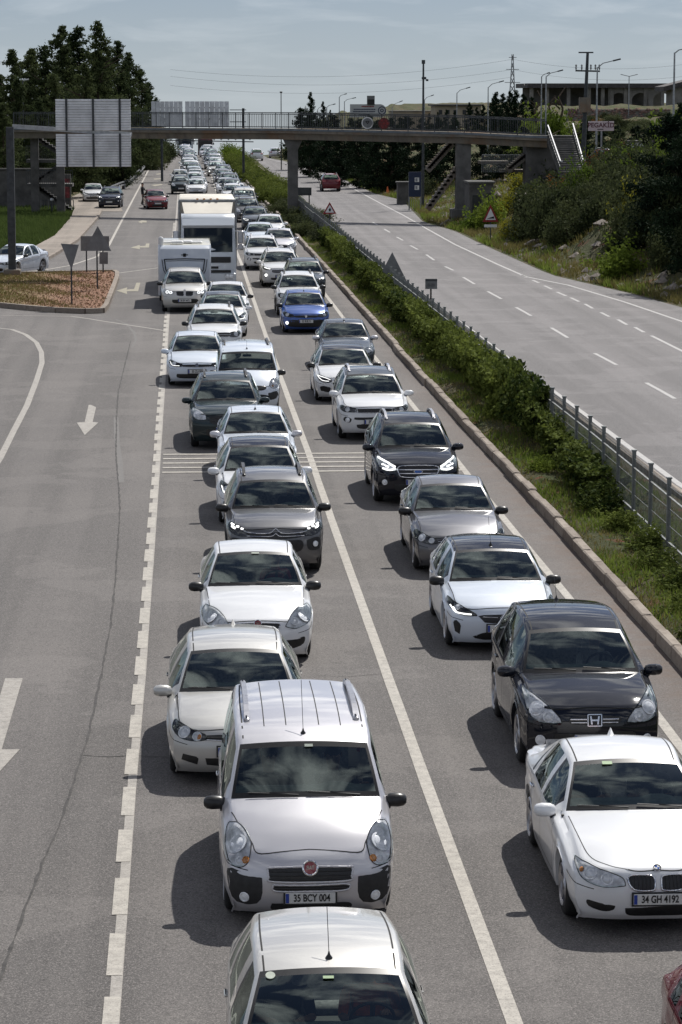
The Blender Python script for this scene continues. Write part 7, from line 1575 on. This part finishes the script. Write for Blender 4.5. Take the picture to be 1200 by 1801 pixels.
q = at(37, 425); r_ = thing('garden_lamp', 'small white round lamp on a short post on the left grass', 'lamp', (q.x, q.y+40, gz(q.x, q.y+40))); zt = atd(38, 362, q.y+40).z-gz(q.x, q.y+40); mb = MB(); mb.bar((0, 0, 0), (0, 0, max(1, zt)), .05, 6); mb.build('post', MSTL, r_); mb = MB(); mb.lathe([(.01, -.1), (.13, -.05), (.13, .08), (.01, .12)], 10, 'Z', (0, 0, max(1, zt)+.05)); mb.build('lamp_globe', MSIGNW, r_)
GLO = glass('lorry_glass', (.16, .17, .18), 1.45)
# ================================================================== lorry and caravan
def lorry(X, Y, lab, boxm, cabm, full=True, loc_z=0.0, boxlen=8.0):
    r_ = thing('lorry', lab, 'lorry', (X, Y, loc_z+.012))
    W_ = 2.5; mb = MB()
    cab = [(-.0, .55), (-.02, 1.2), (.02, 1.9), (.22, 2.9), (.42, 3.28), (.75, 3.45), (2.1, 3.45), (2.1, .6)]
    sec = []
    for sx in (-1, 1):
        for (yy, z) in cab: sec.append((sx*1.22, yy+.10, z))
    n = len(cab); mid = [(x*.84, yy, z) for (yy, z) in cab for x in ()]
    V_ = []
    for fx, dy in ((-1.24, .16), (-1.10, .03), (-.6, 0), (0, -.01), (.6, 0), (1.10, .03), (1.24, .16)):
        for i, (yy, z) in enumerate(cab): V_.append((fx if z < 2.9 else fx*.955, yy+(dy if i < 6 else 0), z))
    F2 = [(c_*n+i, c_*n+i+1, (c_+1)*n+i+1, (c_+1)*n+i) for c_ in range(6) for i in range(n-1)]+[tuple(range(n)), tuple(reversed(range(6*n, 7*n)))]
    F2 = [f for f in F2]; mb.add(V_, [f[::-1] for f in F2]); mb.build('cab', [cabm], r_, 40)
    mb = MB(); 
    def fy(z): return float(np.interp(z, [c_[1] for c_ in cab[:5]], [c_[0] for c_ in cab[:5]]))
    rows = []
    for z in (1.80, 2.2, 2.6, 2.90):
        for x in (-1.08, -.7, -.3, 0, .3, .7, 1.08): rows.append((x, fy(z)-.015+(.03 if abs(x) > 1 else 0), z))
    mb.add(rows, [(r*7+c_, r*7+c_+1, r*7+c_+8, r*7+c_+7) for r in range(3) for c_ in range(6)]); mb.build('windshield', [GLO], r_, 60)
    mb = MB(); mb.box((0, .6, 1.85), (2.2, .8, .08)); mb.box((-.55, 1.3, 2.05), (.5, .5, .9)); mb.box((.55, 1.3, 2.05), (.5, .5, .9)); mb.box((0, 1.9, 2.4), (2.3, .05, 1.6)); mb.build('cab_interior', MINT, r_)
    # visor band
    mb = MB(); mb.add([(-1.16, .16, 2.86), (1.16, .16, 2.86), (1.14, .02, 2.98), (-1.14, .02, 2.98), (-1.14, .30, 3.26), (1.14, .30, 3.26)], [(0, 3, 2, 1), (3, 4, 5, 2)]); mb.build('sun_visor', [cabm], r_)
    mb = MB(); mb.bbox((0, -.035, 1.46), (2.0, .06, .26), .02); mb.build('grille', MBK, r_); 
    for zz in (1.40, 1.52): mb = MB(); mb.box((0, -.075, zz), (1.9, .02, .03)); mb.build('grille_slat', MPL, r_)
    mb = MB(); mb.bbox((0, -.05, 1.12), (.9, .05, .10), .02); mb.build('lower_grille', MBK, r_); mb = MB(); mb.bbox((0, .04, .62), (2.44, .30, .52), .05); mb.build('bumper', [cabm], r_)
    mb = MB(); mb.bbox((0, -.10, .95), (2.0, .05, .12), .01); mb.build('step_gap', MBK, r_)
    if full: text_obj('DAF', .20, MINK, r_, (-.75, -.09, 1.22), name='maker_lettering') if False else None
    for sx in (-1, 1):
        mb = MB(); mb.bbox((sx*.92, -.10, .72), (.44, .05, .24), .03); o = mb.build('headlight', MREF, r_); mb = MB(); mb.lathe([(.001, -.02), (.07, -.015), (.085, 0)], 12, 'Y', (sx*.86, -.13, .72)); mb.lathe([(.001, -.02), (.07, -.015), (.085, 0)], 12, 'Y', (sx*1.02, -.13, .72)); mb.build('lens', MLENS, o)
        mb = MB(); mb.bbox((sx*1.44, .15, 2.45), (.24, .14, .55), .03); mb.bbox((sx*1.44, .15, 2.02), (.24, .14, .24), .03); mb.beam((sx*1.2, .25, 2.72), (sx*1.44, .15, 2.7), .04, .04); mb.beam((sx*1.2, .25, 1.95), (sx*1.44, .15, 1.95), .04, .04); mb.build('wing_mirror', MALU, r_)
        mb = MB(); mb.box((sx*1.245, 1.1, 2.35), (.02, 1.0, .8)); mb.build('side_window', GS, r_)
    for x0_, x1_ in ((-.8, -.1), (.1, .8)): mb = MB(); mb.bar((x0_, fy(2.0)-.03, 2.0), (x1_, fy(2.15)-.04, 2.16), .014, 5); mb.build('wiper', MBK, r_)
    # air deflector and box
    b0 = 2.35; mb = MB(); mb.add([(-1.05, 1.0, 3.46), (1.05, 1.0, 3.46), (1.15, b0-.15, 3.92), (-1.15, b0-.15, 3.92), (-1.05, b0-.15, 3.46), (1.05, b0-.15, 3.46)], [(0, 1, 2, 3), (0, 3, 4), (1, 5, 2), (4, 3, 2, 5)]); mb.build('air_deflector', [boxm], r_)
    mb = MB(); mb.bbox((0, b0+boxlen/2, 2.52), (2.56, boxlen, 2.98), .05); mb.build('cargo_box', [boxm], r_, 40)
    mb = MB(); mb.box((0, b0-.02, 3.99), (2.58, .10, .10)); mb.box((-1.28, b0-.02, 2.5), (.08, .10, 2.95)); mb.box((1.28, b0-.02, 2.5), (.08, .10, 2.95)); mb.build('box_frame', [MSTG2], r_)
    for x in (-.45, -.15, .15, .45): mb = MB(); mb.box((x, b0-.08, 4.06), (.10, .05, .05)); mb.build('marker_lamp', MAMB, r_)
    mb = MB(); mb.box((0, b0+boxlen/2, .86), (.9, boxlen+2, .3)); mb.build('chassis', MPL, r_)
    for yy in ((.98,), (b0+boxlen*.62, b0+boxlen*.62+1.3)):
        for y_ in yy:
            for sx in (-1, 1): mb = MB(); mb.lathe([(.25, -.14), (.42, -.16), (.5, -.12), (.5, .12), (.42, .16), (.25, .14)], 26, 'X'); o = mb.build('wheel', MTY, r_, 50, (sx*1.08, y_, .5)); mb = MB(); mb.lathe([(.27, .1), (.2, .04), (.001, .07)], 18, 'X'); mb.v = [(sx*v[0], v[1], v[2]) for v in mb.v]; mb.build('rim', MALU, o)
    mb = MB(); mb.bbox((0, -.125, .50), (.52, .012, .115), .004); pl = mb.build('license_plate', MPLT, r_)
    if full: text_obj('35 TR 886', .10, MINK, pl, (0, -.133, .50), name='plate_lettering', sx=.75, bold=.002)
    return r_
MBOX = mat('box_cream', (.60, .56, .48), .5, nscale=.8, namt=.12, detail=7); MCABW = paint('cab_white', (.62, .66, .70))
lorry(1.16, 121.6, 'white lorry with a tall cream cargo box beside the caravan', MBOX, MCABW)
lorry(.62, 450, 'distant white lorry with a cream front at the crest of the left lane', MBOX, MCABW, False, float(crestf(450)))
# coach at the crest
r_ = thing('coach', 'dark maroon coach at the crest of the right hand lane', 'coach', (4.1, 468, float(crestf(468)))); MMAR = paint('paint_maroon', (.07, .02, .028), .1)
mb = MB(); mb.bbox((0, 5.5, 1.85), (2.5, 11, 3.0), .12); mb.build('body', MMAR, r_, 40); mb = MB(); mb.box((0, -.03, 2.35), (2.2, .04, 1.3)); mb.build('windshield', MDKOP, r_); mb = MB(); mb.box((0, -.03, 1.15), (2.3, .05, .12)); mb.build('trim_strip', MALU, r_)
for sx in (-1, 1):
    mb = MB(); mb.bbox((sx*.95, -.03, .75), (.4, .05, .2), .02); mb.build('headlight', MREF, r_); mb = MB(); mb.bbox((sx*1.4, .0, 2.5), (.2, .12, .4), .02); mb.build('wing_mirror', MBK, r_)
    for y_ in (2.4, 8.2): mb = MB(); mb.lathe([(.01, -.14), (.42, -.16), (.5, -.12), (.5, .12), (.42, .16), (.01, .14)], 20, 'X'); mb.build('wheel', MTY, r_, 50, (sx*1.1, y_, .5))
# caravan
r_ = thing('caravan', 'white touring caravan with a dark lined front towed by the silver suv', 'caravan', (.10, 113.9, .012)); MCAR = paint('caravan_white', (.50, .54, .60)); MCART = paint('caravan_top', (.64, .62, .52))
cabp = [(.10, .42), (.0, .75), (.0, 1.6), (.14, 2.35), (.34, 2.5), (5.2, 2.55), (5.3, .5), (5.2, .42)]; n = len(cabp); V_ = []
for fx, dy in ((-1.10, .22), (-1.04, .08), (-.8, .01), (0, 0), (.8, .01), (1.04, .08), (1.10, .22)):
    for i, (yy, z) in enumerate(cabp): V_.append((fx, yy+(dy if i < 5 else 0), z))
mb = MB(); F2 = [(c_*n+i, c_*n+i+1, (c_+1)*n+i+1, (c_+1)*n+i)[::-1] for c_ in range(6) for i in range(n-1)]; ti = [1 if i == 4 else 0 for c_ in range(6) for i in range(n-1)]
mb.v = V_; mb.f = F2+[tuple(reversed(range(n))), tuple(range(6*n, 7*n))]; mb.m = ti+[0, 0]; mb.build('shell', [MCAR, MCART], r_, 40)
def cfy(z): return float(np.interp(z, [c_[1] for c_ in cabp[:5]], [c_[0] for c_ in cabp[:5]]))
def cline(pts, r, nm, m=MSEAM):
    mb = MB(); pr = None
    for (x, z) in pts:
        q = Vector((x, cfy(z)-.012, z)); 
        if pr is not None: mb.bar(pr, q, r, 5)
        pr = q
    mb.build(nm, m, r_)
cline([(-.84, 1.93), (-.78, 1.5), (-.62, 1.2), (-.4, 1.05)], .022, 'trim_line'); cline([(.84, 1.93), (.78, 1.5), (.62, 1.2), (.4, 1.05)], .022, 'trim_line'); cline([(-.84, 1.93), (0, 1.95), (.84, 1.93)], .022, 'trim_line')
cline([(-.94, 1.93), (-.88, 1.5), (-.72, 1.18)], .014, 'trim_line'); cline([(.94, 1.93), (.88, 1.5), (.72, 1.18)], .014, 'trim_line')
cline([(-.78, 1.86), (0, 1.88), (.78, 1.86)], .010, 'trim_line')
mb = MB(); mb.box((0, cfy(2.1)-.012, 2.10), (.12, .02, .14)); mb.box((0, cfy(2.1)-.014, 2.11), (.28, .02, .035)); mb.build('maker_emblem', MSEAM, r_)
for x, y_, w__, d_, h__ in ((-.3, .9, .5, .5, .10), (-.72, 1.2, .45, .4, .06), (.5, 1.3, .5, .4, .06), (.15, 1.5, .4, .6, .08)): mb = MB(); mb.bbox((x, y_, 2.55+h__/2), (w__, d_, h__), .03); mb.build('roof_vent', [MSIGNW], r_)
mb = MB(); mb.lathe([(.11, 0), (.11, .28), (.06, .34), (.001, .35)], 14, 'Z', (-.98, .55, 2.5)); mb.build('roof_dome', MSIGNW, r_)
mb = MB(); mb.box((0, 2.6, .40), (1.9, 4.8, .16)); mb.beam((0, -.05-.9, .42), (-.5, .6, .40), .08, .08); mb.beam((0, -.95, .42), (.5, .6, .40), .08, .08); mb.build('drawbar_frame', MPL, r_)
for sx in (-1, 1): mb = MB(); mb.lathe([(.2, -.1), (.32, -.1), (.34, -.06), (.34, .06), (.32, .1), (.2, .1)], 24, 'X'); o = mb.build('wheel', MTY, r_, 50, (sx*.98, 3.0, .34)); mb = MB(); mb.lathe([(.21, .05), (.001, .07)], 16, 'X'); mb.v = [(sx*v[0], v[1], v[2]) for v in mb.v]; mb.build('rim', MALU, o)
# ================================================================== people
MSKIN = mat('skin', (.42, .25, .18), .6, nscale=6, namt=.08); MHAIR = mat('hair_dark', (.02, .014, .01), .7, nscale=20, namt=.3)
def person(name, label, loc, rz, J, shirt, trousers, hair=True, hairm=None, sc=1.0, sleeves=True, shoes=None, fingers=True):
    """J: joint name -> (x, y, z); one skinned body, faces painted by limb"""
    base = dict(pelvis=(0, 0, .95), chest=(0, 0, 1.30), neck=(0, 0, 1.48), head=(0, -.01, 1.64), shl=(.19, 0, 1.42), ell=(.24, 0, 1.14), wrl=(.25, -.05, .88), shr=(-.19, 0, 1.42), elr=(-.24, 0, 1.14), wrr=(-.25, -.05, .88),
        hil=(.09, 0, .92), knl=(.10, -.02, .50), anl=(.10, .03, .09), tol=(.11, -.14, .04), hir=(-.09, 0, .92), knr=(-.10, -.02, .50), anr=(-.10, .03, .09), tor=(-.11, -.14, .04))
    base.update(J); J = {k: Vector(v) for k, v in base.items()}
    names = list(J); rad = dict(pelvis=.135, chest=.150, neck=.058, head=.10, shl=.062, ell=.046, wrl=.030, shr=.062, elr=.046, wrr=.030, hil=.088, knl=.062, anl=.044, tol=.036, hir=.088, knr=.062, anr=.044, tor=.036)
    V_ = [J[n] for n in names]; R_ = [rad[n] for n in names]; E = [('pelvis', 'chest'), ('chest', 'neck'), ('neck', 'head'), ('chest', 'shl'), ('shl', 'ell'), ('ell', 'wrl'), ('chest', 'shr'), ('shr', 'elr'), ('elr', 'wrr'), ('pelvis', 'hil'), ('hil', 'knl'), ('knl', 'anl'), ('anl', 'tol'), ('pelvis', 'hir'), ('hir', 'knr'), ('knr', 'anr'), ('anr', 'tor')]
    E = [(names.index(a), names.index(b)) for a, b in E]; zone = {n: n for n in names}
    hd = J['head']; up = (J['head']-J['neck']).normalized(); V_.append(hd+up*.085); R_.append(.085); E.append((names.index('head'), len(V_)-1)); names.append('headtop')
    if fingers:
        for s in ('l', 'r'):
            w_ = J['wr'+s]; d = (J['wr'+s]-J['el'+s]).normalized(); side = d.cross(Vector((0, 0, 1))); side = side.normalized() if side.length > .01 else Vector((1, 0, 0)); dn = d.cross(side)
            V_.append(w_+d*.05); R_.append(.030); palm = len(V_)-1; names.append('hand'); E.append((names.index('wr'+s), palm))
            for k, (o_, l) in enumerate(((-.030, .062), (-.010, .075), (.010, .070), (.030, .055))):
                a = w_+d*.085+side*o_; V_ += [a, a+d*l*.5+dn*.012, a+d*l*.85+dn*.035]; R_ += [.0105, .009, .0075]; names += ['hand']*3; n0 = len(V_)-3; E += [(palm, n0), (n0, n0+1), (n0+1, n0+2)]
            a = w_+d*.05+side*.045+dn*.01; V_ += [a, a+d*.04+side*.012]; R_ += [.012, .009]; names += ['hand']*2; E += [(palm, len(V_)-2), (len(V_)-2, len(V_)-1)]
    me = bpy.data.meshes.new('skel'); me.from_pydata([tuple(v) for v in V_], E, []); o = bpy.data.objects.new('skel', me); C.objects.link(o)
    md = o.modifiers.new('s', 'SKIN'); 
    sv = me.skin_vertices[0].data if me.skin_vertices else None
    if sv is None:
        bpy.context.view_layer.objects.active = o; bpy.context.view_layer.update(); sv = me.skin_vertices[0].data if me.skin_vertices else None
    for i, r in enumerate(R_):
        sv[i].radius = (r, r*(.78 if names[i] in ('chest', 'pelvis') else 1)); sv[i].use_root = (i == 0)
    sb = o.modifiers.new('d', 'SUBSURF'); sb.levels = 2; sb.render_levels = 2
    dg = bpy.context.evaluated_depsgraph_get(); m2 = bpy.data.meshes.new_from_object(o.evaluated_get(dg)); bpy.data.objects.remove(o); m2.materials.clear()
    for m in (MSKIN, shirt, trousers, shoes or MBK): m2.materials.append(m)
    segs = [(V_[a], V_[b], names[a], names[b]) for a, b in E]; vs = np.array([tuple(p.center) for p in m2.polygons]); best = np.full(len(vs), 9e9); idx = np.zeros(len(vs), int)
    for a, b, na, nb in segs:
        a = np.array(a); b = np.array(b); d = b-a; tt = np.clip(((vs-a)@d)/(d@d+1e-9), 0, 1); dist = np.linalg.norm(vs-(a+tt[:, None]*d), axis=1); k = 0
        if 'hand' in (na, nb) or nb.startswith('head') or na.startswith('head'): k = 0
        elif nb == 'neck' : k = 1
        elif nb[:2] in ('el', 'sh', 'ch') or (nb[:2] == 'wr' and sleeves): k = 1
        elif nb[:2] == 'wr': k = 0
        elif nb[:2] in ('hi', 'kn', 'an'): k = 2
        elif nb[:2] == 'to': k = 3
        upd = dist < best; best[upd] = dist[upd]; idx[upd] = k
    m2.polygons.foreach_set('material_index', idx.astype(np.int32)); m2.polygons.foreach_set('use_smooth', [True]*len(m2.polygons)); m2.name = 'body'
    root = thing(name, label, 'person', loc, rz); root.scale = (sc, sc, sc); ob = bpy.data.objects.new('body', m2); C.objects.link(ob); ob.parent = root
    c_ = J['head']+up*.045; q = up.to_track_quat('Z', 'Y').to_matrix()
    if hair:
        mb = MB(); mb.lathe([(.001, .118), (.05, .108), (.088, .075), (.102, .03), (.10, -.01), (.092, -.04)], 16); mb.v = [tuple(c_+q@Vector((v[0]*.92, v[1]*1.08+.018, v[2] if v[1] > -.03 else max(v[2], .03)))) for v in mb.v]; mb.build('hair', hairm or MHAIR, root, 60)
    f = Vector((0, -1, 0)); mb = MB(); mb.add([tuple(c_+Vector(v)) for v in ((-.012, -.088, -.005), (.012, -.088, -.005), (0, -.118, -.028), (-.016, -.09, -.035), (.016, -.09, -.035), (0, -.088, .015))], [(0, 2, 5), (5, 2, 1), (0, 3, 2), (2, 4, 1), (3, 4, 2)]); mb.build('nose', MSKIN, root)
    mb = MB()
    for sx in (-1, 1): mb.lathe([(.001, -.006), (.010, 0)], 8, 'Y', tuple(c_+Vector((sx*.032, -.094, .006))))
    mb.build('eyes', MINK, root); mb = MB(); mb.box(tuple(c_+Vector((0, -.092, -.058))), (.045, .008, .010)); mb.build('mouth', mat('lips', (.3, .12, .1), .6, nscale=5, namt=.1), root)
    for sx in (-1, 1): mb = MB(); mb.bbox(tuple(c_+Vector((sx*.096, .005, -.005))), (.018, .035, .055), .006); mb.build('ear', MSKIN, root)
    return root
def cloth(n, c): return mat(n, c, .9, nscale=18, namt=.2)
CO = cloth('cloth_orange', (.8, .15, .03)); CK = cloth('cloth_black', (.015, .015, .017)); CB = cloth('cloth_denim', (.04, .06, .11)); CG = cloth('cloth_grey', (.13, .13, .14)); CWH = cloth('cloth_white', (.5, .5, .5)); CRD = cloth('cloth_red', (.3, .03, .04))
SEAT = dict(pelvis=(0, 0, .0), chest=(0, .10, .36), neck=(0, .13, .55), head=(0, .09, .70), shl=(.19, .12, .48), ell=(.24, -.06, .26), wrl=(.15, -.30, .33), shr=(-.19, .12, .48), elr=(-.24, -.06, .26), wrr=(-.15, -.30, .33),
    hil=(.10, 0, .0), knl=(.13, -.42, .10), anl=(.13, -.60, -.22), tol=(.13, -.74, -.24), hir=(-.10, 0, .0), knr=(-.13, -.42, .10), anr=(-.13, -.60, -.22), tor=(-.13, -.74, -.24))
def occupant(carobj, key, side, label, shirt, J=None, hairm=None):
    I_ = PINFO[key]; z = .63 if TY[key]['roof'][1][1] > 1.5 else .56; x = .36*side; y = I_['yc']+1.22
    S = dict(SEAT); S.update(J or {}); L_ = carobj.location
    return person('person', label, (L_.x+x, L_.y+y, L_.z+z), 0, S, shirt, CB, hairm=hairm, sleeves=False, sc=.97)
occupant(l0, 'palio', 1, 'driver in an orange top at the wheel of the nearest silver hatchback', CO, dict(wrl=(.16, -.34, .40), ell=(.27, -.12, .30)), mat('hair_grey', (.09, .085, .08), .7, nscale=20, namt=.3))
occupant(l0, 'palio', -1, 'passenger in dark clothes beside the driver in orange', CK)
occupant(db, 'doblo', 1, 'driver in a grey shirt in the silver family van', CG, dict(wrl=(.34, -.20, .44), ell=(.33, -.02, .30)))
occupant(db, 'doblo', -1, 'passenger in a dark top in the silver family van', CK)
occupant(bm, 'bmw3', 1, 'driver in a black top in the white saloon with kidney grilles', CK)
occupant(bm, 'bmw3', -1, 'passenger in a pale shirt in the white saloon with kidney grilles', CG)
occupant(cr, 'crv', 1, 'driver in a pale shirt in the black suv with the H badge', CWH)
occupant(ln, 'linea', 1, 'driver in a red top in the white saloon with black mirrors', CRD)
occupant(c3, 'c3', 1, 'driver in black in the dark grey chevron suv', CK)
occupant(co, 'corsa', 1, 'driver in a grey top in the white hatchback with the black roof', CG)
q = at(251, 361); person('person', 'person in dark clothes standing on the road beside the dark red saloon', (q.x, q.y, .015), 1.2, dict(ell=(.26, -.10, 1.18), wrl=(.16, -.30, 1.22), knr=(-.12, -.10, .50), anr=(-.10, -.02, .09), knl=(.10, .02, .50), anl=(.11, .16, .09), tol=(.11, 0, .04)), CK, CK)
